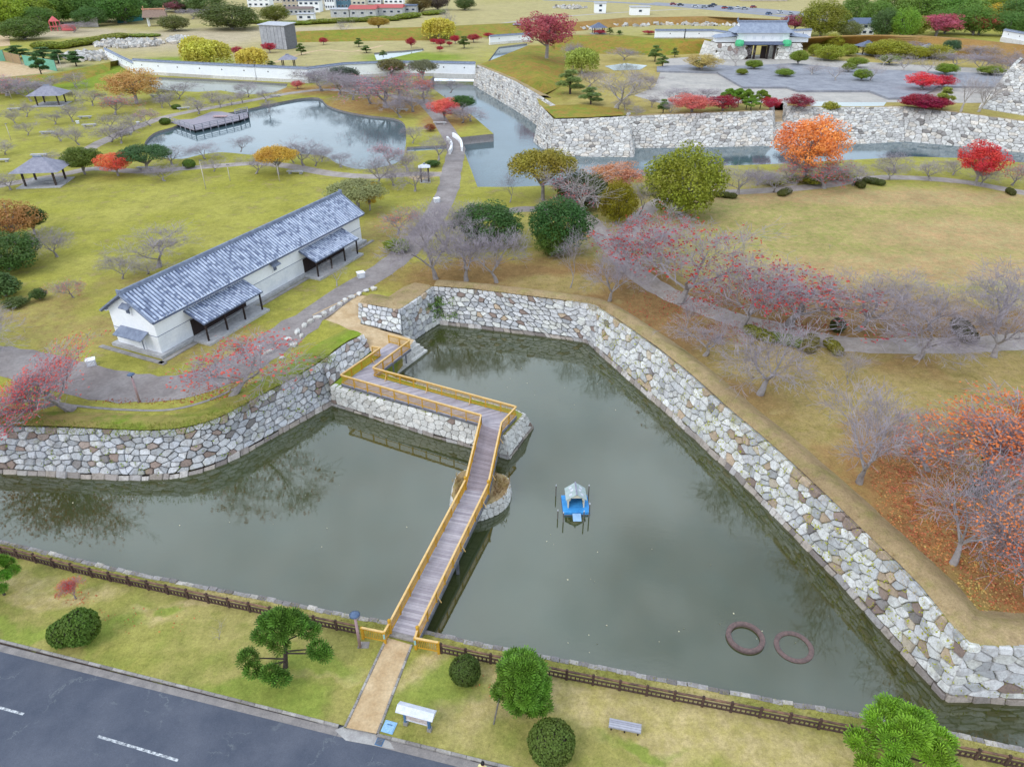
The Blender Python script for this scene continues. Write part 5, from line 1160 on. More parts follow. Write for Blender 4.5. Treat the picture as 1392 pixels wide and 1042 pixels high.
plant('shrub', 22, 416, 402, 30, (88, 104, 52), 'low olive shrub beside the small conifer', 'shrub', cat='shrub'); plant('shrub', 55, 407, 389, 20, (78, 98, 46), 'little dark green shrub alone on the lawn', 'shrub', cat='shrub')
plant('oak0', 487, 287, 238, 74, (150, 146, 96), 'grey olive thinning tree behind the storehouse roof end', 'autumn_tree'); plant('maple', 503, 286, 246, 30, (196, 160, 40), 'golden leaved tree beside the thinning tree at the storehouse end', 'autumn_tree')
plant('shrub', 540, 341, 322, 32, (132, 150, 50), 'yellow green shrub by the pavement beyond the storehouse', 'shrub', cat='shrub')
plant('pale0', 458, 389, 352, 26, None, 'pale pollarded small tree before the storehouse porch', 'sapling')
plant('barered', 541, 318, 276, 46, (226, 120, 96), 'bare tree with a few salmon leaves beyond the storehouse end', 'cherry_tree')
# west park
plant('dome', 116, 237, 195, 44, (104, 118, 46), 'olive green bushy tree beside the nearer pavilion', 'evergreen_tree')
plant('maple', 161, 239, 203, 46, (232, 112, 82), 'salmon red tree between two evergreens on the pond path', 'autumn_tree')
plant('oak1', 201, 234, 192, 62, (74, 102, 58), 'dark spreading evergreen next to the salmon red tree', 'evergreen_tree')
plant('maple', 186, 141, 88, 66, (202, 160, 96), 'large tan and ochre tree near the canal', 'autumn_tree')
plant('oak0', 379, 237, 194, 52, (206, 160, 66), 'flat topped ochre tree by the pond path', 'autumn_tree')
row('bare', [(126, 144, 117, 30), (36, 159, 134, 26), (21, 168, 145, 26), (75, 169, 147, 28), (99, 166, 139, 32), (148, 177, 152, 30), (182, 178, 152, 30), (108, 197, 164, 34), (83, 192, 170, 26), (165, 195, 169, 34), (38, 184, 164, 24), (43, 138, 108, 44), (104, 119, 94, 28), (70, 121, 100, 30), (103, 137, 118, 22), (221, 147, 128, 22), (232, 145, 124, 22), (150, 193, 165, 50), (73, 226, 204, 36), (8, 210, 188, 30), (15, 258, 232, 40), (10, 130, 104, 60), (60, 133, 108, 44)], 'bare cherry tree in the west park', 'cherries in the west park')
row('barered', [(157, 156, 121, 36, (220, 110, 100)), (205, 171, 142, 32, (200, 130, 140)), (25, 128, 98, 60, (214, 120, 110))], 'cherry tree with a few pink leaves in the west park', 'pink tinged cherries in the west park')
row('bare', [(242, 135, 109, 40), (216, 134, 112, 30), (289, 140, 120, 26), (300, 147, 126, 26), (316, 143, 124, 22), (330, 140, 122, 22), (337, 132, 108, 34), (270, 155, 128, 34), (361, 138, 118, 28), (366, 152, 134, 20)], 'bare cherry tree by the canal', 'cherries by the canal')
row('bare', [(224, 246, 220, 40), (291, 233, 214, 28), (327, 206, 184, 30), (279, 216, 191, 40), (348, 236, 205, 40), (234, 224, 196, 44), (413, 225, 182, 42), (429, 226, 198, 34), (437, 220, 200, 30), (464, 227, 204, 32), (512, 252, 204, 54), (554, 232, 198, 40), (535, 252, 224, 34), (561, 195, 168, 30), (596, 218, 181, 44), (564, 260, 218, 40), (400, 222, 196, 28)], 'bare cherry tree on the pond shore lawn', 'cherries on the pond shore')
plant('barered', 531, 225, 192, 44, (200, 110, 120), 'bare cherry with faint red leaves between pond and footpath', 'cherry_tree')
row('bare', [(461, 129, 92, 56), (438, 124, 86, 54), (480, 136, 96, 50), (505, 141, 96, 56), (561, 152, 112, 52), (545, 160, 122, 44), (420, 112, 88, 34), (575, 140, 100, 44), (452, 112, 88, 34)], 'tall bare tree of the pond grove', 'bare trees of the pond grove')
row('barered', [(526, 146, 88, 72, (196, 110, 120)), (543, 137, 84, 54, (206, 70, 90)), (490, 128, 94, 44, (190, 110, 120))], 'tall cherry with dull red leaves in the pond grove', 'red tinged trees of the pond grove')
plant('dome', 468, 117, 88, 38, (96, 104, 88), 'grey green round tree inside the pond grove', 'evergreen_tree'); plant('dome', 533, 104, 77, 34, (124, 112, 66), 'olive brown round tree against the white wall', 'evergreen_tree'); plant('oak1', 575, 112, 79, 36, (124, 118, 92), 'grey olive spreading tree against the white wall', 'evergreen_tree')
plant('maple', 604, 164, 131, 34, (222, 112, 100), 'salmon pink maple on the moat point', 'maple_tree'); plant('maple', 576, 130, 106, 26, (222, 116, 90), 'small orange maple behind the bare grove', 'maple_tree')
plant('dome', 629, 152, 127, 30, (74, 112, 52), 'small round green tree at the inner moat edge', 'evergreen_tree'); row('bare', [(629, 167, 139, 46), (640, 165, 142, 36), (612, 126, 104, 34)], 'bare tree on the point by the inner moat', 'bare trees on the moat point')
plant('shrub', 585, 178, 167, 14, (160, 100, 60), 'rust brown round shrub by the white arched bridge path', 'shrub', cat='shrub'); plant('shrub', 589, 226, 216, 18, (80, 110, 50), 'green shrub beside the ditch', 'shrub', cat='shrub'); plant('maple', 405, 121, 108, 16, (222, 120, 112), 'little pink maple by the canal end', 'maple_tree')
for q in ((240, 148, 141, 12), (225, 169, 159, 14), (258, 228, 215, 16)): plant('bush0', *q, (96, 120, 44), 'clipped round green bush along the pond path', 'clipped_bush', 'round bushes along the pond path', cat='bush')
# centre
row('bare', [(593, 379, 284, 92), (634, 382, 298, 72), (675, 384, 306, 78), (612, 345, 268, 70), (640, 322, 262, 56), (577, 340, 282, 56)], 'bare tree with fine grey twigs', 'bare trees behind the grass bank')
plant('wood', 665, 330, 264, 84, (70, 104, 46), 'dark round evergreen dome in the bare grove', 'evergreen_tree'); plant('wood', 760, 340, 256, 78, (62, 96, 46), 'tall dark round evergreen at the path fork', 'evergreen_tree'); plant('wood', 750, 348, 296, 42, (88, 118, 44), 'smaller light green tree in front of the tall dark evergreen', 'evergreen_tree')
plant('oak1', 738, 272, 194, 84, (150, 134, 50), 'olive gold spreading tree above the moat bend', 'evergreen_tree'); plant('wood', 926, 292, 183, 98, (138, 140, 44), 'large olive green domed tree beside the path fork', 'evergreen_tree'); plant('wood', 838, 304, 236, 46, (140, 130, 30), 'narrow yellow olive tree in the path fork', 'evergreen_tree'); plant('wood', 790, 280, 226, 66, (70, 84, 36), 'dark evergreen behind the white limbed tree', 'evergreen_tree')
plant('pale0', 792, 292, 214, 112, None, 'white limbed bare tree spreading before the dark evergreen', 'cherry_tree'); plant('barered', 775, 288, 232, 60, (224, 90, 96), 'bare tree with pink red leaves beside the white limbed tree', 'cherry_tree'); plant('maple', 835, 262, 216, 66, (214, 150, 110), 'pale orange maple against the castle bastion', 'maple_tree')
row('young', [(693, 275, 226, 28), (740, 300, 262, 24), (870, 292, 238, 40)], 'slim bare tree by the moat end path', 'slim bare trees by the moat end')
plant('young', 775, 391, 300, 32, None, 'tall slim bare sapling with a tied trunk on the tan lawn', 'sapling'); plant('bare', 828, 409, 330, 68, None, 'bare rounded tree behind the bend of the moat wall', 'cherry_tree')
plant('barered', 860, 375, 296, 84, (180, 58, 52), 'red leaved bare cherry on the near side of the path fork', 'cherry_tree'); plant('barered', 883, 352, 276, 100, (180, 58, 52), 'bare cherry with red leaves across the path behind the fork', 'cherry_tree')
plant('barered', 922, 411, 284, 150, (180, 58, 52), 'largest wide cherry with scattered red leaves beside the park path', 'cherry_tree'); plant('barered', 1008, 445, 326, 116, (180, 58, 56), 'cherry with red leaves by the start of the low hedge', 'cherry_tree'); plant('barered', 1073, 441, 340, 130, (184, 72, 66), 'leaning grey cherry with sparse red leaves behind the low hedge', 'cherry_tree')
plant('young', 931, 448, 394, 26, (200, 80, 80), 'thin pole sapling on leaf litter near the largest red cherry', 'sapling'); plant('bare', 958, 483, 420, 76, None, 'small bare tree above the straight grass bank', 'cherry_tree'); plant('bare', 1033, 536, 436, 132, None, 'wide bare tree with fine twigs above the straight grass bank', 'cherry_tree')
row('bare', [(1165, 448, 356, 120), (1246, 487, 398, 112), (1266, 449, 372, 90), (1351, 485, 388, 108), (1356, 442, 346, 100)], 'big grey bare cherry', 'bare cherries by the pale path')
plant('young', 1152, 522, 468, 40, None, 'staked bare sapling on the tan lawn below the path', 'sapling'); plant('bare', 1168, 656, 516, 128, None, 'bare tree with a round twiggy crown on the leaf litter', 'cherry_tree'); plant('bare', 1295, 766, 628, 140, None, 'bare leaning tree standing among fallen orange leaves', 'cherry_tree')
plant('sparse', 1326, 672, 524, 150, (208, 124, 72), 'large orange leaved cherry over a carpet of fallen leaves', 'cherry_tree'); plant('maple', 1378, 662, 526, 70, (226, 122, 62), 'bright orange crown rising behind the large orange cherry', 'autumn_tree'); plant('sparse', 1400, 812, 668, 150, (212, 128, 72), 'orange leaved cherry at the grass bank corner', 'cherry_tree'); plant('barered', 1262, 640, 560, 90, (220, 110, 86), 'half bare cherry with salmon leaves beside the large orange cherry', 'cherry_tree')
plant('shrub', 1332, 676, 640, 32, (70, 92, 40), 'dark green shrub under the large orange cherry', 'shrub', cat='shrub')
row('hedge', [(1032, 458, 440, 46, (140, 136, 60)), (1068, 466, 448, 48, (120, 140, 56)), (1100, 472, 452, 44, (132, 130, 64)), (1132, 476, 458, 36, (138, 134, 56))], 'loose green and brown hedge shrub along the park path', 'hedge shrubs along the path', name='hedge_shrub', cat='shrub')
plant('bush0', 1137, 450, 429, 20, (82, 88, 44), 'small round olive bush behind the low hedge', 'clipped_bush', cat='bush'); plant('hedge', 1308, 455, 432, 56, (86, 84, 50), 'wide dark shrub under the grey cherries', 'hedge_shrub', cat='shrub')
plant('sapling0', 1128, 338, 329, 10, None, 'tiny bare sapling alone on the tan lawn', 'sapling')
# under the castle wall
plant('maple', 1093, 245, 146, 86, (236, 152, 84), 'tall golden orange tree before the castle wall', 'autumn_tree'); plant('maple', 1325, 252, 188, 52, (214, 66, 66), 'bright red maple by the curved path', 'maple_tree'); plant('barered', 1376, 252, 212, 44, (222, 96, 84), 'orange red cherry by the end of the curved path', 'cherry_tree')
row('bare', [(1215, 232, 202, 40), (1265, 246, 213, 46), (1295, 238, 212, 34), (1207, 244, 216, 36), (1159, 252, 218, 54), (1052, 261, 226, 46), (1002, 264, 220, 56), (1028, 252, 222, 36), (972, 248, 214, 40), (1334, 252, 222, 40)], 'bare cherry under the castle wall', 'cherries under the castle wall')
row('barered', [(1073, 248, 210, 44, (206, 80, 80)), (1120, 256, 208, 62, (206, 84, 76))], 'cherry with dark red leaves around the tall golden tree', 'red cherries around the golden tree')
for q in ((986, 268, 258, 28), (1066, 264, 254, 28), (1168, 254, 242, 22), (1187, 250, 239, 28), (1373, 264, 254, 18)): plant('hedge', *q, (92, 96, 44), 'low clipped oval bush on the curved path edge', 'clipped_bush', 'oval bushes on the curved path', cat='bush')
row('shrub', [(1137, 242, 226, 40), (1050, 250, 234, 34), (1105, 250, 236, 30), (1075, 246, 236, 26)], 'yellow green shrub below the golden orange tree', 'shrubs below the golden tree', (146, 150, 50), 'shrub', cat='shrub')
# inner bailey
Hz = dict(z=ZH)
plant('maple', 743, 78, 12, 68, (176, 84, 96), 'big dusty crimson tree on the castle bank', 'maple_tree', z=8); plant('willow', 791, 100, 62, 42, (170, 170, 84), 'yellow green weeping tree inside the castle bank', 'willow_tree', **Hz)
plant('pale1', 837, 148, 78, 84, None, 'big pale bare tree in the castle garden behind the bastion', 'garden_tree', **Hz)
row('bare', [(780, 96, 54, 30), (800, 118, 94, 40), (868, 118, 92, 34), (885, 122, 98, 30), (850, 150, 130, 24), (886, 146, 128, 20), (920, 140, 118, 44), (912, 156, 136, 24), (960, 140, 116, 40), (864, 158, 142, 26), (848, 82, 62, 40)], 'grey bare garden tree', 'bare garden trees', name='garden_tree', z=ZH)
row('pine3', [(775, 128, 92, 34), (803, 142, 116, 30), (901, 155, 133, 16), (890, 84, 60, 18), (900, 92, 74, 16), (917, 78, 64, 10)], 'small tiered garden pine', 'castle garden pines', (122, 140, 76), 'pine_tree', ZH)
row('pine2', [(990, 146, 118, 24), (1003, 146, 118, 22), (1014, 150, 119, 20), (1033, 148, 120, 22), (1020, 152, 130, 26)], 'green cloud pruned pine', 'pruned pines behind the wall', (118, 146, 52), 'pine_tree', ZH)
plant('maple', 982, 152, 126, 40, CR, 'crimson maple on the castle wall top between pines', 'maple_tree', **Hz); plant('maple', 940, 154, 126, 54, (206, 110, 104), 'salmon red maple on the castle wall top', 'maple_tree', **Hz); plant('maple', 1046, 152, 130, 24, (190, 50, 66), 'red maple at the castle wall gap', 'maple_tree', **Hz); plant('maple', 1085, 150, 126, 36, (150, 44, 56), 'dark red maple beyond the castle wall gap', 'maple_tree', **Hz)
plant('dome', 1254, 150, 126, 58, (150, 28, 52), 'domed deep crimson maple on the long castle wall', 'maple_tree', **Hz); plant('maple', 1252, 124, 97, 40, (222, 70, 76), 'bright red maple at the corner of the palace floor', 'maple_tree', **Hz); plant('maple', 1280, 122, 100, 28, (190, 34, 62), 'crimson maple at the corner of the palace floor', 'maple_tree', **Hz); plant('pine3', 1280, 148, 116, 24, (150, 156, 70), 'yellow green pine beside the domed crimson maple', 'pine_tree', **Hz)
row('wood', [(1127, 82, 58, 38), (1152, 76, 58, 22), (1205, 78, 50, 52), (1190, 76, 56, 34), (1218, 78, 54, 34), (1244, 80, 60, 30), (1272, 80, 58, 40), (1106, 76, 58, 16), (1131, 66, 44, 24)], 'yellow green round garden tree', 'round garden trees', (158, 158, 52), 'garden_tree', ZH)
row('dome', [(1084, 90, 66, 22), (1066, 106, 92, 22), (1170, 112, 92, 22), (1164, 92, 76, 24), (1152, 100, 84, 16), (1208, 88, 74, 26), (1284, 104, 84, 26), (1345, 104, 88, 30), (1024, 96, 80, 20), (1008, 104, 92, 14), (950, 96, 80, 16)], 'small green palace floor tree', 'small green trees on the palace floor', (130, 146, 52), 'garden_tree', ZH)
plant('dome', 1290, 78, 52, 20, (84, 108, 74), 'dark blue green conifer before the rust bank', 'conifer', **Hz); plant('maple', 954, 97, 70, 44, (196, 170, 110), 'tan flat topped tree left of the castle gate court', 'garden_tree', **Hz)
row('pale', [(1102, 104, 80, 30), (1135, 112, 84, 34), (1182, 112, 84, 36), (1228, 98, 70, 34), (1260, 102, 76, 40), (1306, 152, 92, 40), (1330, 152, 88, 44), (1375, 120, 80, 44), (1000, 92, 60, 36), (1064, 100, 82, 24), (1200, 90, 70, 26)], 'pale bare palace floor tree', 'pale bare trees on the palace floor', name='garden_tree', z=ZH)
row('bare', [(1300, 92, 66, 44), (1335, 98, 70, 44), (1365, 102, 74, 44), (1330, 80, 58, 50), (1370, 90, 64, 44), (1245, 70, 54, 40)], 'grey bare tree on the rust bank', 'bare trees on the rust bank', name='garden_tree', z=ZH)
plant('shrub', 1128, 150, 137, 20, (160, 160, 60), 'yellow green shrub at the garden pond', 'shrub', cat='shrub', **Hz)
# far side
row('wood', [(1115, 50, -6, 54, (138, 134, 52)), (1160, 34, -10, 44, (112, 136, 60)), (1153, 52, 26, 30, (120, 124, 76))], 'tall olive green round tree beyond the castle gate', 'tall round trees beyond the gate')
row('wood', [(1200, 52, 8, 36, (87, 116, 62)), (1226, 54, 6, 36, (123, 156, 56)), (1250, 30, -16, 60, (116, 145, 62)), (1214, 24, -14, 50, (107, 136, 56)), (1300, 34, -14, 60, (109, 143, 62)), (1322, 48, 2, 44, (103, 141, 56)), (1350, 30, -16, 60, (138, 156, 58)), (1384, 40, -10, 54, (96, 125, 60)), (1400, 52, 10, 40, (107, 134, 62)), (1370, 50, 12, 40, (100, 129, 62)), (1240, 50, 18, 34, (138, 154, 51)), (1284, 46, 8, 44, (100, 132, 53)), (1190, 40, -4, 40, (112, 143, 60)), (1270, 22, -16, 60, (120, 150, 62)), (1330, 20, -18, 60, (125, 152, 60)), (1390, 22, -18, 60, (116, 145, 60)), (1410, 36, -10, 60, (103, 132, 60))], 'dense green wood tree', 'wood beyond the rust bank')
plant('maple', 1271, 50, 16, 52, (196, 96, 110), 'wide dusty red tree in front of the green wood', 'maple_tree'); plant('maple', 1330, 48, 18, 40, (216, 110, 96), 'salmon tree in front of the green wood', 'maple_tree'); plant('dome', 1348, 36, 2, 60, (196, 172, 50), 'golden yellow tree in the green wood', 'autumn_tree'); plant('maple', 1080, 44, 18, 38, (150, 64, 88), 'maroon tree behind the castle gate roof', 'maple_tree')
row('wood', [(12, 40, -14, 60, (147, 168, 56)), (45, 36, -16, 60, (143, 165, 58)), (78, 32, -16, 60, (107, 141, 56)), (108, 30, -18, 56, (94, 129, 58)), (140, 30, -18, 56, (98, 134, 58)), (170, 32, -18, 56, (91, 125, 56)), (-20, 40, -10, 60, (123, 156, 56)), (196, 26, -16, 46, (82, 112, 56)), (250, 16, -12, 50, (89, 116, 60)), (282, 22, -14, 44, (94, 116, 58)), (28, 26, -20, 60, (138, 163, 58)), (62, 24, -20, 60, (125, 154, 58)), (92, 22, -20, 56, (103, 136, 58)), (124, 22, -20, 56, (98, 132, 58)), (155, 20, -20, 56, (94, 127, 58)), (185, 18, -20, 50, (87, 118, 58)), (222, 12, -14, 44, (87, 116, 60)), (125, 36, 6, 40, (89, 123, 56)), (60, 40, 6, 40, (98, 129, 56))], 'tall green wood tree', 'wood behind the playground')
plant('wood', 34, 54, 20, 56, (100, 124, 52), 'big round green tree beside the playground', 'evergreen_tree'); plant('wood', 238, 42, 18, 36, (112, 116, 60), 'round olive tree beside the little shrine roof', 'evergreen_tree'); plant('wood', 316, 40, 0, 72, (96, 108, 52), 'broad dark dome tree on the building ground', 'evergreen_tree'); plant('wood', 375, 30, 4, 34, (112, 120, 46), 'round tree with yellow top before the houses', 'evergreen_tree'); plant('maple', 239, 18, 0, 22, (150, 88, 100), 'maroon tree behind the shrine roof', 'maple_tree')
row('bare', [(210, 22, 8, 30), (262, 26, 10, 36), (100, 44, 28, 34), (205, 26, 12, 24)], 'greyish bare tree round the shrine roof', 'bare trees by the shrine')
row('willow', [(285, 92, 50, 58), (345, 94, 62, 40), (270, 90, 46, 40), (597, 54, 22, 42)], 'yellow weeping willow behind the white wall', 'yellow willows', WY, 'willow_tree')
row('maple', [(367, 72, 57, 18), (440, 61, 50, 11), (559, 66, 50, 12), (619, 60, 47, 12), (644, 58, 45, 18), (664, 52, 44, 12), (599, 64, 52, 14), (598, 70, 62, 9), (611, 63, 56, 8), (590, 60, 52, 10), (323, 76, 62, 16), (815, 47, 40, 16), (882, 47, 41, 16)], 'small crimson garden maple', 'crimson maples behind the wall', (178, 48, 66), 'maple_tree')
row('pine3', [(410, 75, 58, 12), (488, 64, 51, 12), (370, 95, 82, 12), (399, 97, 89, 14), (498, 72, 61, 14), (521, 78, 68, 10), (631, 66, 48, 16), (829, 47, 37, 9), (842, 47, 41, 9)], 'small garden pine', 'small garden pines behind the wall', (104, 124, 60), 'pine_tree')
row('pine3', [(57, 103, 70, 20), (26, 80, 60, 30), (60, 82, 62, 34), (80, 86, 66, 26), (104, 90, 68, 22)], 'dark pine by the playing field', 'pines by the playing field', (84, 116, 64), 'pine_tree')
row('pale', [(470, 50, 24, 26), (612, 48, 4, 20)], 'pale leafless tree before the far grass bank', 'pale trees before the far bank'); plant('dome', 515, 40, 22, 26, (170, 150, 60), 'ochre tree by the far road', 'autumn_tree'); plant('wood', 570, 16, -10, 30, (120, 108, 60), 'brown green tree by the long low sheds', 'autumn_tree'); plant('wood', 595, 14, -14, 30, (96, 84, 72), 'dark brown tree by the long low sheds', 'autumn_tree'); plant('wood', 632, 14, -8, 26, (96, 112, 60), 'dark green tree at the far road bend', 'evergreen_tree')
row('hedge', [(400, 34, 27, 46), (440, 32, 24, 46), (480, 30, 22, 50), (520, 28, 20, 46), (555, 25, 16, 46), (590, 20, 13, 40), (150, 54, 44, 60), (110, 62, 50, 50), (70, 66, 54, 50), (190, 50, 44, 50), (350, 32, 26, 40)], 'low yellow green hedge', 'hedges of the far ground', (136, 148, 52), 'hedge_shrub', cat='shrub')
# ------------------------------------------------------------------ white walls, gate, pavilions and far buildings
def white_wall(px, z, h, label, base=0.9):
    line = [G(u, v, z) for u, v in px]; o0 = line[0]; t = thing('white_wall', label, 'wall', tuple(o0))
    st_, pl_, tl_ = MB(), MB(), MB()
    for a, b in zip(line[:-1], line[1:]):
        a, b = a - o0, b - o0; up = Vector((0, 0, 1)); e = (b - a).normalized() * 0.2
        st_.bar(a - e + up * (base / 2 - .3), b + e + up * (base / 2 - .3), 1.0, base + .6); pl_.bar(a - e * .9 + up * (base + (h - base) / 2), b + e * .9 + up * (base + (h - base) / 2), 0.6, h - base)
        d = (b - a).normalized(); n_ = Vector((-d.y, d.x, 0))
        for s0 in (-1, 1):
            q = [a - e, b + e, b + e + n_ * (s0 * .55), a - e + n_ * (s0 * .55)]; zz = (h + .35, h + .35, h, h)
            v = [p + up * k for p, k in zip(q, zz)] + [p + up * (k - .12) for p, k in zip(q, zz)]
            f = [(0, 1, 2, 3), (7, 6, 5, 4), (0, 4, 5, 1), (1, 5, 6, 2), (2, 6, 7, 3), (3, 7, 4, 0)]; tl_.add(v, f if s0 < 0 else [x[::-1] for x in f])
        tl_.bar(a - e + up * (h + .4), b + e + up * (h + .4), 0.25, 0.2)
    st_.build('stone_base', M['stone_pier'], t); pl_.build('plaster_wall', M['plaster'], t); tl_.build('tile_coping', M['tile_dark'], t)
    for a, b in zip(line[:-1], line[1:]):
        n = int((b - a).length / 6); d = (b - a).normalized(); n_ = Vector((d.y, -d.x, 0)); n_ = n_ if n_.y < 0 else -n_
        for i in range(n):
            p = a.lerp(b, (i + .5) / n) - o0 + n_ * .3 + Vector((0, 0, h * .68)); MB().box(tuple(p), (.3, .08, .35), math.atan2(d.y, d.x)).build('loophole', M['dark_wood'], t)
    return t
white_wall([(186, 100), (230, 103), (290, 106.5), (350, 109.5), (420, 113)], ZB, 3.9, 'long white wall with tiled coping along the canal by the willows')
white_wall([(420, 113), (470, 106), (530, 103.5), (590, 103.5), (646, 105)], ZB, 3.9, 'white wall with tiled coping behind the bare pond grove')
white_wall([(146, 79), (166, 90), (186, 100)], ZB, 3.0, 'short white wall stepping down from the little gate hut')
white_wall([(890, 54), (930, 54), (968, 54), (1000, 59)], 9.0, 2.9, 'white wall with loopholes on the green castle bank beside the gate')
white_wall([(1058, 55), (1100, 53)], 9.0, 2.9, 'short white wall between the gate and the maroon tree'); white_wall([(1362, 54), (1392, 60), (1480, 80)], 10.0, 2.9, 'white wall on the rust bank by the wood'); white_wall([(666, 61), (690, 59), (720, 57)], ZB, 3.0, 'white wall along the north moat beside the crimson maples')
# gate
M['gate_tile'] = simple('grey_blue_gate_tile', s_(150, 158, 174), s_(128, 136, 154), .8, .5, .1)
gp = G(1030, 79, ZH)
def fbox(name, c, d, m, parent): return MB().box(c, d).build(name, m, parent)
def gw(x, y, z): return Vector((gp.x + x * .82, gp.y + y, ZH + z * .78))
stone_wall('gate_base', 'white stone abutment of the castle gate beside the bare tree', [([gw(-22, 6, 0), gw(-19, -4, 0), gw(-5.6, -4, 0), gw(-5.6, 6, 0)], [gw(-20.5, 6, 6), gw(-17.5, -2.6, 6), gw(-6.2, -2.6, 6), gw(-6.2, 6, 6)])], 1.5, 1.1, M['stone_pier'], M['joint'], 51, None, 0, .08, .04, None, True)
stone_wall('gate_base', 'white stone abutment of the castle gate beside the green garden trees', [([gw(5.6, 6, 0), gw(5.6, -4, 0), gw(17, -4, 0), gw(19, 6, 0)], [gw(6.2, 6, 6), gw(6.2, -2.6, 6), gw(15.5, -2.6, 6), gw(17, 6, 6)])], 1.5, 1.1, M['stone_pier'], M['joint'], 52, None, 0, .08, .04, None, True)
gt = thing('castle_gate', 'two storey castle gatehouse with white upper floor and grey tiled roof', 'gate', tuple(gp)); gt.scale = (.82, 1, .78)
fbox('abutment_top', (-12, 2, 5.6), (11.5, 8.5, .7), M['gravel'], gt); fbox('abutment_top', (11, 2, 5.6), (9.5, 8.5, .7), M['gravel'], gt)
fbox('upper_storey', (0, 1, 7.9), (20.5, 6.4, 3.8), M['plaster'], gt)
for x in (-7, -3.5, 0, 3.5, 7): fbox('slit_window', (x, -2.22, 8.1), (1.2, .1, 1.3), M['plaster_low'], gt)
fbox('lintel', (0, -2.6, 5.6), (12.4, 1.0, .8), M['dark_wood'], gt)
MB().add([(-8, -4.2, 5.8), (8, -4.2, 5.8), (8, -2.1, 6.7), (-8, -2.1, 6.7), (-8, -4.2, 5.6), (8, -4.2, 5.6), (8, -2.1, 6.5), (-8, -2.1, 6.5)], [(0, 1, 2, 3), (7, 6, 5, 4), (0, 4, 5, 1), (1, 5, 6, 2), (2, 6, 7, 3), (3, 7, 4, 0)]).build('pent_roof', M['tile_base'], gt)
for x in (-5.2, -2.6, 2.6, 5.2): fbox('gate_post', (x, -2.4, 2.7), (.7, .7, 5.4), M['dark_wood'], gt)
for x in (-4.0, 1.4): fbox('gate_leaf', (x, -.5 if x < 0 else -1.2, 2.4), (2.2, .2, 4.8), M['dark_wood'], gt)
grn = simple('green_protective_net', s_(92, 196, 140), s_(76, 176, 124), 3, .7, .05)
for x in (-9.3, 9.3): MB().lathe((x, -3.2, 4.9), [(0, 0), (1.5, .2), (1.8, 1.2), (1.5, 2.3), (0, 2.6)], 8).build('net_wrap', grn, gt)
rv = [(-12, -3.2, 9.9), (12, -3.2, 9.9), (12, 5.4, 9.9), (-12, 5.4, 9.9), (-9.4, 1, 13.6), (9.4, 1, 13.6), (-9.4, -1.2, 12), (9.4, -1.2, 12), (9.4, 3.2, 12), (-9.4, 3.2, 12)]
MB().add(rv, [(0, 1, 7, 6), (6, 7, 5, 4), (2, 3, 9, 8), (8, 9, 4, 5), (3, 0, 6, 9), (1, 2, 8, 7), (3, 2, 1, 0)]).build('roof', M['gate_tile'], gt)
for x in (-9.42, 9.42): MB().add([(x, -1.1, 12.05), (x, 1, 13.5), (x, 3.1, 12.05)], [(0, 1, 2)] if x > 0 else [(2, 1, 0)]).build('gable', M['plaster'], gt)
MB().bar((-9.9, 1, 13.75), (9.9, 1, 13.75), .7, .7).build('ridge', M['tile_dark'], gt)
for x in (-9.9, 9.9): MB().lathe((x, 1, 14.0), [(.35, 0), (.3, .7), (.1, 1.3), (0, 1.4)], 6).build('ridge_ornament', M['tile_dark'], gt)
for s0 in (-1, 1):
    MB().add([(s0 * 10, -3, 8.8), (s0 * 19, -2, 7.9), (s0 * 19, 3, 7.9), (s0 * 10, 4, 8.8), (s0 * 10, .5, 10), (s0 * 18, .5, 9)], [q if s0 > 0 else q[::-1] for q in ((0, 1, 5, 4), (2, 3, 4, 5), (1, 2, 5))]).build('wing_roof', M['gate_tile'], gt)
    fbox('wing_wall', (s0 * 14, .5, 7.2), (8.5, 3.6, 1.9), M['plaster'], gt)
M['shingle'] = simple('grey_shingle_roof', s_(150, 148, 160), s_(130, 128, 142), 1.5, .8, .1)
def pavilion(u, v, wpx, label, z=ZB, roof=None, hgt=2.6, wood_=None):
    p = G(u, v, z); w_ = wpx / scale_at(p); t = thing('pavilion', label, 'pavilion', tuple(p), .12); r = w_ / 2; q = r * .62
    fbox('floor', (0, 0, .06), (w_ * .9, w_ * .8, .16), M['foundation'], t)
    for x in (-q, q):
        for y in (-q * .8, q * .8): fbox('post', (x, y, hgt / 2), (.28, .28, hgt), wood_ or M['bark_dark'], t)
    rr = MB().add([(-r, -r * .85, hgt), (r, -r * .85, hgt), (r, r * .85, hgt), (-r, r * .85, hgt), (-r * .15, 0, hgt + r * .48), (r * .15, 0, hgt + r * .48)], [(0, 1, 5, 4), (1, 2, 5), (2, 3, 4, 5), (3, 0, 4), (3, 2, 1, 0)]).build('roof', roof or M['shingle'], t)
    MB().bar((-r * .17, 0, hgt + r * .5), (r * .17, 0, hgt + r * .5), .3, .2).build('roof_cap', M['tile_dark'], rr)
    fbox('table', (q * .5, -q * .2, .45), (q * .9, q * .5, .12), M['foundation'], t); fbox('table_leg', (q * .5, -q * .2, .22), (q * .3, q * .3, .4), M['foundation'], t)
pavilion(63, 249, 62, 'open pavilion with grey hipped roof beside the olive tree'); pavilion(71, 142, 44, 'open pavilion with grey hipped roof below the green slope'); pavilion(393, 92, 24, 'small grey roofed pavilion behind the white wall'); pavilion(813, 46, 22, 'small dark roofed pavilion above the castle bank', roof=M['tile_base']); pavilion(703, 42, 12, 'tiny pointed pavilion before the far bank'); pavilion(1176, 74, 26, 'dark roofed garden pavilion between the round garden trees', ZH, M['tile_base']); pavilion(1258, 78, 24, 'garden pavilion half hidden by the round garden trees', ZH); pavilion(578, 247, 16, 'little white roofed shelter beside the park path', roof=M['white_metal'])
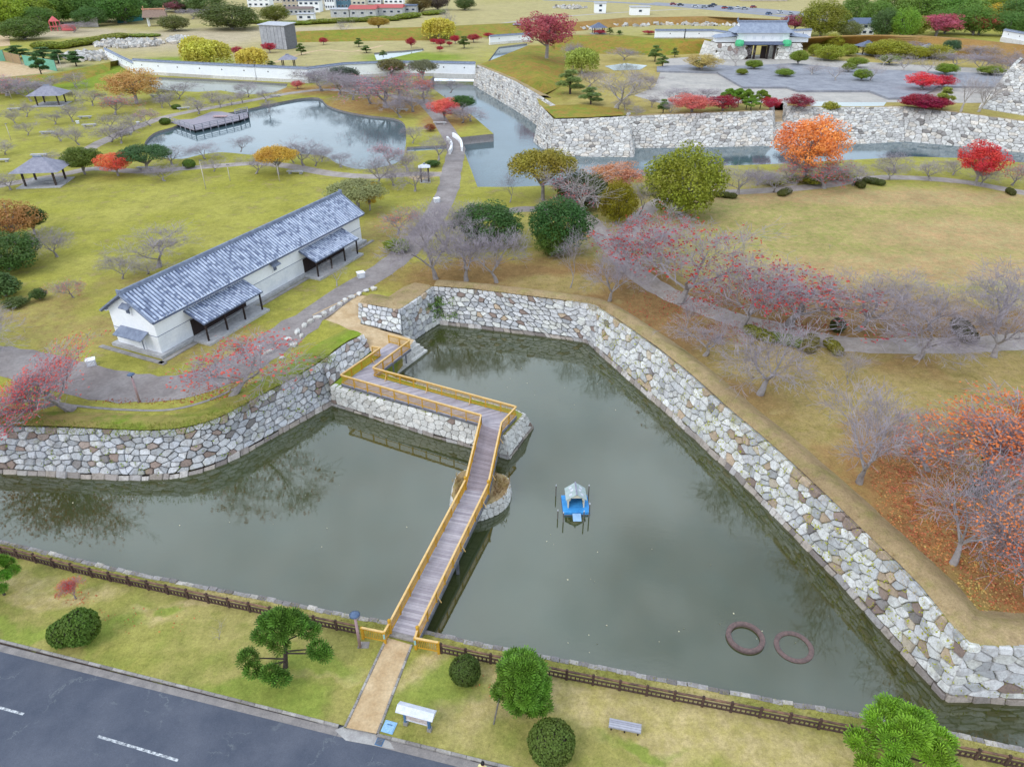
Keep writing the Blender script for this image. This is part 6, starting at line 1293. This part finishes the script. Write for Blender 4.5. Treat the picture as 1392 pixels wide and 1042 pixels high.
# pond deck
DK = [(232, 166), (265, 177), (326, 163), (338, 159), (337, 152), (320, 156), (302, 152), (288, 152), (262, 162), (246, 163)]
dk3 = [G(u, v, ZB + .15) for u, v in DK]; t = thing('pond_deck', 'grey wooden viewing deck with railings over the pond', 'deck', tuple(dk3[0])); o0 = dk3[0]
MB().prism([(p.x - o0.x, p.y - o0.y) for p in dk3], -.15, .05).build('deck_floor', M['plank'], t)
for a, b in zip(dk3[:5], dk3[1:6]):
    a, b = a - o0, b - o0; n = max(2, round((b - a).length / 2.2))
    for i in range(n + 1):
        p = a.lerp(b, i / n); MB().bar(p - Vector((0, 0, 1.0)), p + Vector((0, 0, 1.1)), .16, .16, (1, 0, 0)).build('post', M['grey_wood'], t)
    for hh in (.4, .75, 1.08): MB().bar(a + Vector((0, 0, hh)), b + Vector((0, 0, hh)), .1, .12).build('rail', M['grey_wood'], t)
c = G(300, 160, ZB + .2) - o0; fbox('bench', (c.x, c.y, .4), (3.2, 1.2, .15), simple('pinkish_bench', s_(190, 160, 160), None, 3, .7, .05), t)
# small white arched bridge
t = thing('arched_bridge', 'small path bridge with two curved white parapets over the ditch', 'bridge', tuple(G(618, 200, ZB)))
o0 = Vector(t.location)
for px in ([(611, 210), (614, 203), (613, 197), (608, 191)], [(628, 206), (627, 197), (622, 190), (616, 186)]):
    ln = smooth_line([G(u, v, ZB) for u, v in px], 3); mb = MB()
    for a, b in zip(ln[:-1], ln[1:]): mb.bar(a - o0 + Vector((0, 0, .4)), b - o0 + Vector((0, 0, .4)), .4, .9)
    mb.build('parapet', M['plaster'], t)
MB().prism([(p.x - o0.x, p.y - o0.y) for p in [G(u, v, ZB) for u, v in [(611, 210), (628, 206), (622, 190), (608, 191)]]], -.3, .05).build('deck', M['pave'], t)
# stone benches, boxes
for u, v, rz in ((122, 172, .2), (65, 182, .1), (54, 213, .1), (116, 161, .2), (171, 184, .8), (250, 149, .5), (198, 231, 0), (402, 236, -.1), (547, 151, 0), (213, 132, 0), (374, 132, .2), (598, 169, 0), (20, 150, .2), (2, 220, .1)):
    p = G(u, v, ZB); t = thing('stone_bench', 'low pale stone bench nearest ' + min(LMARK, key=lambda m: (G(m[0], m[1], ZB) - p).length)[2], 'bench', tuple(p), rz, 'stone benches of the west park')
    fbox('seat', (0, 0, .45), (3.0, .8, .16), M['foundation'], t); fbox('leg', (-1, 0, .2), (.4, .6, .42), M['foundation'], t); fbox('leg', (1, 0, .2), (.4, .6, .42), M['foundation'], t)
for u, v, s0, lb in ((125, 496, .95, 'white utility box on the grass beside the storehouse gable'), (491, 377, 1.0, 'white utility box on the lawn strip before the storehouse porch'), (594, 275, 1.0, 'white utility box on the lawn by the park road'), (188, 169, .8, 'white box on the pond path lawn by the round bush'), (106, 168, .8, 'white box on the lawn near the farther pavilion')):
    t = thing('utility_box', lb, 'box', tuple(G(u, v, ZB)), .5); fbox('cabinet', (0, 0, .32 * s0), (.85 * s0, .7 * s0, .64 * s0), M['white_metal'], t); fbox('lid', (0, 0, .68 * s0), (.95 * s0, .8 * s0, .09), M['plaster'], t); fbox('door', (0, -.355 * s0, .32 * s0), (.6 * s0, .03, .45 * s0), M['plaster_low'], t)
# rocks beside the sandy ramp and the pavement
def rock(u, v, d, z, label, grp=None, m='stone_pier', parent=None):
    rng = random.Random(int(u * 31 + v * 17)); p = G(u, v, z)
    vs_ = []; bm = bmesh.new(); bmesh.ops.create_icosphere(bm, subdivisions=1, radius=.5)
    for q in bm.verts: q.co = Vector((q.co.x * d[0], q.co.y * d[1], q.co.z * d[2])) * rng.uniform(.78, 1.12)
    me = bpy.data.meshes.new('boulder'); bm.to_mesh(me); bm.free(); me.materials.append(M[m]); o = bpy.data.objects.new('boulder', me); C.objects.link(o); o.location = p + Vector((0, 0, d[2] * .25)); o.rotation_euler = (0, 0, rng.uniform(0, 3.1))
    return tag(o, label, 'rock', grp)
for i, (u, v) in enumerate([(352, 474), (366, 480), (378, 470), (392, 462), (404, 452), (414, 444), (422, 438), (432, 432), (441, 428), (452, 421), (462, 415), (470, 410), (478, 405), (488, 400), (498, 396), (508, 394), (400, 470), (383, 487), (410, 458)]):
    rock(u, v, (random.uniform(.7, 1.4), random.uniform(.5, .8), random.uniform(.4, .8)), ZB, 'pale boulder in the line of stones edging the pavement by the ramp', 'boulders edging the pavement')
def rubble(name, label, zones, n, sz, m, z=ZB, hill=0.0):
    rng = random.Random(len(name) + n); mb = MB()
    for _ in range(n):
        u, v, ru, rv = zones[rng.randrange(len(zones))]; a = rng.uniform(0, 6.283); q = rng.uniform(0, 1) ** .5
        p = G(u + ru * q * math.cos(a), v + rv * q * math.sin(a), z); s0 = sz * rng.uniform(.4, 1.3); Mx = Matrix.Rotation(rng.uniform(0, 3), 3, Vector((rng.uniform(-1, 1), rng.uniform(-1, 1), 1)).normalized())
        mb.box((p.x, p.y, z + s0 * .2 + hill * (1 - q)), (s0, s0 * rng.uniform(.6, 1), s0 * rng.uniform(.5, .9)), M=Mx)
    o = mb.build(name, M[m]); return tag(o, label, 'rubble', kind='stuff')
rubble('stone_rubble', 'heaps of pale quarried stones on the bare ground behind the canal', [(180, 60, 45, 5), (120, 78, 34, 6), (165, 62, 40, 4), (245, 56, 18, 5)], 620, 1.5, 'stone_far', ZB, .8)
rubble('stone_row', 'line of pale stones along the foot of the far grass bank', [(790, 40, 30, 1.5), (850, 35.5, 40, 1.2), (920, 33.5, 50, 1), (980, 35, 40, 1), (775, 11, 22, 2)], 260, 1.6, 'stone_far', ZB)
# far houses
ROOFS = [simple('blue_grey_roof', s_(96, 108, 132), None, 2, .6, .05), simple('red_roof', s_(190, 92, 88), None, 2, .7, .05), simple('brown_roof', s_(128, 108, 102), None, 2, .7, .05), simple('pale_roof', s_(190, 190, 196), None, 2, .6, .05)]
WALLS = [M['plaster'], simple('cream_house_wall', s_(222, 214, 198), None, 1, .8, .03), simple('blue_house_wall', s_(92, 128, 150), None, 1, .8, .03), simple('beige_house_wall', s_(198, 184, 166), None, 1, .8, .03), simple('grey_shed_wall', s_(196, 196, 196), None, 1, .8, .03)]
GLASS = simple('dark_window_glass', s_(62, 72, 86), None, 3, .2, 0)
def house(u, v, wpx, dep, h, rh, wall, roof, label, nwin=4, flat=False, rz=0.0, cat='house', name='house'):
    p = G(u, v, ZB); w_ = wpx / scale_at(p); t = thing(name, label, cat, tuple(p), rz)
    fbox('wall', (0, dep / 2, h / 2), (w_, dep, h), WALLS[wall], t); o_ = .5
    if flat: fbox('roof', (0, dep / 2, h + .15), (w_ + .8, dep + .8, .4), ROOFS[roof], t)
    else:
        MB().add([(-w_ / 2 - o_, -o_, h), (w_ / 2 + o_, -o_, h), (w_ / 2 + o_, dep + o_, h), (-w_ / 2 - o_, dep + o_, h), (-w_ / 2 - o_ * .5, dep / 2, h + rh), (w_ / 2 + o_ * .5, dep / 2, h + rh)], [(0, 1, 5, 4), (2, 3, 4, 5), (1, 2, 5), (3, 0, 4), (3, 2, 1, 0)]).build('roof', ROOFS[roof], t)
    st_ = 2 if h > 4.4 else 1
    for k in range(st_):
        for i in range(nwin):
            x = -w_ / 2 + w_ * (i + .5) / nwin; z = (h / st_) * (k + .55); f = fbox('window', (x, -.04, z), (min(1.8, w_ / nwin * .6), .12, 1.2), M['white_metal'], t); fbox('pane', (x, -.12, z), (min(1.5, w_ / nwin * .5), .04, .95), GLASS, f)
house(352, 10, 30, 9, 5.5, 2.2, 0, 3, 'white house with pale roof at the end of the street'); house(397, 12, 24, 9, 5.6, 2, 3, 2, 'beige two storey house among the far houses'); house(421, 17, 28, 9, 6, 2.6, 0, 0, 'white two storey house with blue grey roof'); house(437, 12, 14, 9, 6.4, 2, 1, 1, 'cream house with red roof among the far houses'); house(449, 14, 13, 8, 6.4, 1.5, 0, 3, 'tall narrow white house beside the blue house'); house(464, 13, 20, 9, 6.6, .6, 2, 0, 'blue two storey house with dark flat roof', flat=True); house(485, 8, 24, 9, 6, 2, 1, 3, 'cream house with pale roof beyond the blue house'); house(506, 6, 24, 9, 6, 2, 0, 2, 'white house with brown roof beyond the red shed'); house(375, 4, 26, 9, 6, 2, 1, 0, 'cream house with grey roof behind the round tree'); house(535, 6, 26, 9, 5.5, 2, 0, 3, 'white house with pale roof over the long shed')
house(406, 21, 36, 7, 3.2, 1.0, 4, 2, 'low grey building with brown roof and row of windows', 6); house(415, 28, 22, 6, 2.8, .3, 0, 3, 'low flat white shed by the hedge', 2, True, cat='shed', name='shed'); house(463, 24, 26, 8, 3.8, .3, 4, 3, 'grey shed with two pale doors', 2, True, cat='shed', name='shed'); house(493, 24, 36, 14, 4, 1.6, 4, 1, 'long pale shed with red roof', 3, cat='shed', name='shed'); house(528, 22, 38, 14, 4, 1.4, 4, 1, 'long pale shed with salmon roof', 4, cat='shed', name='shed'); house(558, 19, 16, 10, 4, .3, 4, 0, 'dark grey flat shed beside the brown green tree', 2, True, cat='shed', name='shed')
house(1174, 48, 26, 10, 4.5, 2, 0, 0, 'white house with blue grey roof between the tall round trees', 3); house(816, 18, 15, 6, 5.0, .2, 0, 3, 'white concrete block on the far lawn', 1, True, cat='block', name='block'); house(870, 21, 26, 6, 4.0, .2, 0, 3, 'low white walled enclosure on the far bank', 1, True, cat='block', name='block')
house(1040, 2, 60, 12, 5, 1.5, 3, 2, 'long beige building beyond the car park', 6); house(940, -2, 60, 12, 5, 1.5, 4, 3, 'long pale building beyond the car park', 6)
# scaffolded shed with grey sheeting
p = G(374, 67, ZB); t = thing('sheeted_shed', 'tall shed wrapped in grey sheeting on the bare ground', 'shed', tuple(p), -.35); sc = scale_at(p); w_ = 40 / sc
fbox('frame_box', (0, w_ * .3, 4.2), (w_, w_ * .6, 8.4), M['steel'], t)
for i in range(7): fbox('sheet_panel', (-w_ / 2 + w_ * (i + .5) / 7, -.12 - .05 * (i % 2), 4.1), (w_ / 7 - .12, .12, 8.0), simple('grey_sheeting', s_(176, 176, 182), s_(150, 150, 158), 1, .7, .05) if i == 0 else bpy.data.materials['grey_sheeting'], t)
for i in range(4): fbox('sheet_panel', (-w_ / 2 - .12, w_ * .6 * (i + .5) / 4, 4.1), (.12, w_ * .6 / 4 - .12, 8.0), bpy.data.materials['grey_sheeting'], t)
MB().add([(-w_ / 2 - .5, -.6, 8.4), (w_ / 2 + .5, -.6, 8.4), (w_ / 2 + .5, w_ * .6 + .5, 8.9), (-w_ / 2 - .5, w_ * .6 + .5, 8.9), (-w_ / 2 - .5, -.6, 8.2), (w_ / 2 + .5, -.6, 8.2), (w_ / 2 + .5, w_ * .6 + .5, 8.7), (-w_ / 2 - .5, w_ * .6 + .5, 8.7)], [(0, 1, 2, 3), (7, 6, 5, 4), (0, 4, 5, 1), (1, 5, 6, 2), (2, 6, 7, 3), (3, 7, 4, 0)]).build('roof', ROOFS[3], t)
# shrine roof
p = G(213, 36, ZB); t = thing('shrine_shelter', 'small shrine shelter with brown thatched gable roof on white posts', 'shelter', tuple(p), .3)
for x in (-3.5, 3.5):
    for y in (0, 5): fbox('post', (x, y, 2), (.5, .5, 4), M['plaster'], t)
th = simple('brown_thatch', s_(150, 126, 112), s_(130, 108, 96), 2, .9, .1)
MB().add([(-5.5, -1.5, 4), (5.5, -1.5, 4), (5.5, 6.5, 4), (-5.5, 6.5, 4), (-5, 2.5, 7.2), (5, 2.5, 7.2)], [(0, 1, 5, 4), (2, 3, 4, 5), (1, 2, 5), (3, 0, 4), (3, 2, 1, 0)]).build('roof', th, t); MB().bar((-5.4, 2.5, 7.4), (5.4, 2.5, 7.4), .6, .5).build('ridge', simple('orange_ridge', s_(220, 160, 130), None, 2, .7, .05), t)
for x in (-4.6, 4.6): MB().bar((x, 1.6, 6.6), (x, 3.4, 8.6), .2, .2).bar((x, 3.4, 6.6), (x, 1.6, 8.6), .2, .2).build('crossed_finial', bpy.data.materials['orange_ridge'], t)
# playground and playing field
p = G(77, 42, ZB); t = thing('play_structure', 'pink and red climbing frame with pointed roof on the playground', 'playground', tuple(p)); pk = simple('pink_plastic', s_(216, 110, 110), s_(196, 92, 96), 2, .6, .05)
for x in (-1.5, 1.5):
    for y in (-1.5, 1.5): fbox('post', (x, y, 2), (.35, .35, 4), pk, t)
fbox('platform', (0, 0, 1.8), (3.6, 3.6, .3), pk, t); MB().lathe((0, 0, 4), [(2.6, 0), (0, 2.2)], 4).build('roof', pk, t); fbox('side_frame', (6, 0, 1.4), (5, 3, 2.4), pk, t)
MB().bar((-1.8, -1, 1.8), (-7, -1.5, .2), 1.0, .15).build('slide', ROOFS[3], t)
p = G(122, 37, ZB); t = thing('climbing_wall', 'leaning grey climbing slab on the playground', 'playground', tuple(p)); MB().box((0, 0, 2.2), (9, .5, 4.4), M=Matrix.Rotation(-.25, 3, 'X')).build('slab', M['gravel'], t); MB().box((0, .8, 1.2), (8, .3, 2.4)).build('support', M['concrete'], t)
sheet('playing_field', [G(u, v, ZB) for u, v in [(-90, 84), (0, 83), (40, 90), (75, 96), (55, 100), (0, 106), (-90, 112)]], ZB + .02, M['sand'])
sheet('playing_field', [G(u, v, ZB) for u, v in [(-60, 50), (12, 48), (14, 62), (-60, 70)]], ZB + .02, M['sand'])
def net(px, h, label, m):
    ln = [G(u, v, ZB) for u, v in px]; o0 = ln[0]; t = thing('net_fence', label, 'fence', tuple(o0)); mb = MB()
    for a, b in zip(ln[:-1], ln[1:]):
        mb.bar(a - o0 + Vector((0, 0, h / 2)), b - o0 + Vector((0, 0, h / 2)), .06, h)
        for f in (0, .5, 1): MB().bar(a.lerp(b, f) - o0, a.lerp(b, f) - o0 + Vector((0, 0, h + .2)), .12, .12, (1, 0, 0)).build('post', M['steel'], t)
    mb.build('netting', m, t)
gn = simple('green_netting', s_(120, 180, 156), s_(104, 164, 142), 2, .9, .05)
net([(-20, 84), (8, 83)], 3.5, 'green net fence at the end of the playing field', gn); net([(8, 83), (30, 88)], 3, 'brown boarded fence behind the playing field', simple('brown_boards', s_(170, 146, 112), s_(150, 126, 96), 2, .9, .1)); net([(34, 89), (78, 97)], 3.2, 'long green net fence before the dark pines', gn); net([(160, 32), (195, 28)], 3, 'teal fence at the edge of the wood by the shrine', simple('teal_fence', s_(64, 128, 128), None, 2, .9, .05))
# parked cars
CARC = [simple('car_paint_%s' % n, c, tuple(x * .9 for x in c), 1, .35, 0) for n, c in (('white', s_(222, 224, 228)), ('silver', s_(170, 174, 180)), ('dark', s_(60, 64, 74)), ('red', s_(170, 60, 60)), ('blue', s_(88, 112, 150)))]
def car(u, v, c, rz, label):
    p = G(u, v, ZB + .05); t = thing('parked_car', label, 'car', tuple(p), rz, 'cars in the far car park')
    MB().add([(-2.1, -.85, .35), (2.1, -.85, .35), (2.1, .85, .35), (-2.1, .85, .35), (-2.1, -.85, .85), (2.1, -.85, .75), (2.1, .85, .75), (-2.1, .85, .85)], [(0, 1, 5, 4), (1, 2, 6, 5), (2, 3, 7, 6), (3, 0, 4, 7), (4, 5, 6, 7), (3, 2, 1, 0)]).build('body', CARC[c], t)
    cb = MB().add([(-1.7, -.78, .85), (1.0, -.78, .8), (1.0, .78, .8), (-1.7, .78, .85), (-1.3, -.65, 1.45), (.4, -.65, 1.45), (.4, .65, 1.45), (-1.3, .65, 1.45)], [(0, 1, 5, 4), (1, 2, 6, 5), (2, 3, 7, 6), (3, 0, 4, 7)]).build('windows', GLASS, t); fbox('car_roof', (-.45, 0, 1.47), (1.7, 1.3, .06), CARC[c], t)
    for x in (-1.35, 1.35):
        for y in (-.8, .8): MB().tube([(x, y - .1, .32), (x, y + .1, .32)], .32, 10).build('wheel', M['dark_wood'], t)
CN = ['white', 'silver', 'dark', 'red', 'blue']
for i, (u, v) in enumerate([(945, 10), (957, 11), (966, 10), (985, 12), (993, 13), (1003, 12), (1012, 13), (970, 8), (1024, 11), (1045, 20), (1060, 18), (1075, 20), (925, 8), (915, 7)]): car(u, v, i % 5, .2 * i % 1.2, CN[i % 5] + ' car parked in the far car park beyond the castle gate')
path_px('car_park', [(880, 5), (960, 9), (1040, 15), (1120, 22)], 26, 'slab', ZB + .03)
# props of the pine
for i, (a, b) in enumerate((((671, 984), (683, 958)), ((736, 972), (728, 944)))):
    p, q = G(*a, ZN), G(*b, ZN); t = thing('tree_prop', ('grey pole propping the egg shaped pine on its path side', 'grey pole propping the egg shaped pine behind the large round bush')[i], 'pole', tuple(p)); q = q - p + Vector((0, 0, 1.9))
    MB().tube([(0, 0, 0), q * .6], .045, 6).build('pole', pw, t); MB().tube([q * .6, q], .035, 6).build('pole_top', pw, t)
# fallen leaves, weeds and ivy
def scatter(name, label, zones, n, sz, col, z, cat='leaves', off=.03, flat=.25):
    rng = random.Random(n + len(name)); mb = MB()
    for _ in range(n):
        u, v, ru, rv = zones[rng.randrange(len(zones))]; a = rng.uniform(0, 6.283); q = rng.uniform(0, 1) ** .6
        p = G(u + ru * q * math.cos(a), v + rv * q * math.sin(a), z); p.z += off; leaf_quads(mb, p, 1, .02, sz, rng, flat, 1.2)
    o = mb.build(name, M['leaf']); o.color = (*s_(*col), 1); return tag(o, label, cat, kind='stuff')
scatter('fallen_leaves', 'carpet of fallen orange leaves under the orange cherries', [(1300, 690, 110, 90), (1360, 760, 60, 80), (1270, 720, 70, 50), (1240, 640, 60, 50)], 5200, .15, (200, 128, 84), ZB)
scatter('fallen_leaves', 'fallen yellow leaves scattered among the orange carpet', [(1300, 690, 110, 90), (1330, 800, 70, 50)], 1200, .14, (206, 172, 104), ZB)
scatter('fallen_leaves', 'fallen red leaves around the red cherries by the park path', [(900, 420, 60, 26), (1000, 452, 50, 16), (1080, 445, 60, 14), (960, 410, 60, 20)], 2200, .14, (176, 84, 66), ZB)
scatter('fallen_leaves', 'brown fallen leaves along the moat wall pavement edge', [(290, 535, 40, 10), (200, 545, 70, 5), (330, 520, 20, 12)], 700, .13, (166, 96, 66), ZB)
scatter('fallen_leaves', 'few red leaves on the near lawn around the red sapling', [(103, 812, 30, 10), (180, 840, 100, 24), (700, 930, 60, 20)], 160, .10, (200, 110, 70), ZN)
scatter('floating_leaves', 'tiny pale leaves floating on the moat', [(300, 700, 280, 50), (900, 800, 260, 110), (760, 520, 120, 50)], 70, .10, (210, 200, 170), 0, off=.012)
def wall_weeds(name, label, base, top, n, sz, col, seed, vr=(0.1, .98), ur=(0, 1), clump=5, cr=.12):
    rng = random.Random(seed); S = Surf(base, top); mb = MB()
    for _ in range(n):
        u = S.L * rng.uniform(*ur); v = S.H * rng.uniform(*vr); leaf_quads(mb, S.p(u, v, .1), rng.randint(2, clump), cr, sz, rng, .8, .4)
    o = mb.build(name, M['leaf']); o.color = (*s_(*col), 1); return tag(o, label, 'weeds', kind='stuff')
wall_weeds('wall_weeds', 'yellow green weeds in the joints of the long diagonal wall', P3(W3b, 0), P3(W3t, H2), 620, .13, (178, 176, 50), 61, clump=7, cr=.2)
wall_weeds('wall_weeds', 'green weeds in the joints of the curving wall', P3(W1b, 0), P3(W1t, H1), 190, .14, (132, 148, 52), 62, clump=7, cr=.2)
wall_weeds('wall_weeds', 'weeds low in the joints of the white corner wall', P3(W4b, 0), P3(W4t, H2), 60, .1, (160, 160, 60), 63, (.1, .5), (0, .4))
t = thing('ivy', 'green ivy hanging in the inner corner of the moat wall', 'ivy', tuple(G(595, 430, 1.5)))
io = Vector(t.location); rng = random.Random(9); mb = MB(); stems = MB(); S = Surf(P3(W2Cb, 0), P3(W2Ct, H2)); S2 = Surf(P3([(572, 456.5), (597, 440)], 0), P3([(567, 405), (589, 389)], H2))
for _ in range(60):
    if rng.random() < .7: q = S.p(rng.uniform(0, 3.2) * rng.uniform(.2, 1), S.H * rng.uniform(.2, .75), .2)
    else: q = S2.p(S2.L - rng.uniform(0, 2.6) * rng.uniform(.2, 1), S2.H * rng.uniform(.2, .7), .2)
    leaf_quads(mb, q - io, 16, .3, .16, rng, .8, .4); stems.tube([q - io, q - io + Vector((rng.uniform(-.4, .4), 0, .7))], .015, 3)
o = mb.build('leaves', M['leaf'], t); o.color = (*s_(110, 138, 62), 1); stems.build('stems', M['bark_dark'], t)['kind'] = 'stuff'
# tufts along the banks
def tufts(name, label, px, z, n, sz, col, wd):
    ln = [G(u, v, z) for u, v in px]; rng = random.Random(n); mb = MB()
    for _ in range(n):
        i = rng.randrange(len(ln) - 1); p = ln[i].lerp(ln[i + 1], rng.random()) + Vector((rng.uniform(-wd, wd), rng.uniform(-wd, wd), 0))
        for _k in range(5):
            a = rng.uniform(0, 6.28); h_ = sz * rng.uniform(.6, 1.3); d = Vector((math.cos(a), math.sin(a), 0)) * h_ * .5; s2 = Vector((-d.y, d.x, 0)) * .12; mb.add([p - s2, p + s2, p + d + Vector((0, 0, h_))], [(0, 1, 2)])
    o = mb.build(name, M['leaf']); o.color = (*s_(*col), 1); return tag(o, label, 'grass', kind='stuff')
tufts('grass_tufts', 'rough grass tufts along the crest of the curving moat wall', W1t[2:], H1, 1500, .22, (140, 148, 60), 1.0)
tufts('grass_tufts', 'dry grass tufts along the crest of the long diagonal wall', W2Ct + W3t, H2 + .05, 2200, .16, (184, 160, 112), 1.0)
tufts('grass_tufts', 'dry grass tufts between the fence and the moat edge stones', [(u, v + 4) for u, v in NEAR_EDGE[2:17]], ZN, 2600, .13, (172, 164, 92), .35)
tufts('grass_tufts', 'dry grass on the little island under the bridge', [(622, 650), (630, 660), (622, 672)], 1.35, 160, .3, (176, 150, 104), .5); tufts('grass_tufts', 'dry grass on the other side of the little island', [(676, 650), (684, 660), (674, 676)], 1.35, 160, .3, (170, 142, 96), .6)
# ------------------------------------------------------------------ person on the road edge
def person():
    p = G(656, 1037, ZR + 1.62); t = thing('person', 'person with dark hair and pale yellow top walking on the road by the kerb', 'person', (p.x, p.y, ZR), math.pi * .9)
    J = {'pel': (0, 0, .92), 'spi': (0, 0, 1.12), 'che': (0, -.01, 1.32), 'nek': (0, -.01, 1.45), 'hed': (0, -.03, 1.5),
         'shL': (.19, 0, 1.36), 'elL': (.25, .03, 1.08), 'wrL': (.24, -.08, .86), 'shR': (-.19, 0, 1.36), 'elR': (-.25, .05, 1.08), 'wrR': (-.25, -.02, .85),
         'hiL': (.1, 0, .88), 'knL': (.11, -.12, .5), 'anL': (.1, -.06, .09), 'toL': (.11, -.22, .03), 'hiR': (-.1, 0, .88), 'knR': (-.1, .04, .48), 'anR': (-.1, .2, .1), 'toR': (-.11, .06, .03)}
    Rr = {'pel': .15, 'spi': .13, 'che': .155, 'nek': .055, 'hed': .05, 'shL': .075, 'elL': .045, 'wrL': .032, 'shR': .075, 'elR': .045, 'wrR': .032, 'hiL': .095, 'knL': .06, 'anL': .045, 'toL': .035, 'hiR': .095, 'knR': .06, 'anR': .045, 'toR': .035}
    E_ = [('pel', 'spi'), ('spi', 'che'), ('che', 'nek'), ('nek', 'hed'), ('che', 'shL'), ('shL', 'elL'), ('elL', 'wrL'), ('che', 'shR'), ('shR', 'elR'), ('elR', 'wrR'), ('pel', 'hiL'), ('hiL', 'knL'), ('knL', 'anL'), ('anL', 'toL'), ('pel', 'hiR'), ('hiR', 'knR'), ('knR', 'anR'), ('anR', 'toR')]
    ks = list(J); idx = {k: i for i, k in enumerate(ks)}
    V = [Vector(J[k]) for k in ks]; ed = [(idx[a], idx[b]) for a, b in E_]; rad = [Rr[k] for k in ks]
    def hand(w_, s):
        base = Vector(J[w_])
        for i in range(5):
            th = i == 4; o = base + (Vector((s * .035, -.03, -.03)) if th else Vector((0, -.03 + .02 * i, -.09))); a = len(V); V.append(o); rad.append(.011); l = (.03, .036, .034, .026, .028)[i]
            V.append(o + Vector((s * (.012 if th else -.004), -.004, -l))); rad.append(.009); V.append(V[-1] + Vector((s * -.012, -.012, -l * .7))); rad.append(.007)
            ed.extend([(idx[w_], a), (a, a + 1), (a + 1, a + 2)])
    hand('wrL', 1); hand('wrR', -1)
    me = bpy.data.meshes.new('body'); me.from_pydata(V, ed, []); o = bpy.data.objects.new('body', me); C.objects.link(o); o.parent = t
    md = o.modifiers.new('skin', 'SKIN'); sv = me.skin_vertices[0].data
    for i, r in enumerate(rad): sv[i].radius = (r, r); sv[i].use_root = (i == 0)
    o.modifiers.new('sub', 'SUBSURF').levels = 1; o.modifiers['sub'].render_levels = 2
    n = NB('clothes_and_skin'); sp = n.N.new('ShaderNodeSeparateXYZ'); n.L.new(n.co, sp.inputs[0])
    zc = n.ramp(n.math('MULTIPLY', sp.outputs['Z'], .5), [(0.0, s_(60, 56, 58)), (.05, s_(58, 64, 84)), (.46, s_(214, 206, 150)), (.72, s_(206, 150, 120))], 'CONSTANT'); n.col(zc); me.materials.append(n.m)
    skin = simple('skin', s_(212, 156, 126), s_(204, 146, 116), 5, .6, 0); hair = simple('black_hair', s_(34, 30, 32), None, 8, .5, .1)
    bm = bmesh.new(); bmesh.ops.create_uvsphere(bm, u_segments=16, v_segments=12, radius=.1)
    for q in bm.verts:
        q.co.z *= 1.15; q.co.y *= 1.05
        if q.co.z < -.02: q.co.x *= .82
        if abs(q.co.x) < .02 and q.co.y < -.09 and -.04 < q.co.z < .01: q.co.y -= .022
    me = bpy.data.meshes.new('head'); bm.to_mesh(me); bm.free(); me.materials.append(skin); me.shade_smooth(); hd = bpy.data.objects.new('head', me); C.objects.link(hd); hd.parent = t; hd.location = (0, -.03, 1.58)
    for x in (-.035, .035): MB().lathe((x, -.1, .0), [(0, -.008), (.012, 0), (0, .008)], 8).build('eye', hair, hd)
    for x in (-.095, .095): MB().lathe((x, 0, -.02), [(0, -.03), (.018, 0), (0, .03)], 6).build('ear', skin, hd)
    MB().box((0, -.098, -.055), (.045, .012, .012)).build('mouth', simple('lips', s_(170, 96, 90), None, 3, .6, 0), hd)
    bm = bmesh.new(); bmesh.ops.create_uvsphere(bm, u_segments=16, v_segments=12, radius=.112)
    bmesh.ops.delete(bm, geom=[q for q in bm.verts if q.co.z < -.01 - .06 * (q.co.y > 0) + (.055 if q.co.y < -.03 else 0)], context='VERTS')
    me = bpy.data.meshes.new('hair'); bm.to_mesh(me); bm.free(); me.materials.append(hair); me.shade_smooth(); o = bpy.data.objects.new('hair', me); C.objects.link(o); o.parent = t; o.location = (0, -.02, 1.595); o.scale = (1, 1.05, 1.1)
person()
